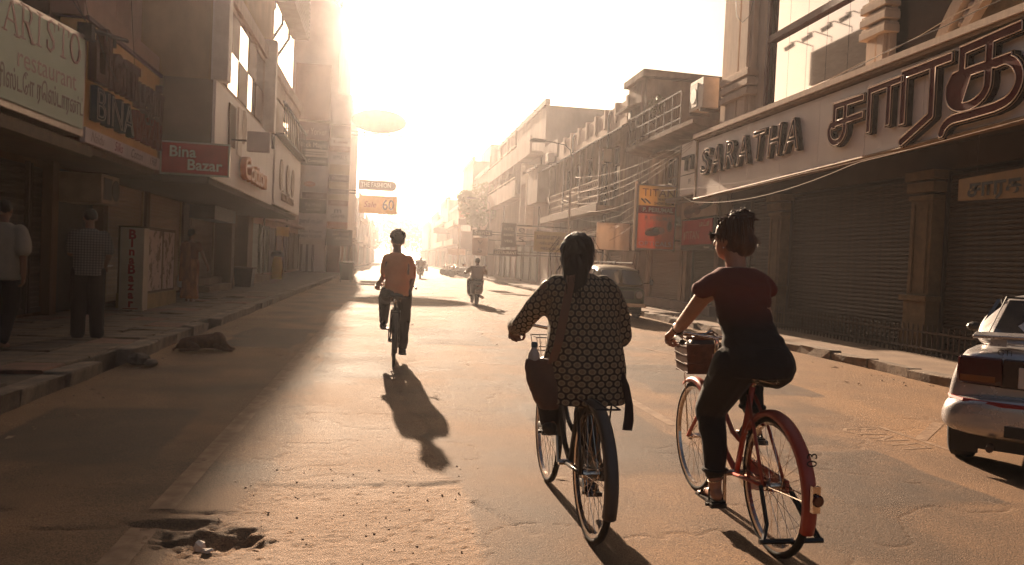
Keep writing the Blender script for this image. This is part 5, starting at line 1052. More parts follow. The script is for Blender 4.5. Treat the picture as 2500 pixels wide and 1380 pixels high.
def make_car():
    t = thing('parked_car', 'silver saloon car with boot spoiler parked nose-in to the right kerb', 'car')
    b = MB().loft([ring(.16, .76, .30, .90, .08, .72), ring(.2, .80, .27, .95, .10, .74), ring(.5, .83, .24, .965, .10, .76), ring(1.0, .84, .22, .95, .10, .78), ring(2.2, .84, .22, .90, .10, .78), ring(3.1, .83, .22, .88, .10, .76), ring(3.9, .80, .24, .78, .10, .70), ring(4.15, .72, .28, .68, .10, .64)]).build('body', SILV, t); subd(b)
    g = MB().loft([ring(.50, .66, .90, .97, .03, .60), ring(.95, .70, .90, 1.22, .06, .57), ring(1.45, .72, .90, 1.345, .08, .55), ring(2.1, .72, .90, 1.355, .08, .55), ring(2.6, .72, .88, 1.27, .08, .56), ring(3.15, .70, .86, .92, .03, .62)]).build('roof', SILV, t); subd(g)
    # glass: rear screen and side panes set proud of the shell
    MB().hexa([(-.57, .60, 1.015), (.57, .60, 1.015), (.50, 1.12, 1.285), (-.50, 1.12, 1.285)], [(-.57, .63, .99), (.57, .63, .99), (.50, 1.15, 1.25), (-.50, 1.15, 1.25)]).build('rear_screen', GLS, t, bevel=.008)
    m = MB().tube([(-.60, .575, 1.00), (.60, .575, 1.00), (.52, 1.14, 1.30), (-.52, 1.14, 1.30)], .012, 4, closed=True); m.build('screen_seal', PLAST, t)
    for s_ in (-1, 1):
        MB().hexa([(s_*.705, .95, .99), (s_*.715, 1.75, .97), (s_*.60, 1.75, 1.29), (s_*.60, 1.35, 1.28)], [(s_*.68, .95, .99), (s_*.69, 1.75, .97), (s_*.57, 1.75, 1.29), (s_*.57, 1.35, 1.28)]).build('side_window', GLS, t)
        MB().hexa([(s_*.715, 1.82, .97), (s_*.715, 2.75, .95), (s_*.61, 2.45, 1.26), (s_*.605, 1.82, 1.29)], [(s_*.69, 1.82, .97), (s_*.69, 2.75, .95), (s_*.58, 2.45, 1.26), (s_*.575, 1.82, 1.29)]).build('side_window', GLS, t)
        MB().ell((s_*.86, 2.65, .97), (.08, .06, .05), 10, 6).build('mirror', PLAST, t)
        q = MB().loft([[(s_*x, y, z) for x, z in ((.44, .66), (.735, .67), (.745, .75), (.735, .87), (.46, .87))] for y in (.135, .20)]).build('tail_lamp', TAIL, t, bevel=.012)
        box('lamp_segment', M('lamp_amber', (.30, .10, .02), .2), q, s_*.50, s_*.72, .128, .14, .69, .735)
        box('mudflap', PLAST, t, s_*.60, s_*.78, .38, .395, .12, .30)
    box('lamp_strip', M('dark_red_panel', (.035, .008, .008), .18, spec=.8), t, -.455, .455, .125, .19, .66, .87, bevel=.008)
    p = box('number_plate', WHITE, t, -.36, .36, .108, .122, .67, .82, bevel=.004); lettering('PY 01', BLACK, p, (0, .103, .785), .08, 'S'); lettering('4267', BLACK, p, (0, .103, .71), .10, 'S')
    bu = MB().loft([ring(.0, .60, .36, .58, .06, .58), ring(.04, .78, .29, .60, .09, .76), ring(.18, .845, .26, .62, .09, .82), ring(.42, .85, .26, .60, .09, .83)]).build('bumper', SILV, t); subd(bu)
    MB().tube([(-.795, .34, .55), (-.765, .17, .55), (-.68, .065, .55), (-.45, .022, .55), (.45, .022, .55), (.68, .065, .55), (.765, .17, .55), (.795, .34, .55)], .020, 6).build('red_stripe', RED, bu)
    box('lower_grille', PLAST, bu, -.42, .42, .0, .03, .33, .41); MB().cyl((-.5, .1, .24), (-.5, -.01, .23), .025, n=8).build('exhaust', IRON, t)
    sp_ = MB().loft([[(x, .17+.10*0, 1.045-.02*abs(x)/.7), (x, .40, 1.06-.02*abs(x)/.7), (x, .41, 1.035-.02*abs(x)/.7), (x, .18, 1.02-.02*abs(x)/.7)] for x in (-.66, -.55, -.2, .2, .55, .66)]).build('spoiler', SILV, t, bevel=.006)
    for s_ in (-.5, .5): box('spoiler_leg', SILV, sp_, s_-.05, s_+.05, .24, .36, .95, 1.03)
    lettering('GTi', PLAST, t, (-.45, .118, .915), .06, 'S')
    for s_ in (-1, 1):
        for y in (.80, 3.35): tyre_wheel(t, (s_*.735, y, .29), .29, .18)
    box('underbody', PLAST, t, -.70, .70, .3, 4.0, .17, .30)
    return place(t, (4.62, 4.355, 0), 46)
make_car()
def make_van():
    t = thing('old_van', 'old green and yellow van parked facing the viewer behind the ponytailed cyclist', 'van')
    GREEN = M('van_green', (.075, .10, .035), .45, (.05, .07, .026), scale=2, dust=.3); YV = M('van_yellow', (.20, .15, .05), .45, (.15, .11, .04), scale=2, dust=.3)
    b = MB().loft([ring(.0, .68, .30, .88, .08, .66), ring(.10, .73, .26, .92, .08, .72), ring(1.5, .73, .26, .92, .08, .72), ring(3.3, .73, .26, .92, .08, .72), ring(3.45, .68, .32, .88, .08, .66)]).build('body', GREEN, t); subd(b)
    g = MB().loft([ring(.04, .68, .86, 1.0, .06, .66), ring(.30, .70, .86, 1.40, .10, .60), ring(.8, .71, .86, 1.49, .10, .60), ring(2.8, .71, .86, 1.49, .10, .60), ring(3.3, .70, .86, 1.42, .10, .58), ring(3.42, .68, .86, 1.0, .06, .64)]).build('roof', YV, t); subd(g)
    for s_ in (-1, 1):
        MB().hexa([(s_*.05, -.005, .95), (s_*.60, .0, .95), (s_*.52, .21, 1.33), (s_*.05, .20, 1.35)], [(s_*.05, .05, .95), (s_*.60, .05, .95), (s_*.52, .26, 1.33), (s_*.05, .25, 1.35)]).build('windscreen', GLS, t, bevel=.006)
        for k in range(3): MB().hexa([(s_*.722, .55+k*.9, .95), (s_*.722, 1.3+k*.9, .95), (s_*.655, 1.28+k*.9, 1.36), (s_*.655, .57+k*.9, 1.36)], [(s_*.68, .55+k*.9, .95), (s_*.68, 1.3+k*.9, .95), (s_*.61, 1.28+k*.9, 1.36), (s_*.61, .57+k*.9, 1.36)]).build('side_window', GLS, t)
        q = MB().lathe([(.10, -.03), (.095, -.05), (.03, -.06)], (s_*.5, 0, .68), 'Y', 14).build('headlight', M('headlight_glass', (.5, .47, .42), .1, scale=5), t)
        MB().lathe([(.115, -.01), (.115, -.045), (.095, -.045), (.095, -.01)], (s_*.5, 0, .68), 'Y', 14).build('bezel', CHR, q)
        MB().tube([(s_*.70, .25, 1.0), (s_*.86, .15, 1.02)], .012, 5).ell((s_*.89, .13, 1.04), (.06, .03, .09), 10, 6).build('mirror', PLAST, t)
        for y in (.55, 2.75): tyre_wheel(t, (s_*.62, y, .27), .27, .15)
    box('bumper', CHR, t, -.70, .70, -.10, -.03, .34, .44, bevel=.015); box('grille', PLAST, t, -.36, .36, -.03, .02, .56, .78); box('wiper', PLAST, t, -.3, .2, -.02, -.008, .96, .975)
    for s_, z in ((0, 1.535),): 
        for x in (-.5, 0, .5): MB().tube([(x, .7, 1.5), (x, .7, 1.56), (x, 2.9, 1.56), (x, 2.9, 1.5)], .014, 5).build('roof_rail', IRON, t)
    box('underbody', PLAST, t, -.6, .6, .2, 3.2, .18, .32)
    return place(t, (6.38, 20.0, 0), 1.5)
make_van()
def scooter_parts(t, paint):
    """scooter heading +Y, rear axle at the origin"""
    tyre_wheel(t, (0, 0, .23), .23, .10); tyre_wheel(t, (0, 1.22, .23), .23, .09)
    b = MB().loft([ring(-.36, .06, .55, .68, .03), ring(-.22, .17, .36, .76, .06), ring(.10, .22, .30, .78, .08), ring(.45, .18, .26, .76, .08), ring(.60, .10, .26, .5, .05)]).build('body', paint, t); subd(b)
    box('floor', paint, t, -.18, .18, .5, 1.0, .24, .30); b2 = MB().loft([ring(.93, .24, .30, .95, .05, .16), ring(1.0, .22, .30, 1.0, .05, .12)]).build('leg_shield', paint, t); subd(b2, 1)
    MB().loft([ring(-.30, .12, .76, .83, .03), ring(.0, .16, .77, .85, .03), ring(.5, .15, .76, .83, .03)]).build('seat', PLAST, t, bevel=.01)
    MB().tube([(0, 1.0, .95), (0, .98, 1.08)], .04, 6).tube([(-.34, .88, 1.04), (-.15, .95, 1.08), (.15, .95, 1.08), (.34, .88, 1.04)], .018, 6).build('handlebar', PLAST, t)
    for s_ in (-1, 1): MB().tube([(s_*.2, .95, 1.08), (s_*.32, .92, 1.24)], .008, 4).ell((s_*.36, .91, 1.27), (.06, .015, .045), 10, 6).build('mirror', CHR, t)
    box('tail_lamp', TAIL, t, -.08, .08, -.375, -.34, .58, .66, bevel=.01); p = box('number_plate', WHITE, t, -.11, .11, -.345, -.335, .36, .50); lettering('PY 05', BLACK, p, (0, -.348, .465), .06, 'S'); lettering('8131', BLACK, p, (0, -.348, .40), .06, 'S')
    MB().loft([ring(-.30, .05, .28, .34, .02), ring(-.05, .07, .40, .50, .03), ring(.1, .06, .44, .50, .03)]).build('mudguard', PLAST, t); MB().cyl((.15, -.3, .25), (.13, .2, .27), .05, n=8).build('exhaust', CHR, t)
    MB().cyl((0, 1.22, .23), (0, 1.02, .85), .03, n=6).build('fork', CHR, t); MB().loft([ring(1.05, .06, .42, .50, .03), ring(1.25, .07, .47, .53, .03), ring(1.45, .05, .38, .46, .03)]).build('front_mudguard', paint, t)
sc1 = thing('scooter', 'dark scooter with white number plate ridden by a man in a pale shirt', 'scooter', (0, 0, 0)); scooter_parts(sc1, M('scooter_dark', (.05, .045, .05), .3, scale=4)); place(sc1, (2.94, 24.5, 0), -.5)
sc2 = thing('scooter', 'distant hazy scooter ridden far down the middle of the street', 'scooter', (0, 0, 0)); scooter_parts(sc2, M('scooter_brown', (.14, .10, .09), .4, scale=4)); place(sc2, (2.45, 55, 0), 0)
# parked motorcycles down the street
def motorcycle_parts(t):
    for y in (0, 1.25): tyre_wheel(t, (0, y, .30), .30, .09)
    b = MB().loft([ring(.55, .08, .62, .80, .04), ring(.7, .15, .66, .92, .06), ring(.95, .12, .70, .90, .05), ring(1.02, .06, .74, .84, .03)]).build('fuel_tank', SILV, t); subd(b, 1)
    box('engine', IRON, t, -.13, .13, .45, .85, .25, .60, bevel=.03); MB().loft([ring(-.35, .09, .78, .84, .02), ring(.1, .13, .74, .82, .03), ring(.55, .10, .72, .80, .03)]).build('seat', PLAST, t)
    MB().tube([(0, 1.25, .3), (0, 1.0, .95)], .035, 6).tube([(-.35, .85, 1.0), (-.12, .98, 1.02), (.12, .98, 1.02), (.35, .85, 1.0)], .015, 5).build('handlebar', CHR, t); MB().ell((0, 1.12, .84), (.09, .08, .09), 10, 6).build('headlight', CHR, t); MB().cyl((.14, -.3, .32), (.12, .5, .28), .04, n=7).build('exhaust', CHR, t); MB().tube([(0, -.33, .45), (0, -.2, .62), (0, .05, .66), (0, .28, .55)], .05, 5).build('mudguard', PLAST, t); box('tail_lamp', TAIL, t, -.06, .06, -.42, -.36, .68, .76)
mo = thing('parked_motorcycle', 'parked motorcycle nearest the viewer in the hazy row at the sunny kerb', 'motorcycle', (0, 0, 0), 'motorcycles parked at the sunny kerb'); motorcycle_parts(mo)
for k, (x, y, h, lab) in enumerate(((6.6, 63, 100, None), (6.7, 65, 104, 'second motorcycle in the hazy kerb row'), (6.6, 67.2, 97, 'third motorcycle in the hazy kerb row'), (6.6, 69.5, 102, 'fourth motorcycle in the hazy kerb row'), (6.5, 72, 99, 'farthest motorcycle of the hazy kerb row'))):
    o = mo if k == 0 else copy_tree(mo)
    if lab: o['label'] = lab
    place(o, (x, y, 0), -h, 0)
fc = thing('far_car', 'pale car almost lost in the haze far down the street', 'car', (0, 0, 0))
b = MB().loft([ring(.0, .75, .3, .8, .08), ring(.3, .83, .22, .9, .1), ring(3.4, .83, .22, .9, .1), ring(4.0, .72, .3, .7, .1)]).build('body', SILV, fc); subd(b); b = MB().loft([ring(.5, .66, .85, .95, .04), ring(1.2, .70, .85, 1.42, .08, .56), ring(2.4, .70, .85, 1.42, .08, .56), ring(3.1, .66, .85, .95, .04)]).build('roof', GLS, fc); subd(b)
for s_ in (-1, 1):
    for y in (.8, 3.1): tyre_wheel(fc, (s_*.72, y, .3), .3, .18)
place(fc, (4.2, 92, 0), 0)

# ================================================================ bicycles
def bicycle(t, paint, R_=.345, WB=1.06, crank=90, saddle_z=.90, guard_paint=None, basket=False, stand=False, steer=0, drop=True):
    gp = guard_paint or paint
    for y, nm in ((0, 'rear'), (WB, 'front')):
        w_ = MB().lathe([(.022, -.05), (.026, -.03), (.016, -.028), (.016, .028), (.026, .03), (.022, .05)], (0, y, R_), 'X', 12).build('wheel', CHR, t)
        m = MB(); n = 48; rings = []
        m2 = MB(); m2.tube([(0, y+(R_-.017)*math.cos(2*math.pi*k/n), R_+(R_-.017)*math.sin(2*math.pi*k/n)) for k in range(n)], .0185, 8, closed=True); m2.build('tyre', RUB, w_, smooth=True)
        for k in range(n+1):
            a = 2*math.pi*k/n; c, s_ = math.cos(a), math.sin(a); ro, ri = R_-.030, R_-.046
            rings.append([(-.014, y+ro*c, R_+ro*s_), (.014, y+ro*c, R_+ro*s_), (.010, y+ri*c, R_+ri*s_), (-.010, y+ri*c, R_+ri*s_)])
        m.loft(rings, cap=False); m.build('rim', CHR, w_)
        sp_ = MB(); ns = 32
        for k in range(ns):
            a = 2*math.pi*k/ns; tw_ = (.9 if (k//2) % 2 else -.9); x = .028 if k % 2 else -.028
            sp_.tube([(x, y+.024*math.cos(a+tw_), R_+.024*math.sin(a+tw_)), (0, y+(R_-.045)*math.cos(a), R_+(R_-.045)*math.sin(a))], .0014, 3, cap=False)
        o = sp_.build('spokes', CHR, w_, kind='stuff')
        # mudguard: a curved strip hugging the tyre
        a0, a1 = ((35, 200) if y == 0 else (60, 175)); rings = []
        for k in range(25):
            a = R(a0+(a1-a0)*k/24); ro = R_+.022
            rings.append([(xx, y+(ro+dz)*math.cos(a), R_+(ro+dz)*math.sin(a)) for xx, dz in ((-.036, -.022), (-.028, .0), (-.012, .010), (.012, .010), (.028, .0), (.036, -.022), (.030, -.022), (0, .004), (-.030, -.022))])
        mg = MB().loft(rings).build('mudguard', gp, t, smooth=True)
        for s_ in (-1, 1):
            MB().tube([(s_*.05, y, R_), (s_*.034, y+(R_+.0)*math.cos(R(a1-25 if y == 0 else a1-30)), R_+(R_)*math.sin(R(a1-25 if y == 0 else a1-30)))], .0035, 4).build('stay', CHR, mg)
    BB = (0, .45, .285); ST_ = (0, .27, saddle_z-.10); HT, HB_ = (0, .80, .90), (0, .855, .70)
    m = MB(); m.tube([BB, ST_], .016, 8).tube([HT, HB_], .019, 8)
    m.tube([(0, .845, .73), (0, .74, .52), (0, .60, .36), BB], .017, 8)
    if drop: m.tube([(0, .815, .84), (0, .70, .64), (0, .52, .50), (0, .385, .47)], .014, 8)
    else: m.tube([(0, .81, .86), (0, .285, .76)], .015, 8)
    for s_ in (-1, 1): m.tube([(s_*.03, .42, .285), (s_*.058, 0, R_)], .010, 6).tube([(s_*.018, .29, saddle_z-.17), (s_*.04, .16, .60), (s_*.058, 0, R_)], .009, 6)
    m.build('frame', paint, t, smooth=True)
    f = MB()
    for s_ in (-1, 1): f.tube([(0, .86, .69), (s_*.045, .875, .67), (s_*.05, .94, .50), (s_*.052, WB, R_)], .012, 6)
    f.build('fork', paint, t, smooth=True)
    hb = MB().tube([(0, .80, .90), (0, .785, 1.0)], .014, 6).tube([(-.27, .66, 1.0), (-.265, .76, 1.015), (-.18, .84, 1.03), (0, .80, 1.0), (.18, .84, 1.03), (.265, .76, 1.015), (.27, .66, 1.0)], .011, 6).build('handlebar', CHR, t, smooth=True)
    for s_ in (-1, 1):
        MB().tube([(s_*.27, .72, 1.011), (s_*.271, .63, .996)], .017, 8).build('grip', PLAST, hb)
        MB().tube([(s_*.25, .80, 1.01), (s_*.27, .83, .985), (s_*.285, .74, .975)], .005, 4).build('brake_lever', CHR, hb)
    MB().tube([(s_*.0+.07, .84, 1.0), (.05, .90, .9), (.02, .86, .72)], .004, 4).build('brake_cable', PLAST, hb)
    # saddle on two coil springs
    sd = MB().loft([[(x*w_, y, z+dz) for x, dz in ((-1, -.015), (-.8, .02), (0, .035), (.8, .02), (1, -.015), (.5, -.02), (-.5, -.02))] for y, w_, z in ((.09, .06, saddle_z-.005), (.10, .105, saddle_z-.01), (.16, .11, saddle_z-.01), (.24, .07, saddle_z-.012), (.33, .035, saddle_z-.014), (.38, .02, saddle_z-.02))]).build('saddle', M('saddle_leather', (.16, .055, .04), .5, (.11, .04, .03), scale=8) if basket else PLAST, t, smooth=True)
    for s_ in (-.055, .055):
        MB().tube([(s_+.02*math.cos(k*.9), .13+.02*math.sin(k*.9), saddle_z-.085+.0024*k) for k in range(28)], .004, 4).build('spring', CHR, sd)
    MB().tube([(0, .27, saddle_z-.12), (0, .26, saddle_z-.06)], .012, 6).tube([(-.055, .12, saddle_z-.085), (0, .22, saddle_z-.075), (.055, .12, saddle_z-.085)], .005, 4).build('seat_post', CHR, sd)
    # crank, pedals, chain guard
    a = R(crank); cr = MB().cyl((-.07, .45, .285), (.07, .45, .285), .018, n=8).lathe([(.02, .042), (.085, .044), (.085, .050), (.02, .052)], (0, .45, .285), 'X', 24)
    pd = []
    for s_, q in ((-1, a), (1, a+math.pi)):
        e = (s_*.075, .45+.17*math.cos(q), .285+.17*math.sin(q)); cr.tube([(s_*.07, .45, .285), e], .010, 6); pd.append((s_*.125, e[1], e[2]))
    c_ = cr.build('crank', CHR, t)
    for p in pd:
        k = MB().box(p[0]-.045, p[0]+.045, p[1]-.045, p[1]-.02, p[2]-.012, p[2]+.012).box(p[0]-.045, p[0]+.045, p[1]+.02, p[1]+.045, p[2]-.012, p[2]+.012).box(p[0]-.06, p[0]+.04, p[1]-.01, p[1]+.01, p[2]-.008, p[2]+.008); k.build('pedal', PLAST, c_)
    MB().prism([(-.04, R_+.035), (.45, .385), (.54, .32), (.52, .24), (.42, .20), (-.04, R_-.03)], .046, .062, 'X').build('chain_guard', gp, t, bevel=.004)
    if stand:
        s2 = MB()
        for s_ in (-1, 1): s2.tube([(s_*.07, .0, R_), (s_*.10, -.14, .20), (s_*.14, -.19, .135)], .011, 5)
        s2.tube([(-.16, -.19, .135), (.16, -.19, .135)], .013, 6).tube([(.07, .02, .36), (.15, -.19, .135)], .010, 5); s2.build('stand', PLAST, t)
        rf = MB().box(-.018, .018, -.41, -.385, .34, .46).build('reflector_bracket', CHR, t); MB().lathe([(.028, -.012), (.022, -.022)], (0, -.41, .40), 'Y', 12).build('reflector', TAIL, rf)
        lettering('03', BLACK, t, (0, -.363, .57), .07, 'S', name='painted_number', roll=R(90))
    if basket:
        bk = MB(); W_ = M('wicker_brown', (.17, .075, .04), .7, (.09, .04, .02), scale=25)
        y0, y1, x0, z0, z1 = .93, 1.17, .135, .77, .99
        for z, k in ((z0, .86), (z0+.055, .9), (z0+.11, .93), (z0+.165, .97), (z1, 1.0)):
            cx, cy = x0*k, (y1-y0)/2*k; yc = (y0+y1)/2; bk.tube([(-cx, yc-cy, z), (cx, yc-cy, z), (cx, yc+cy, z), (-cx, yc+cy, z)], .008 if z < z1 else .012, 5, closed=True)
        b_ = bk.build('basket', W_, t); pnl = MB(); yc = (y0+y1)/2
        for A, B in (((-1, -1), (1, -1)), ((1, -1), (1, 1)), ((1, 1), (-1, 1)), ((-1, 1), (-1, -1))):
            P = lambda q, k, z, o: (q[0]*x0*k*o, yc+q[1]*.12*k*o, z); pnl.hexa([P(A, .86, z0, 1), P(B, .86, z0, 1), P(B, .985, z1-.04, 1), P(A, .985, z1-.04, 1)], [P(A, .86, z0, .96), P(B, .86, z0, .96), P(B, .985, z1-.04, .96), P(A, .985, z1-.04, .96)])
        pnl.box(-.115, .115, yc-.10, yc+.10, z0-.004, z0+.006); pnl.build('panel', W_, b_)
        MB().tube([(-.10, 1.05, z0), (-.052, WB, R_)], .004, 4).tube([(.10, 1.05, z0), (.052, WB, R_)], .004, 4).build('basket_stay', CHR, b_)
        MB().tube([(-.1, .95, .99), (-.1, .86, 1.01)], .005, 4).tube([(.1, .95, .99), (.1, .86, 1.01)], .005, 4).build('basket_hook', CHR, b_)
    else:
        lc = MB()
        for z in (.78, .86, .94):
            k = 1-.25*(.94-z)/.16; lc.tube([(-.12*k, .95, z), (.12*k, .95, z), (.12*k, 1.15, z), (-.12*k, 1.15, z)], .0035, 4, closed=True)
        for i in range(5):
            x = -.12+i*.06; lc.tube([(x, .95, .94), (x*.75, .96, .78), (x*.75, 1.14, .78), (x, 1.15, .94)], .0028, 4)
        lc.build('wire_basket', CHR, t) if drop else None
        rk = MB()
        for x in (-.06, 0, .06): rk.tube([(x, .12, .72), (x, -.24, .72)], .005, 4)
        rk.tube([(-.06, -.24, .72), (.06, -.24, .72)], .005, 4).tube([(-.06, -.1, .72), (-.055, 0, R_)], .005, 4).tube([(.06, -.1, .72), (.055, 0, R_)], .005, 4); rk.build('rear_carrier', PLAST, t)
    return t
PINKR = M('bike_coral_red', (.46, .085, .055), .35, (.38, .07, .045), scale=3, dust=.15); BKB = M('bike_black', (.03, .027, .025), .35, scale=5); GRG = M('mudguard_dark_grey', (.075, .07, .065), .5, (.05, .045, .042), scale=4, dust=.3)
PB_ = {}
b1 = thing('bicycle', 'black bicycle with wire basket ridden by the woman in the patterned tunic', 'bicycle', (0, 0, 0)); bicycle(b1, BKB, crank=75, saddle_z=.84, guard_paint=GRG); PB_['k'] = ((1.08, 3.72+.0, 0), 0.0, -.5); place(b1, *PB_['k'])
b2 = thing('bicycle', 'coral red bicycle with wicker basket and raised stand in the right foreground', 'bicycle', (0, 0, 0)); bicycle(b2, PINKR, crank=-97, saddle_z=.92, basket=True, stand=True, WB=1.09); PB_['r'] = ((1.97, 3.50, 0), 2.5, -1.5); place(b2, *PB_['r'])
b3 = thing('bicycle', 'dark roadster bicycle ridden ahead by the man in the orange shirt', 'bicycle', (0, 0, 0)); bicycle(b3, BKB, crank=70, saddle_z=.92, guard_paint=GRG, drop=False); PB_['m'] = ((.14, 9.80, 0), 0, 0); place(b3, *PB_['m'])
# ================================================================ people
SKIN = M('skin_brown', (.23, .115, .070), .55, (.17, .085, .05), scale=6)
SKINL = M('skin_light', (.46, .27, .19), .5, (.38, .21, .14), scale=6)
HAIR = M('hair_black', (.018, .011, .009), .62, (.008, .006, .005), scale=30, stretch=(1, 1, .25), spec=.22)
HAIRB = M('hair_brown', (.10, .038, .016), .55, (.035, .014, .007), scale=30, stretch=(1, 1, .3))
EYEW = M('eye_white', (.7, .66, .6), .3)
def caps(m, p0, p1, r0, r1, n=12):
    """closed tapered limb piece with rounded ends"""
    p0, p1 = Vector(p0), Vector(p1); d = p1-p0; L_ = d.length; d.normalize(); a = d.orthogonal().normalized(); b = d.cross(a); rings = []
    for k in range(-3, 1):
        t = k*math.pi/8 if k > -4 else 0; rings.append((p0+d*(r0*math.sin(t*1.2)), max(r0*math.cos(t*1.2), r0*.25)))
    for k in range(0, 4):
        t = k*math.pi/8; rings.append((p1+d*(r1*math.sin(t*1.2)), max(r1*math.cos(t*1.2), r1*.25)))
    m.loft([[c+a*(r*math.cos(2*math.pi*k/n))+b*(r*math.sin(2*math.pi*k/n)) for k in range(n)] for c, r in rings]); return m
def limb(m, pts, rs):
    for i in range(len(pts)-1): caps(m, pts[i], pts[i+1], rs[i], rs[i+1])
def torso(m, rings, n=18, p=2.4):
    """rings of (centre, half width, half depth); superellipse section"""
    out_ = []
    for c, rx, ry in rings:
        q = []
        for k in range(n):
            a = 2*math.pi*k/n; ca, sa_ = math.cos(a), math.sin(a); q.append((c[0]+rx*abs(ca)**(2/p)*(1 if ca >= 0 else -1), c[1]+ry*abs(sa_)**(2/p)*(1 if sa_ >= 0 else -1), c[2]))
        out_.append(q)
    m.loft(out_)
def sculpt(name, mat, parent, m, voxel=.01, it=3, fac=.5, **kw):
    o = m.build(name, mat, None); mo_ = o.modifiers.new('r', 'REMESH'); mo_.mode = 'VOXEL'; mo_.voxel_size = voxel; mo_.use_smooth_shade = True
    s_ = o.modifiers.new('s', 'SMOOTH'); s_.iterations = it; s_.factor = fac
    dg = bpy.context.evaluated_depsgraph_get(); me = bpy.data.meshes.new_from_object(o.evaluated_get(dg)); bpy.data.objects.remove(o)
    me.materials.clear(); return link(name, me, mat, parent, smooth=True, **kw)
def hand(m, wrist, d, palm, thumb, curl=60, s=1.0):
    """wrist, finger direction, palm normal, thumb side; five separate fingers"""
    w_ = Vector(wrist); y = Vector(d).normalized(); z = (Vector(palm)-y*Vector(palm).dot(y)).normalized(); x = y.cross(z); x = x if x.dot(Vector(thumb)) > 0 else -x
    P = lambda a, b, c: w_+(x*a+y*b+z*c)*s
    caps(m, P(0, -.02, 0), P(0, .03, 0), .024*s, .026*s)
    for k in range(4): caps(m, P(.012-.008*k, .02, 0), P(.031-.0205*k, .082-.004*abs(k-1), 0), .014*s, .0125*s, 8)
    for k, (l, r) in enumerate(((.070, .0098), (.078, .0100), (.072, .0096), (.056, .0088))):
        p = P(.031-.0205*k, .084-.004*abs(k-1), .0); a = 0
        for f_ in (.45, .32, .25):
            a += R(curl)*(.62 if f_ == .45 else .72); q = p+(y*math.cos(a)+z*math.sin(a)+x*(.03*(1.5-k)))*l*f_*s; caps(m, p, q, r*s, r*.93*s, 8); p = q
    p = P(.022, .012, .004); t1 = P(.052, .040, .018); t2 = P(.058, .066, .034); t3 = P(.052, .084, .048); caps(m, p, t1, .015*s, .0125*s, 8); caps(m, t1, t2, .0115*s, .0105*s, 8); caps(m, t2, t3, .0105*s, .009*s, 8)
def head(m, c, yaw, s=1.0, pitch=0):
    """head with skull, face, nose, lips, ears; c is the middle of the head, yaw to the left in degrees"""
    Q = Matrix.Rotation(R(yaw), 3, 'Z') @ Matrix.Rotation(R(pitch), 3, 'X'); c = Vector(c); P = lambda x, y, z: c+Q @ (Vector((x, y, z))*s); E_ = Euler((R(pitch), 0, R(yaw)))
    m.ell(P(0, -.012, .025), (.076*s, .098*s, .092*s), 18, 12, rot=E_); m.ell(P(0, .025, -.035), (.060*s, .068*s, .082*s), 16, 10, rot=E_)
    m.ell(P(0, .05, -.082), (.032*s, .034*s, .026*s), 10, 8, rot=E_)
    caps(m, P(0, .088, .012), P(0, .104, -.022), .010*s, .015*s, 8); m.ell(P(0, .088, -.052), (.024*s, .010*s, .010*s), 10, 6, rot=E_)
    for q in (-1, 1): m.ell(P(q*.078, -.012, -.008), (.010*s, .022*s, .034*s), 10, 8, rot=E_); m.ell(P(q*.030, .078, .030), (.022*s, .012*s, .010*s), 8, 6, rot=E_)
    return P, Q
def face_parts(t, P, Q, s=1.0, lip=None):
    for q in (-1, 1):
        e = MB().ell(P(q*.030, .076, .012), (.013*s, .011*s, .009*s), 10, 8).build('eye', EYEW, t, smooth=True); MB().ell(P(q*.030, .086, .012), (.006*s, .004*s, .006*s), 8, 6).build('iris', BLACK, e, smooth=True)
def strands(m, pts, n, spread, r, seed):
    q = random.Random(seed)
    for i in range(n):
        o = Vector((q.gauss(0, spread), q.gauss(0, spread), q.gauss(0, spread*.5))); m.tube([Vector(p)+o*(1+.6*k/len(pts))+Vector((q.gauss(0, .006), q.gauss(0, .006), 0)) for k, p in enumerate(pts)], [r]*(len(pts)-1)+[r*.3], 4)

def sit_on(root, key): return place(root, *PB_[key])
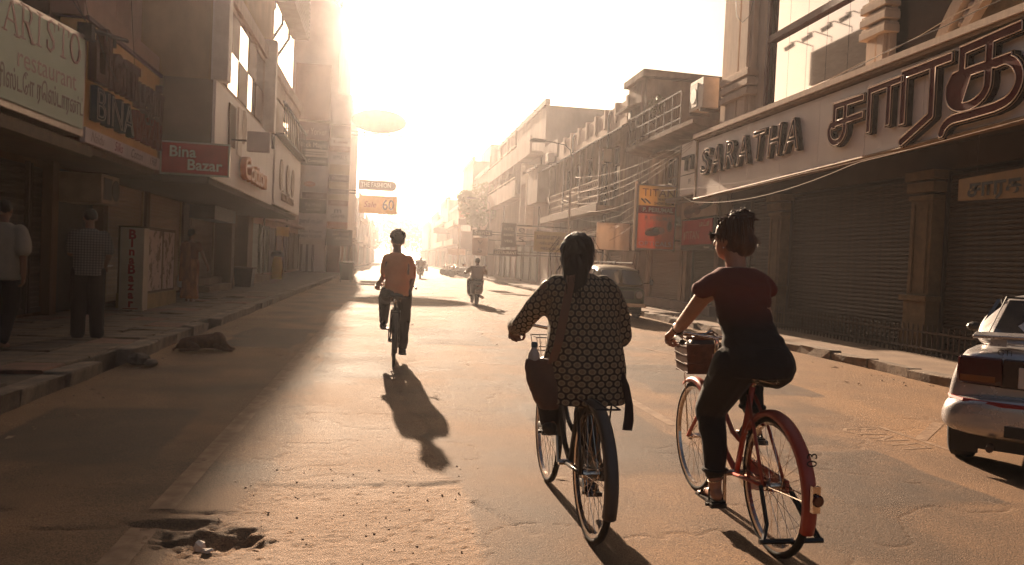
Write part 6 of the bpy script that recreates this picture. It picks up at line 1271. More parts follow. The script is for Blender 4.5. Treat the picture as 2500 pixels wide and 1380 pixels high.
# ---------------------------------------------------------------- woman in the patterned tunic
def tunic_mat():
    m = bpy.data.materials.new('flower_print_cotton'); m.use_nodes = True; t = m.node_tree; N = t.nodes; L = t.links; b = N['Principled BSDF']; b.inputs['Roughness'].default_value = .9
    at = N.new('ShaderNodeAttribute'); at.attribute_name = 'weave'; sc = N.new('ShaderNodeVectorMath'); sc.operation = 'DIVIDE'; sc.inputs[1].default_value = (.038, .038*1.732, 1); L.new(at.outputs['Vector'], sc.inputs[0])
    ds = []
    for off in (0.0, .5):
        a = N.new('ShaderNodeVectorMath'); a.operation = 'ADD'; a.inputs[1].default_value = (off, off, 0); L.new(sc.outputs[0], a.inputs[0]); f = N.new('ShaderNodeVectorMath'); f.operation = 'FRACTION'; L.new(a.outputs[0], f.inputs[0])
        s_ = N.new('ShaderNodeVectorMath'); s_.operation = 'SUBTRACT'; s_.inputs[1].default_value = (.5, .5, 0); L.new(f.outputs[0], s_.inputs[0]); m_ = N.new('ShaderNodeVectorMath'); m_.operation = 'MULTIPLY'; m_.inputs[1].default_value = (1, 1.732, 0); L.new(s_.outputs[0], m_.inputs[0])
        l = N.new('ShaderNodeVectorMath'); l.operation = 'LENGTH'; L.new(m_.outputs[0], l.inputs[0]); ds.append(l.outputs['Value'])
    mn = N.new('ShaderNodeMath'); mn.operation = 'MINIMUM'; L.new(ds[0], mn.inputs[0]); L.new(ds[1], mn.inputs[1])
    nz = N.new('ShaderNodeTexNoise'); nz.inputs['Scale'].default_value = 140; nz.inputs['Detail'].default_value = 2; L.new(at.outputs['Vector'], nz.inputs['Vector']); mm = N.new('ShaderNodeMath'); mm.operation = 'MULTIPLY_ADD'; mm.inputs[1].default_value = .12; L.new(nz.outputs['Fac'], mm.inputs[0]); L.new(mn.outputs[0], mm.inputs[2])
    r = N.new('ShaderNodeValToRGB'); r.color_ramp.interpolation = 'EASE'; e = r.color_ramp.elements; e[0].position = .10; e[0].color = (.09, .040, .022, 1); e[1].position = .62; e[1].color = (.020, .013, .010, 1)
    for p, c in ((.16, (.26, .19, .115)), (.25, (.12, .075, .045)), (.31, (.30, .22, .135)), (.41, (.25, .18, .108)), (.50, (.026, .017, .012))): q = e.new(p); q.color = (*c, 1)
    L.new(mm.outputs[0], r.inputs[0]); L.new(r.outputs[0], b.inputs['Base Color']); return m
def set_weave(o, fn):
    me = o.data; a = me.attributes.new('weave', 'FLOAT_VECTOR', 'POINT'); a.data.foreach_set('vector', np.array([fn(v.co) for v in me.vertices], float).ravel())
def folds(o, amp, fx, fz, seed, zmin=-9, zmax=9):
    me = o.data; n = len(me.vertices); co = np.empty(n*3); me.vertices.foreach_get('co', co); co = co.reshape(-1, 3); no = np.empty(n*3); me.vertices.foreach_get('normal', no); no = no.reshape(-1, 3)
    w_ = fbm(co[:, 0]*fx+seed, co[:, 2]*fz+co[:, 1]*fx*.6, 3)-.5; k = sst(zmin, zmin+.05, co[:, 2])*(1-sst(zmax-.05, zmax, co[:, 2])); me.vertices.foreach_set('co', (co+no*(w_*k*amp)[:, None]).ravel()); me.update()
k1 = thing('person', 'woman with long dark tied hair in a flower-print tunic riding the black bicycle', 'person', (0, 0, 0))
body = MB()
torso(body, [((0, .24, .80), .16, .14), ((0, .25, .92), .17, .14), ((0, .27, 1.05), .14, .11), ((-.01, .30, 1.18), .155, .115), ((-.02, .31, 1.28), .16, .10), ((-.02, .31, 1.33), .09, .06)])
limb(body, [(-.02, .32, 1.30), (-.02, .34, 1.43)], [.062, .055]); P, Q = head(body, (-.02, .37, 1.455), -22, .98)
SHl, ELl, WRl = (-.19, .31, 1.27), (-.305, .48, 1.06), (-.27, .82, 1.0); SHr, ELr, WRr = (.15, .31, 1.27), (.222, .30, 1.03), (.24, .62, 1.02)
limb(body, [SHl, ELl, (-.31, .66, 1.03), WRl], [.055, .045, .038, .027]); limb(body, [SHr, ELr, (.24, .48, 1.03), WRr], [.055, .045, .038, .027])
hand(body, (-.268, .84, 1.0), (-.0, .35, -.1), (0, -.25, -1), (1, .2, 0), 75); hand(body, (.245, .64, 1.03), (.05, .8, -.05), (0, -.2, -1), (-1, .2, 0), 75)
for s_, kn, an in ((-1, (-.12, .66, .80), (-.12, .50, .52)), (1, (.12, .56, .52), (.12, .47, .22))):
    limb(body, [(s_*.09, .27, .86), kn, an], [.085, .06, .042])
limb(body, [(-.12, .48, .50), (-.125, .60, .46)], [.04, .03]); limb(body, [(.12, .45, .18), (.125, .56, .14)], [.04, .03])
sculpt('body', SKIN, k1, body, .0065, 2); face_parts(k1, P, Q)
tu = MB()
torso(tu, [((.00, .25, .665), .245, .19), ((0, .25, .72), .238, .185), ((0, .25, .86), .222, .185), ((-.005, .26, .98), .206, .165), ((-.01, .28, 1.10), .195, .145), ((-.015, .295, 1.20), .195, .135), ((-.02, .305, 1.275), .19, .118), ((-.02, .315, 1.325), .13, .088), ((-.02, .325, 1.365), .078, .068)])
limb(tu, [(-.155, .305, 1.265), (-.25, .37, 1.17), ELl, (-.305, .70, 1.035), (-.285, .775, 1.01)], [.092, .078, .068, .054, .046]); limb(tu, [(.12, .305, 1.265), (.183, .30, 1.16), ELr, (.23, .42, 1.03), (.24, .50, 1.03)], [.092, .080, .068, .058, .054])
o = sculpt('tunic', tunic_mat(), k1, tu, .011, 4); folds(o, .050, 9, 3.2, 3, .55, 1.38)
ELl_ = Vector(ELl)
def wv(v):
    for A, B, x0 in ((Vector((-.19, .31, 1.25)), ELl, -1), (ELl_, Vector((-.285, .775, 1.01)), -1), (Vector((.155, .305, 1.25)), Vector(ELr), 1)):
        d = (Vector(B)-A); L_ = d.length; d = d/L_; p = Vector(v)-A; t = p.dot(d); rr = p-d*t
        if -.02 < t < L_+.04 and rr.length < .085 and v.x*x0 > .19 and (x0 < 0 or v.x > .175+.25*max(0, 1.2-v.z)*.3):
            e1 = d.cross(Vector((0, 0, 1)) if abs(d.z) < .8 else Vector((0, 1, 0))).normalized(); e2 = d.cross(e1); return (math.atan2(rr.dot(e1), rr.dot(e2))*.068, t+A.z, 0)
    return (math.atan2(v.x, .30-v.y+.10)*.24 if v.y < .30 else (v.x+math.copysign(.2, v.x)), v.z, 0)
set_weave(o, wv)
CHU = M('dark_dupatta', (.035, .022, .018), .9, scale=8)
m = MB(); m.loft([[(x+.0, y, z), (x+w_, y-.01, z), (x+w_, y-.03, z), (x, y-.02, z)] for x, y, z, w_ in ((.165, .16, .86, .02), (.185, .13, .78, .03), (.20, .115, .68, .035), (.195, .11, .60, .045), (.19, .115, .545, .045))]); m.build('scarf', CHU, k1, smooth=False)
pa = MB(); limb(pa, [(-.10, .30, .80), (-.12, .62, .76), (-.12, .655, .78), (-.12, .52, .56), (-.12, .50, .52)], [.105, .088, .080, .066, .062]); limb(pa, [(.10, .28, .80), (.12, .55, .53), (.12, .50, .33), (.12, .46, .22)], [.105, .085, .072, .064]); torso(pa, [((0, .24, .78), .17, .15), ((0, .26, .95), .17, .14)])
o = sculpt('trousers', M('black_trousers', (.018, .015, .013), .9, (.012, .010, .009), scale=6), k1, pa, .011, 3); folds(o, .02, 12, 9, 8)
for nm, a, b in (('l', (-.125, .46, .475), (-.13, .64, .45)), ('r', (.12, .43, .145), (.125, .61, .125))):
    q = MB(); caps(q, a, b, .045, .034); sculpt('shoe', PLAST, k1, q, .011, 2)
hr = MB(); q = lambda x, y, z: P(x, y, z)
hr.ell(q(0, -.024, .036), (.097, .114, .100), 16, 10, rot=Euler((0, 0, R(-22)))); hr.ell(q(0, -.055, -.02), (.094, .082, .100), 14, 10); limb(hr, [q(.0, -.085, -.05), q(.0, -.115, -.12), q(.005, -.125, -.19), q(.01, -.12, -.25), q(.012, -.115, -.285)], [.080, .072, .068, .056, .030])
o = sculpt('hair', HAIR, k1, hr, .007, 2); folds(o, .020, 70, 7, 4); fl = MB(); strands(fl, [q(.0, -.19, -.10), q(.01, -.2, -.2), q(.02, -.185, -.30)], 26, .035, .0014, 15); strands(fl, [q(.05, -.10, .09), q(.08, -.13, .02), q(.07, -.17, -.08)], 18, .025, .0012, 16); strands(fl, [q(-.05, -.10, .09), q(-.08, -.13, .02), q(-.06, -.17, -.08)], 18, .025, .0012, 17); strands(fl, [q(.075, -.03, .03), q(.10, -.05, .02), q(.112, -.07, -.01)], 14, .022, .0012, 5); strands(fl, [q(0, -.02, .12), q(.03, -.06, .128), q(.05, -.1, .10)], 10, .03, .001, 7); strands(fl, [q(-.075, -.0, -.05), q(-.09, -.02, -.09), q(-.085, -.03, -.12)], 7, .012, .0012, 9); fl.build('loose_hair', HAIR, o, kind='stuff')
g = MB().tube([q(.083, -.01, .02), q(.086, .04, .022), q(.075, .095, .02)], .0025, 4).tube([q(.072, .098, .035), q(.03, .106, .033), q(.015, .108, .01), q(.06, .102, -.005)], .0022, 4, closed=True); g.build('spectacles', PLAST, k1)
sit_on(k1, 'k')
bag = thing('shoulder_bag', 'brown cloth shoulder bag on a long strap at the hip of the tunic woman', 'bag', (0, 0, 0))
BAGM = M('bag_brown', (.12, .055, .032), .8, (.07, .032, .02), scale=7)
m = MB(); torso(m, [((-.20, .16, .645), .055, .045), ((-.22, .165, .70), .075, .06), ((-.245, .17, .79), .086, .063), ((-.26, .18, .87), .080, .05), ((-.262, .185, .91), .07, .03)], p=3); o = sculpt('pouch', BAGM, bag, m, .011, 4); folds(o, .025, 14, 9, 2)
st_ = []
for p in ((-.10, .20, 1.345), (-.115, .17, 1.28), (-.15, .115, 1.15), (-.185, .078, 1.0), (-.21, .095, .90)): st_.append([(p[0]-.024, p[1]-.004, p[2]-.01), (p[0]+.024, p[1]-.006, p[2]+.01), (p[0]+.024, p[1]-.014, p[2]+.01), (p[0]-.024, p[1]-.012, p[2]-.01)])
MB().loft([[(-.10, .30, 1.375), (-.05, .30, 1.375), (-.05, .31, 1.38), (-.10, .31, 1.38)]]+st_).build('strap', M('strap_tan', (.20, .10, .06), .8, scale=9), bag)
place(bag, *PB_['k'])
bt = thing('water_bottle', 'clear water bottle with blue cap sticking out of the brown shoulder bag', 'bottle', (0, 0, 0)); MB().lathe([(.03, .86), (.032, 1.0), (.030, 1.02), (.014, 1.05), (.014, 1.055)], (-.285, .19, -.09), 'Z', 14).build('body', M('bottle_plastic', (.55, .55, .53), .1), bt, smooth=True); MB().lathe([(.017, .966), (.017, .992), (.010, .994)], (-.285, .19, 0), 'Z', 12).build('cap', M('cap_blue', (.05, .12, .18), .4), bt); place(bt, *PB_['k'])

# ---------------------------------------------------------------- woman on the coral bicycle
k2 = thing('person', 'woman with messy bun and sunglasses in a maroon cap-sleeve top riding the coral bicycle', 'person', (0, 0, 0))
body = MB(); hx = -.11
torso(body, [((0, .24, .90), .165, .145), ((0, .25, 1.0), .165, .135), ((-.03, .27, 1.12), .125, .10), ((-.06, .29, 1.25), .14, .105), ((-.085, .30, 1.36), .15, .09), ((-.09, .30, 1.42), .085, .055)])
limb(body, [(-.092, .31, 1.40), (-.10, .335, 1.53)], [.055, .052]); P, Q = head(body, (-.105, .36, 1.585), 32, .98)
SHl, ELl, WRl = (-.205, .30, 1.325), (-.262, .53, 1.17), (-.235, .83, 1.05); SHr, ELr, WRr = (.03, .30, 1.325), (.12, .47, 1.15), (.22, .66, 1.07)
limb(body, [SHl, (-.245, .40, 1.265), ELl, (-.262, .66, 1.10), WRl], [.046, .046, .041, .038, .026]); limb(body, [SHr, ELr, (.16, .56, 1.1), WRr], [.052, .041, .037, .026])
hand(body, (-.24, .85, 1.045), (-.02, .5, -.35), (0, -.4, -1), (1, .3, 0), 70); hand(body, (.24, .68, 1.06), (.15, .6, -.3), (0, -.3, -1), (-1, .3, 0), 70)
Kl, Al = (-.125, .55, .60), (-.12, .46, .20); Kr, Ar = (.135, .69, .86), (.125, .52, .53)
limb(body, [(-.09, .27, .94), Kl, (-.122, .47, .45), Al], [.088, .058, .052, .036]); limb(body, [(.09, .27, .94), Kr, (.13, .57, .70), Ar], [.088, .058, .052, .036])
limb(body, [(-.12, .43, .165), (-.12, .52, .155), (-.122, .59, .135)], [.033, .030, .022]); limb(body, [(.125, .49, .505), (.125, .57, .49), (.127, .64, .475)], [.033, .030, .022])
for s_, y, z in ((-.12, .60, .132), (.127, .65, .472)):
    for k in range(5): caps(body, (s_+(k-2)*.016, y-.02, z), (s_+(k-2)*.017, y+.025-.004*abs(k-1), z-.004), .0105, .0095, 8)
sculpt('body', SKINL, k2, body, .0065, 2); face_parts(k2, P, Q)
def two_tone():  # near-black low down, blending to maroon from the chest up
    m = bpy.data.materials.new('gradient_jersey'); m.use_nodes = True; t = m.node_tree; N = t.nodes; L = t.links; b = N['Principled BSDF']; b.inputs['Roughness'].default_value = .9
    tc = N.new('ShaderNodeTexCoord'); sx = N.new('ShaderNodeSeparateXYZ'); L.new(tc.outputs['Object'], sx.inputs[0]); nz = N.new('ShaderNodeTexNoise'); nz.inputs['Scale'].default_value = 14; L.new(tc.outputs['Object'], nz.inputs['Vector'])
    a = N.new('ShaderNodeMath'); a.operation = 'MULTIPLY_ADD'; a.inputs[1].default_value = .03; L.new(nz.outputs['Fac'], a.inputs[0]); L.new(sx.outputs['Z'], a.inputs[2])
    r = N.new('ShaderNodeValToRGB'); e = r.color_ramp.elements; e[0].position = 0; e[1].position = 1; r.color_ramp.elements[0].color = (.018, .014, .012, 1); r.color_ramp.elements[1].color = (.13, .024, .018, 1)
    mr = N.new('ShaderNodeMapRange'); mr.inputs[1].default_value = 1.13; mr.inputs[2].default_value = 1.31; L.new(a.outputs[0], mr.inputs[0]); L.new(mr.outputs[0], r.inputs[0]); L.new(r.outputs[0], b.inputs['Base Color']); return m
tp_ = MB(); torso(tp_, [((.0, .24, .925), .178, .165), ((-.0, .245, .98), .176, .158), ((-.015, .25, 1.05), .160, .135), ((-.038, .27, 1.14), .146, .118), ((-.06, .285, 1.25), .154, .118), ((-.08, .295, 1.34), .160, .108), ((-.09, .30, 1.40), .15, .085), ((-.095, .305, 1.435), .095, .066)])
limb(tp_, [(-.185, .30, 1.36), (-.24, .315, 1.338), (-.272, .325, 1.318)], [.064, .058, .054]); limb(tp_, [(.015, .30, 1.36), (.064, .315, 1.338), (.092, .325, 1.315)], [.064, .058, .054])
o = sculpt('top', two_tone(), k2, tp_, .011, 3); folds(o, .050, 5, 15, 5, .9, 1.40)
pa = MB(); torso(pa, [((.0, .22, .86), .165, .155), ((.0, .225, .93), .180, .165), ((0, .24, 1.02), .155, .14)]); limb(pa, [(-.105, .27, .91), (-.13, .54, .62), (-.125, .48, .46), (-.122, .465, .30)], [.125, .086, .074, .060]); limb(pa, [(.105, .27, .91), (.138, .68, .85), (.132, .60, .74), (.13, .555, .635)], [.125, .088, .078, .064])
o = sculpt('trousers', _mc['black_trousers'], k2, pa, .011, 3); folds(o, .022, 12, 10, 9)
for z, y, x, r_ in ((.30, .465, -.122, .063), (.635, .555, .13, .066)): MB().tube([(x+r_*math.cos(a), y+r_*math.sin(a), z) for a in np.linspace(0, 6.28, 21)[:-1]], .012, 6, closed=True).build('cuff', _mc['black_trousers'], o)
for x, y, z in ((-.12, .52, .118), (.126, .57, .455)):
    s_ = MB(); s_.loft([[(x-.042, y-.115, z), (x+.042, y-.115, z), (x+.048, y+.02, z-.004), (x+.045, y+.12, z-.01), (x-.045, y+.12, z-.01), (x-.048, y+.02, z-.004)], [(x-.042, y-.115, z+.018), (x+.042, y-.115, z+.018), (x+.048, y+.02, z+.012), (x+.045, y+.12, z+.004), (x-.045, y+.12, z+.004), (x-.048, y+.02, z+.012)]])
    so_ = s_.build('sandal', PLAST, k2); a_ = MB().tube([(x-.045, y+.06, z), (x-.02, y+.05, z+.055), (x+.02, y+.05, z+.055), (x+.045, y+.06, z)], .007, 5).tube([(x-.040, y-.08, z), (x-.034, y-.06, z+.075), (x+.034, y-.06, z+.075), (x+.040, y-.08, z)], .006, 5); a_.build('sandal_strap', PLAST, so_)
MB().tube([(Al[0]+.040*math.cos(a), Al[1]-.0+.040*math.sin(a), Al[2]+.045+.012*math.cos(a)) for a in np.linspace(0, 6.28, 21)[:-1]], .0035, 5, closed=True).build('anklet', CHR, k2)
for k in range(2): MB().tube([(WRl[0]+.030*math.cos(a), WRl[1]-.02-k*.012+.01*math.sin(a), WRl[2]+.012+.030*math.sin(a)) for a in np.linspace(0, 6.28, 19)[:-1]], .006, 5, closed=True).build('bracelet', PLAST, k2)
q = lambda x, y, z: P(x, y, z); hr = MB(); hr.ell(q(0, -.022, .035), (.092, .106, .092), 16, 10, rot=Euler((0, 0, R(32)))); hr.ell(q(0, -.06, -.015), (.086, .07, .086), 14, 10)
hr.ell(q(.018, -.05, .112), (.070, .062, .042), 14, 8)
for k in range(22):
    a = k*.2856*2; hr.ell(q(.018+.058*math.cos(a), -.05+.05*math.sin(a), .112+random.uniform(-.012, .016)), (random.uniform(.018, .026),)*3, 8, 6)
o = sculpt('hair', HAIRB, k2, hr, .008, 2); folds(o, .022, 45, 20, 6)
for k in range(80):
    a = random.uniform(0, 6.28); b_ = random.uniform(.0, 1.5); c0 = Vector(q(.018, -.05, .10)); d = Vector((math.cos(a)*math.cos(b_)*.072, math.sin(a)*math.cos(b_)*.066, math.sin(b_)*.056)); e = Vector((random.gauss(0, .013), random.gauss(0, .013), random.gauss(0, .007))); MB().tube([c0+d*.8, c0+d*1.06+e*.5, c0+d*1.02+e*1.1, c0+d*.8+e*1.5], [.0045, .0048, .004, .001], 5).build('curl', HAIRB, o, smooth=True)
for k in range(70):
    a = R(32)+random.uniform(-2.6, 2.6)-1.57; c0 = Vector(P(0, -.022, .03)); tz = random.uniform(-.06, .05); d0 = Vector((math.cos(a)*.091, math.sin(a)*.105, tz)); MB().tube([c0+d0, c0+d0*.98+Vector((0, 0, .04)), c0+Vector((d0.x*.8, d0.y*.8, .085)), Vector(q(.012, -.045, .105))], [.003, .0042, .0042, .003], 4).build('lock', HAIRB, o, smooth=True)
fl = MB(); 
for k in range(60):
    a = random.uniform(0, 6.28); b_ = random.uniform(-.1, 1.3); d = Vector((math.cos(a)*math.cos(b_), math.sin(a)*math.cos(b_), math.sin(b_))); c0 = Vector(q(.01, -.04, .06))+Vector((d.x*.085, d.y*.085, d.z*.085)); fl.tube([c0, c0+d*.012+Vector((random.gauss(0, .008), random.gauss(0, .008), .003)), c0+d*.022+Vector((random.gauss(0, .016), random.gauss(0, .016), -.004))], [.0016, .0012, .0004], 4)
strands(fl, [q(.06, -.075, .03), q(.088, -.10, -.0), q(.10, -.108, -.03), q(.12, -.10, -.035)], 12, .012, .0013, 12); strands(fl, [q(.04, -.09, -.05), q(.05, -.10, -.09), q(.045, -.105, -.12)], 8, .014, .001, 13); fl.build('loose_hair', HAIRB, o, kind='stuff')
g = MB()
for s_ in (-1, 1): g.tube([q(s_*.082, .0, .028), q(s_*.085, .05, .030), q(s_*.076, .096, .028)], .004, 5); g.loft([[q(s_*x, .094-abs(x-.04)*.35, z) for x, z in ((.010, .030), (.030, .040), (.066, .040), (.086, .044), (.072, .006), (.045, -.010), (.016, .002))], [q(s_*x, .102-abs(x-.04)*.35, z) for x, z in ((.010, .030), (.030, .040), (.066, .040), (.086, .044), (.072, .006), (.045, -.010), (.016, .002))]])
g.build('sunglasses', PLAST, k2)
for s_ in (-1, 1): MB().ell(q(s_*.082, -.008, -.048), (.006, .006, .006), 8, 6).build('earring', CHR, k2)
sit_on(k2, 'r')
bb_ = thing('handbag', 'dark bag with silver-rimmed camera lying in the wicker basket', 'bag', (0, 0, 0)); m = MB(); torso(m, [((0, 1.05, .80), .09, .08), ((0, 1.05, .93), .10, .085), ((.02, 1.05, .995), .07, .05)], p=3); sculpt('pouch', PLAST, bb_, m, .012, 3); MB().tube([(-.02, 1.0, 1.0), (.05, .99, 1.03), (.10, 1.02, 1.0)], .006, 5).build('strap', CHR, bb_); place(bb_, *PB_['r'])

# ---------------------------------------------------------------- man in orange shirt riding ahead
k3 = thing('person', 'man in a plain orange T-shirt and dark trousers cycling ahead on the roadster', 'person', (0, 0, 0))
body = MB(); torso(body, [((0, .24, .92), .15, .12), ((0, .25, 1.05), .145, .11), ((.01, .28, 1.2), .16, .115), ((.01, .31, 1.36), .17, .105), ((.01, .32, 1.44), .09, .06)]); limb(body, [(.0, .33, 1.42), (-.01, .36, 1.56)], [.06, .055]); P, Q = head(body, (-.005, .39, 1.625), 12, 1.06)
limb(body, [(-.145, .31, 1.38), (-.165, .50, 1.16), (-.215, .66, 1.06)], [.050, .042, .03]); hand(body, (-.235, .68, 1.05), (-.1, .5, -.3), (0, -.3, -1), (1, .3, 0), 70)
limb(body, [(.165, .31, 1.38), (.205, .30, 1.14), (.18, .30, .97)], [.050, .043, .032]); hand(body, (.178, .31, .95), (-.1, .15, -.8), (-1, .2, 0), (.0, 1, 0), 35)
for s_, kn, an in ((-1, (-.14, .64, .85), (-.145, .50, .53)), (1, (.13, .54, .57), (.12, .44, .20))): limb(body, [(s_*.09, .27, .94), kn, an], [.09, .06, .042])
sculpt('body', SKIN, k3, body, .011, 2); face_parts(k3, P, Q)
m = MB(); torso(m, [((.01, .24, .90), .172, .14), ((.01, .25, 1.0), .165, .135), ((.01, .28, 1.2), .163, .132), ((.01, .31, 1.36), .165, .12), ((.005, .32, 1.44), .115, .085), ((0, .33, 1.475), .075, .065)]); limb(m, [(-.13, .31, 1.38), (-.155, .40, 1.26), (-.16, .45, 1.20)], [.068, .063, .06]); limb(m, [(.15, .31, 1.38), (.192, .305, 1.26), (.20, .30, 1.17)], [.068, .063, .06])
o = sculpt('shirt', M('orange_cotton', (.76, .30, .13), .9, (.66, .25, .10), scale=5), k3, m, .013, 3); folds(o, .025, 7, 8, 3)
m = MB(); limb(m, [(-.10, .27, .93), (-.145, .63, .84), (-.145, .57, .68), (-.145, .51, .55)], [.115, .085, .075, .065]); limb(m, [(.10, .27, .93), (.135, .54, .57), (.125, .49, .4), (.12, .45, .22)], [.115, .082, .072, .065]); torso(m, [((0, .23, .88), .17, .14), ((0, .25, 1.0), .165, .125)]); o = sculpt('trousers', M('dark_brown_trousers', (.03, .02, .016), .9, scale=5), k3, m, .013, 3); folds(o, .02, 12, 9, 4)
for a, b in (((-.15, .46, .49), (-.16, .66, .46)), ((.12, .42, .15), (.13, .61, .135))): q_ = MB(); caps(q_, a, b, .05, .038); sculpt('shoe', PLAST, k3, q_, .013, 2)
hr = MB(); hr.ell(P(0, -.022, .038), (.094, .110, .102), 14, 10)
for k in range(40):
    a = random.uniform(0, 6.28); b_ = random.uniform(.05, 1.5); hr.ell(P(.090*math.cos(a)*math.cos(b_), -.022+.104*math.sin(a)*math.cos(b_), .042+.100*math.sin(b_)), (random.uniform(.016, .026),)*3, 8, 6)
o = sculpt('hair', HAIR, k3, hr, .010, 2); folds(o, .02, 40, 20, 6); sit_on(k3, 'm')
# ---------------------------------------------------------------- scooter riders
def scooter_rider(lab, shirt, loc, head_, pale):
    t = thing('person', lab, 'person', (0, 0, 0)); body = MB(); torso(body, [((0, .05, .84), .16, .13), ((0, .07, 1.0), .16, .12), ((0, .12, 1.2), .18, .12), ((0, .14, 1.27), .10, .07)]); limb(body, [(0, .15, 1.26), (0, .18, 1.36)], [.06, .055]); P, Q = head(body, (0, .20, 1.41), 0, 1.0)
    for s_ in (-1, 1): limb(body, [(s_*.19, .14, 1.2), (s_*.32, .38, 1.02), (s_*.32, .78, 1.04)], [.055, .045, .03]); hand(body, (s_*.32, .8, 1.05), (0, .6, -.2), (0, -.3, -1), (-s_, .3, 0), 70); limb(body, [(s_*.1, .1, .84), (s_*.2, .52, .78), (s_*.18, .62, .36)], [.09, .065, .045])
    sculpt('body', SKIN, t, body, .016, 2); m = MB(); torso(m, [((0, .04, .78), .20, .15), ((0, .06, .95), .20, .14), ((0, .12, 1.2), .215, .135), ((0, .15, 1.28), .10, .08)])
    for s_ in (-1, 1): limb(m, [(s_*.18, .14, 1.2), (s_*.30, .33, 1.06)], [.082, .07])
    sculpt('shirt', shirt, t, m, .016, 3); m = MB()
    for s_ in (-1, 1): limb(m, [(s_*.1, .1, .82), (s_*.205, .52, .76), (s_*.19, .62, .38)], [.11, .085, .065])
    sculpt('trousers', _mc['dark_brown_trousers'], t, m, .016, 3)
    for s_ in (-1, 1): q_ = MB(); caps(q_, (s_*.18, .60, .34), (s_*.19, .78, .33), .045, .035); sculpt('shoe', PLAST, t, q_, .016, 1)
    m = MB(); m.ell(P(0, -.022, .03), (.085, .10, .09), 12, 8); sculpt('hair', HAIR, t, m, .013, 2); return place(t, loc, head_)
scooter_rider('man in a pale grey shirt riding the dark scooter', M('pale_grey_shirt', (.42, .36, .31), .9, (.36, .30, .26), scale=5), (2.94, 24.5, 0), -.5, 1)
scooter_rider('distant rider in a whitish shirt on the hazy scooter', M('whitish_shirt', (.5, .44, .4), .9, scale=5), (2.45, 55, 0), 0, 1)
# ---------------------------------------------------------------- people on the left pavement
def stander(lab, loc, face, pose):
    t = thing('person', lab, 'person', (0, 0, 0)); return t
def standing_body(t, arms, legs, hy=0, yaw=0, h=1.0, skin=SKIN, w_=1.0):
    b = MB(); torso(b, [((0, 0, .88), .155*w_, .115), ((0, 0, 1.0), .15*w_, .11), ((0, 0, 1.15), .145*w_, .11), ((0, 0, 1.32), .17*w_, .115), ((0, 0, 1.42), .15*w_, .09), ((0, 0, 1.47), .08, .06)]); limb(b, [(0, 0, 1.45), (0, .015, 1.57)], [.058, .054]); P, Q = head(b, (0, .03, 1.635), yaw)
    for s_, (el, wr) in zip((-1, 1), arms): limb(b, [(s_*.185*w_, 0, 1.40), el, wr], [.052, .043, .029]); d = Vector(wr)-Vector(el); hand(b, wr, d, (-s_, 0, 0) if abs(d.z) > abs(d.y) else (0, 0, -1), (0, 1, .2) if abs(d.z) > abs(d.y) else (-s_, 0, 0), 38)
    for s_, (kn, an) in zip((-1, 1), legs): limb(b, [(s_*.09, 0, .90), kn, an], [.085, .058, .04]); limb(b, [(an[0], an[1]-.02, an[2]-.035), (an[0]+s_*.015, an[1]+.13, an[2]-.055)], [.04, .028])
    sculpt('body', skin, t, b, .009, 2); face_parts(t, P, Q); return P, Q
def hair_cap(t, P, mat=HAIR, bun=False):
    m = MB(); m.ell(P(0, -.022, .035), (.085, .102, .09), 14, 10)
    if bun: m.ell(P(0, -.115, -.02), (.05, .045, .05), 10, 8)
    return folds(sculpt('hair', mat, t, m, .010, 2), .014, 40, 20, 2)
def upright(t, loc, face): t.matrix_world = Matrix.Translation(Vector(loc)) @ Matrix.Rotation(R(face), 4, 'Z'); return t
WSH = M('white_shirt', (.36, .32, .25), .9, (.30, .265, .205), scale=5); TRO = M('charcoal_trousers', (.022, .018, .016), .9, scale=5)
p1 = stander('man in a loose white short-sleeved shirt walking at the far left edge', 0, 0, 0)
P, Q = standing_body(p1, (((-.27, -.06, 1.14), (-.27, .10, .90)), ((.255, -.10, 1.14), (.25, -.06, .88))), (((-.10, .10, .49), (-.10, -.02, .09)), ((.10, -.02, .48), (.10, -.22, .12))), yaw=0, w_=1.1); hair_cap(p1, P)
m = MB(); torso(m, [((0, 0, .82), .205, .155), ((0, 0, 1.0), .20, .15), ((0, 0, 1.3), .205, .145), ((0, 0, 1.42), .17, .105), ((0, .005, 1.495), .08, .07)]); limb(m, [(-.18, 0, 1.395), (-.25, -.03, 1.25), (-.265, -.045, 1.17)], [.085, .085, .085]); limb(m, [(.18, 0, 1.395), (.24, -.05, 1.25), (.25, -.08, 1.17)], [.085, .085, .085]); folds(sculpt('shirt', WSH, p1, m, .013, 3), .02, 8, 6, 1)
m = MB(); limb(m, [(-.10, 0, .90), (-.105, .10, .49), (-.105, -.02, .12)], [.11, .085, .07]); limb(m, [(.10, 0, .90), (.105, -.02, .48), (.105, -.21, .14)], [.11, .085, .07]); folds(sculpt('trousers', TRO, p1, m, .013, 3), .02, 12, 7, 2); upright(p1, (-4.42, 9.7, .12), 2)
p2 = stander('man in a checked shirt standing on the left pavement looking at something in his hands', 0, 0, 0)
P, Q = standing_body(p2, (((-.22, .10, 1.15), (-.10, .34, 1.12)), ((.235, -.02, 1.13), (.20, .17, 1.0))), (((-.10, .03, .48), (-.11, .0, .09)), ((.10, .03, .48), (.12, -.02, .09))), yaw=15); hair_cap(p2, P)
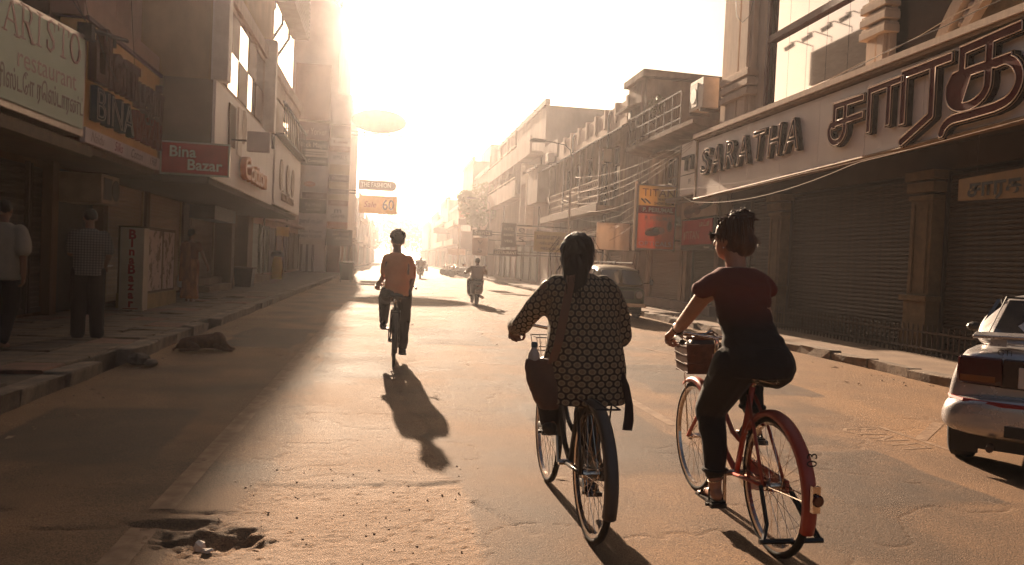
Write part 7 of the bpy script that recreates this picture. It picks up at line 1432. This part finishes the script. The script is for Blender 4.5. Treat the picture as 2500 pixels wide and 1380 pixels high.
def check_mat():
    m = bpy.data.materials.new('checked_cotton'); m.use_nodes = True; t = m.node_tree; N = t.nodes; L = t.links; b = N['Principled BSDF']; b.inputs['Roughness'].default_value = .9; tc = N.new('ShaderNodeTexCoord'); fs = []
    for ax in ('X', 'Z'):
        wv_ = N.new('ShaderNodeTexWave'); wv_.bands_direction = ax; wv_.inputs['Scale'].default_value = 9; L.new(tc.outputs['Object'], wv_.inputs['Vector']); g = N.new('ShaderNodeMath'); g.operation = 'GREATER_THAN'; g.inputs[1].default_value = .72; L.new(wv_.outputs['Fac'], g.inputs[0]); fs.append(g.outputs[0])
    a = N.new('ShaderNodeMath'); a.operation = 'ADD'; L.new(fs[0], a.inputs[0]); L.new(fs[1], a.inputs[1]); r = N.new('ShaderNodeValToRGB'); e = r.color_ramp.elements; e[0].color = (.17, .14, .115, 1); e[1].color = (.05, .042, .04, 1); q = e.new(.5); q.color = (.10, .082, .07, 1); mu = N.new('ShaderNodeMath'); mu.operation = 'MULTIPLY'; mu.inputs[1].default_value = .5; L.new(a.outputs[0], mu.inputs[0]); L.new(mu.outputs[0], r.inputs[0]); L.new(r.outputs[0], b.inputs['Base Color']); return m
m = MB(); torso(m, [((0, 0, .86), .19, .145), ((0, 0, 1.0), .185, .14), ((0, 0, 1.3), .195, .14), ((0, 0, 1.42), .165, .10), ((0, .005, 1.495), .078, .068)]); limb(m, [(-.175, 0, 1.395), (-.21, .06, 1.22)], [.08, .075]); limb(m, [(.175, 0, 1.395), (.228, -.01, 1.2)], [.08, .078]); folds(sculpt('shirt', check_mat(), p2, m, .013, 3), .02, 8, 6, 1)
m = MB(); limb(m, [(-.10, 0, .90), (-.10, .03, .48), (-.11, 0, .08)], [.115, .10, .09]); limb(m, [(.10, 0, .90), (.105, .03, .48), (.12, -.02, .08)], [.115, .10, .09]); folds(sculpt('trousers', TRO, p2, m, .013, 3), .02, 12, 7, 2); upright(p2, (-3.95, 11.0, .12), 18)
nb = thing('paper', 'small white folded paper held by the man in the checked shirt', 'paper', (0, 0, 0)); MB().hexa([(-.03, 0, 0), (.05, 0, 0), (.05, .07, .02), (-.03, .07, .02)], [(-.03, 0, .004), (.05, 0, .004), (.05, .07, .024), (-.03, .07, .024)]).build('sheet', WLET, nb); place(nb, (-3.80, 11.25, 1.10), 0)
p3 = stander('woman in an orange sari walking away on the left pavement', 0, 0, 0)
P, Q = standing_body(p3, (((-.20, -.08, 1.14), (-.21, -.02, .90)), ((.27, .02, 1.14), (.36, .06, .90))), (((-.08, .05, .48), (-.08, .06, .09)), ((.08, -.02, .48), (.08, -.12, .10))), yaw=-5, w_=.92); hair_cap(p3, P, bun=True)
SARI = M('sari_orange', (.36, .13, .035), .75, (.22, .065, .025), scale=9, lo=.4, hi=.6, stretch=(1, 1, .4)); m = MB(); torso(m, [((0, -.02, .10), .21, .20), ((0, -.01, .35), .185, .17), ((0, 0, .70), .19, .155), ((0, 0, .92), .20, .155), ((0, 0, 1.05), .165, .13)]); o = sculpt('sari_skirt', SARI, p3, m, .014, 3); folds(o, .05, 16, 1.2, 2)
m = MB(); torso(m, [((0, 0, 1.0), .16, .125), ((0, 0, 1.2), .165, .13), ((0, 0, 1.36), .175, .12), ((0, 0, 1.44), .12, .085)]); limb(m, [(-.16, 0, 1.38), (-.19, -.04, 1.25)], [.07, .06]); limb(m, [(.16, 0, 1.38), (.22, .01, 1.26)], [.07, .06]); folds(sculpt('blouse', M('blouse_maroon', (.20, .06, .03), .8, scale=5), p3, m, .014, 3), .02, 10, 10, 1)
m = MB(); m.loft([[(x-.12*w_, y, z), (x+.12*w_, y-.02, z), (x+.12*w_, y-.045, z), (x-.12*w_, y-.025, z)] for x, y, z, w_ in ((-.09, .0, 1.46, .6), (-.09, -.10, 1.40, .9), (-.08, -.12, 1.2, 1.0), (-.07, -.14, .95, 1.1), (-.06, -.17, .7, 1.2), (-.06, -.18, .5, 1.2))]); folds(sculpt('sari_drape', SARI, p3, m, .012, 2), .03, 20, 1, 4); upright(p3, (-4.58, 19.0, .12), -4)
cb = thing('carrier_bag', 'pale carrier bag hanging from the left hand of the woman in the sari', 'bag', (0, 0, 0)); m = MB(); torso(m, [((0, 0, 0), .06, .13), ((0, 0, .12), .075, .15), ((0, 0, .28), .05, .12), ((0, 0, .36), .015, .06)], p=3); folds(sculpt('pouch', M('bag_pale', (.42, .37, .33), .6, scale=5), cb, m, .014, 3), .04, 14, 9, 1); MB().tube([(0, -.05, .34), (0, 0, .44), (0, .05, .34)], .006, 5).build('handle', WLET, cb); upright(cb, (-4.80, 19.0, .48), 0)
# ---------------------------------------------------------------- dog asleep by the kerb
dg_ = thing('dog', 'brown street dog lying curled on the road beside the left kerb', 'dog', (0, 0, 0)); m = MB()
limb(m, [(.20, .02, .13), (.05, .0, .125), (-.12, .0, .105), (-.22, .02, .085)], [.115, .10, .095, .085]); m.ell((.20, .0, .16), (.10, .10, .10), 12, 8); limb(m, [(-.20, -.02, .09), (-.28, -.04, .06)], [.075, .045])
limb(m, [(.24, .0, .15), (.30, -.05, .08)], [.06, .05]); m.ell((.315, -.07, .065), (.06, .05, .045), 10, 8); limb(m, [(.34, -.09, .055), (.40, -.12, .035)], [.034, .022])
for x, y in ((.30, -.02), (.28, -.10)): m.ell((x, y, .115), (.016, .022, .034), 8, 6)
limb(m, [(.18, -.10, .07), (.30, -.16, .03), (.40, -.17, .02)], [.035, .024, .018]); limb(m, [(.20, .09, .06), (.33, .06, .025), (.42, .03, .02)], [.034, .023, .018]); limb(m, [(-.16, -.06, .09), (-.05, -.15, .05), (-.18, -.19, .025), (-.26, -.19, .02)], [.06, .042, .022, .018]); limb(m, [(-.27, .04, .06), (-.33, .0, .03), (-.36, -.08, .02), (-.34, -.16, .016)], [.022, .017, .014, .010])
o = sculpt('body', M('dog_fur', (.17, .075, .035), .9, (.10, .042, .022), scale=18, bump=.4, bscale=150), dg_, m, .009, 2); upright(dg_, (-2.48, 11.05, 0), 8)
# ---------------------------------------------------------------- morning haze
def make_haze():
    m = bpy.data.materials.new('morning_haze'); m.use_nodes = True; t = m.node_tree; N = t.nodes; N.clear()
    o = N.new('ShaderNodeOutputMaterial'); v = N.new('ShaderNodeVolumePrincipled')
    v.inputs['Color'].default_value = (1.0, 0.94, 0.93, 1); v.inputs['Density'].default_value = HAZE_D; v.inputs['Anisotropy'].default_value = 0.80
    t.links.new(v.outputs[0], o.inputs['Volume'])
    h = MB().box(-420, 420, -320, 1520, -1.7, 30).build('haze', m); h['kind'] = 'stuff'
    h['label'] = 'pale warm morning haze filling the whole street'; h['category'] = 'haze'
HAZE_D = 0.0011
make_haze()
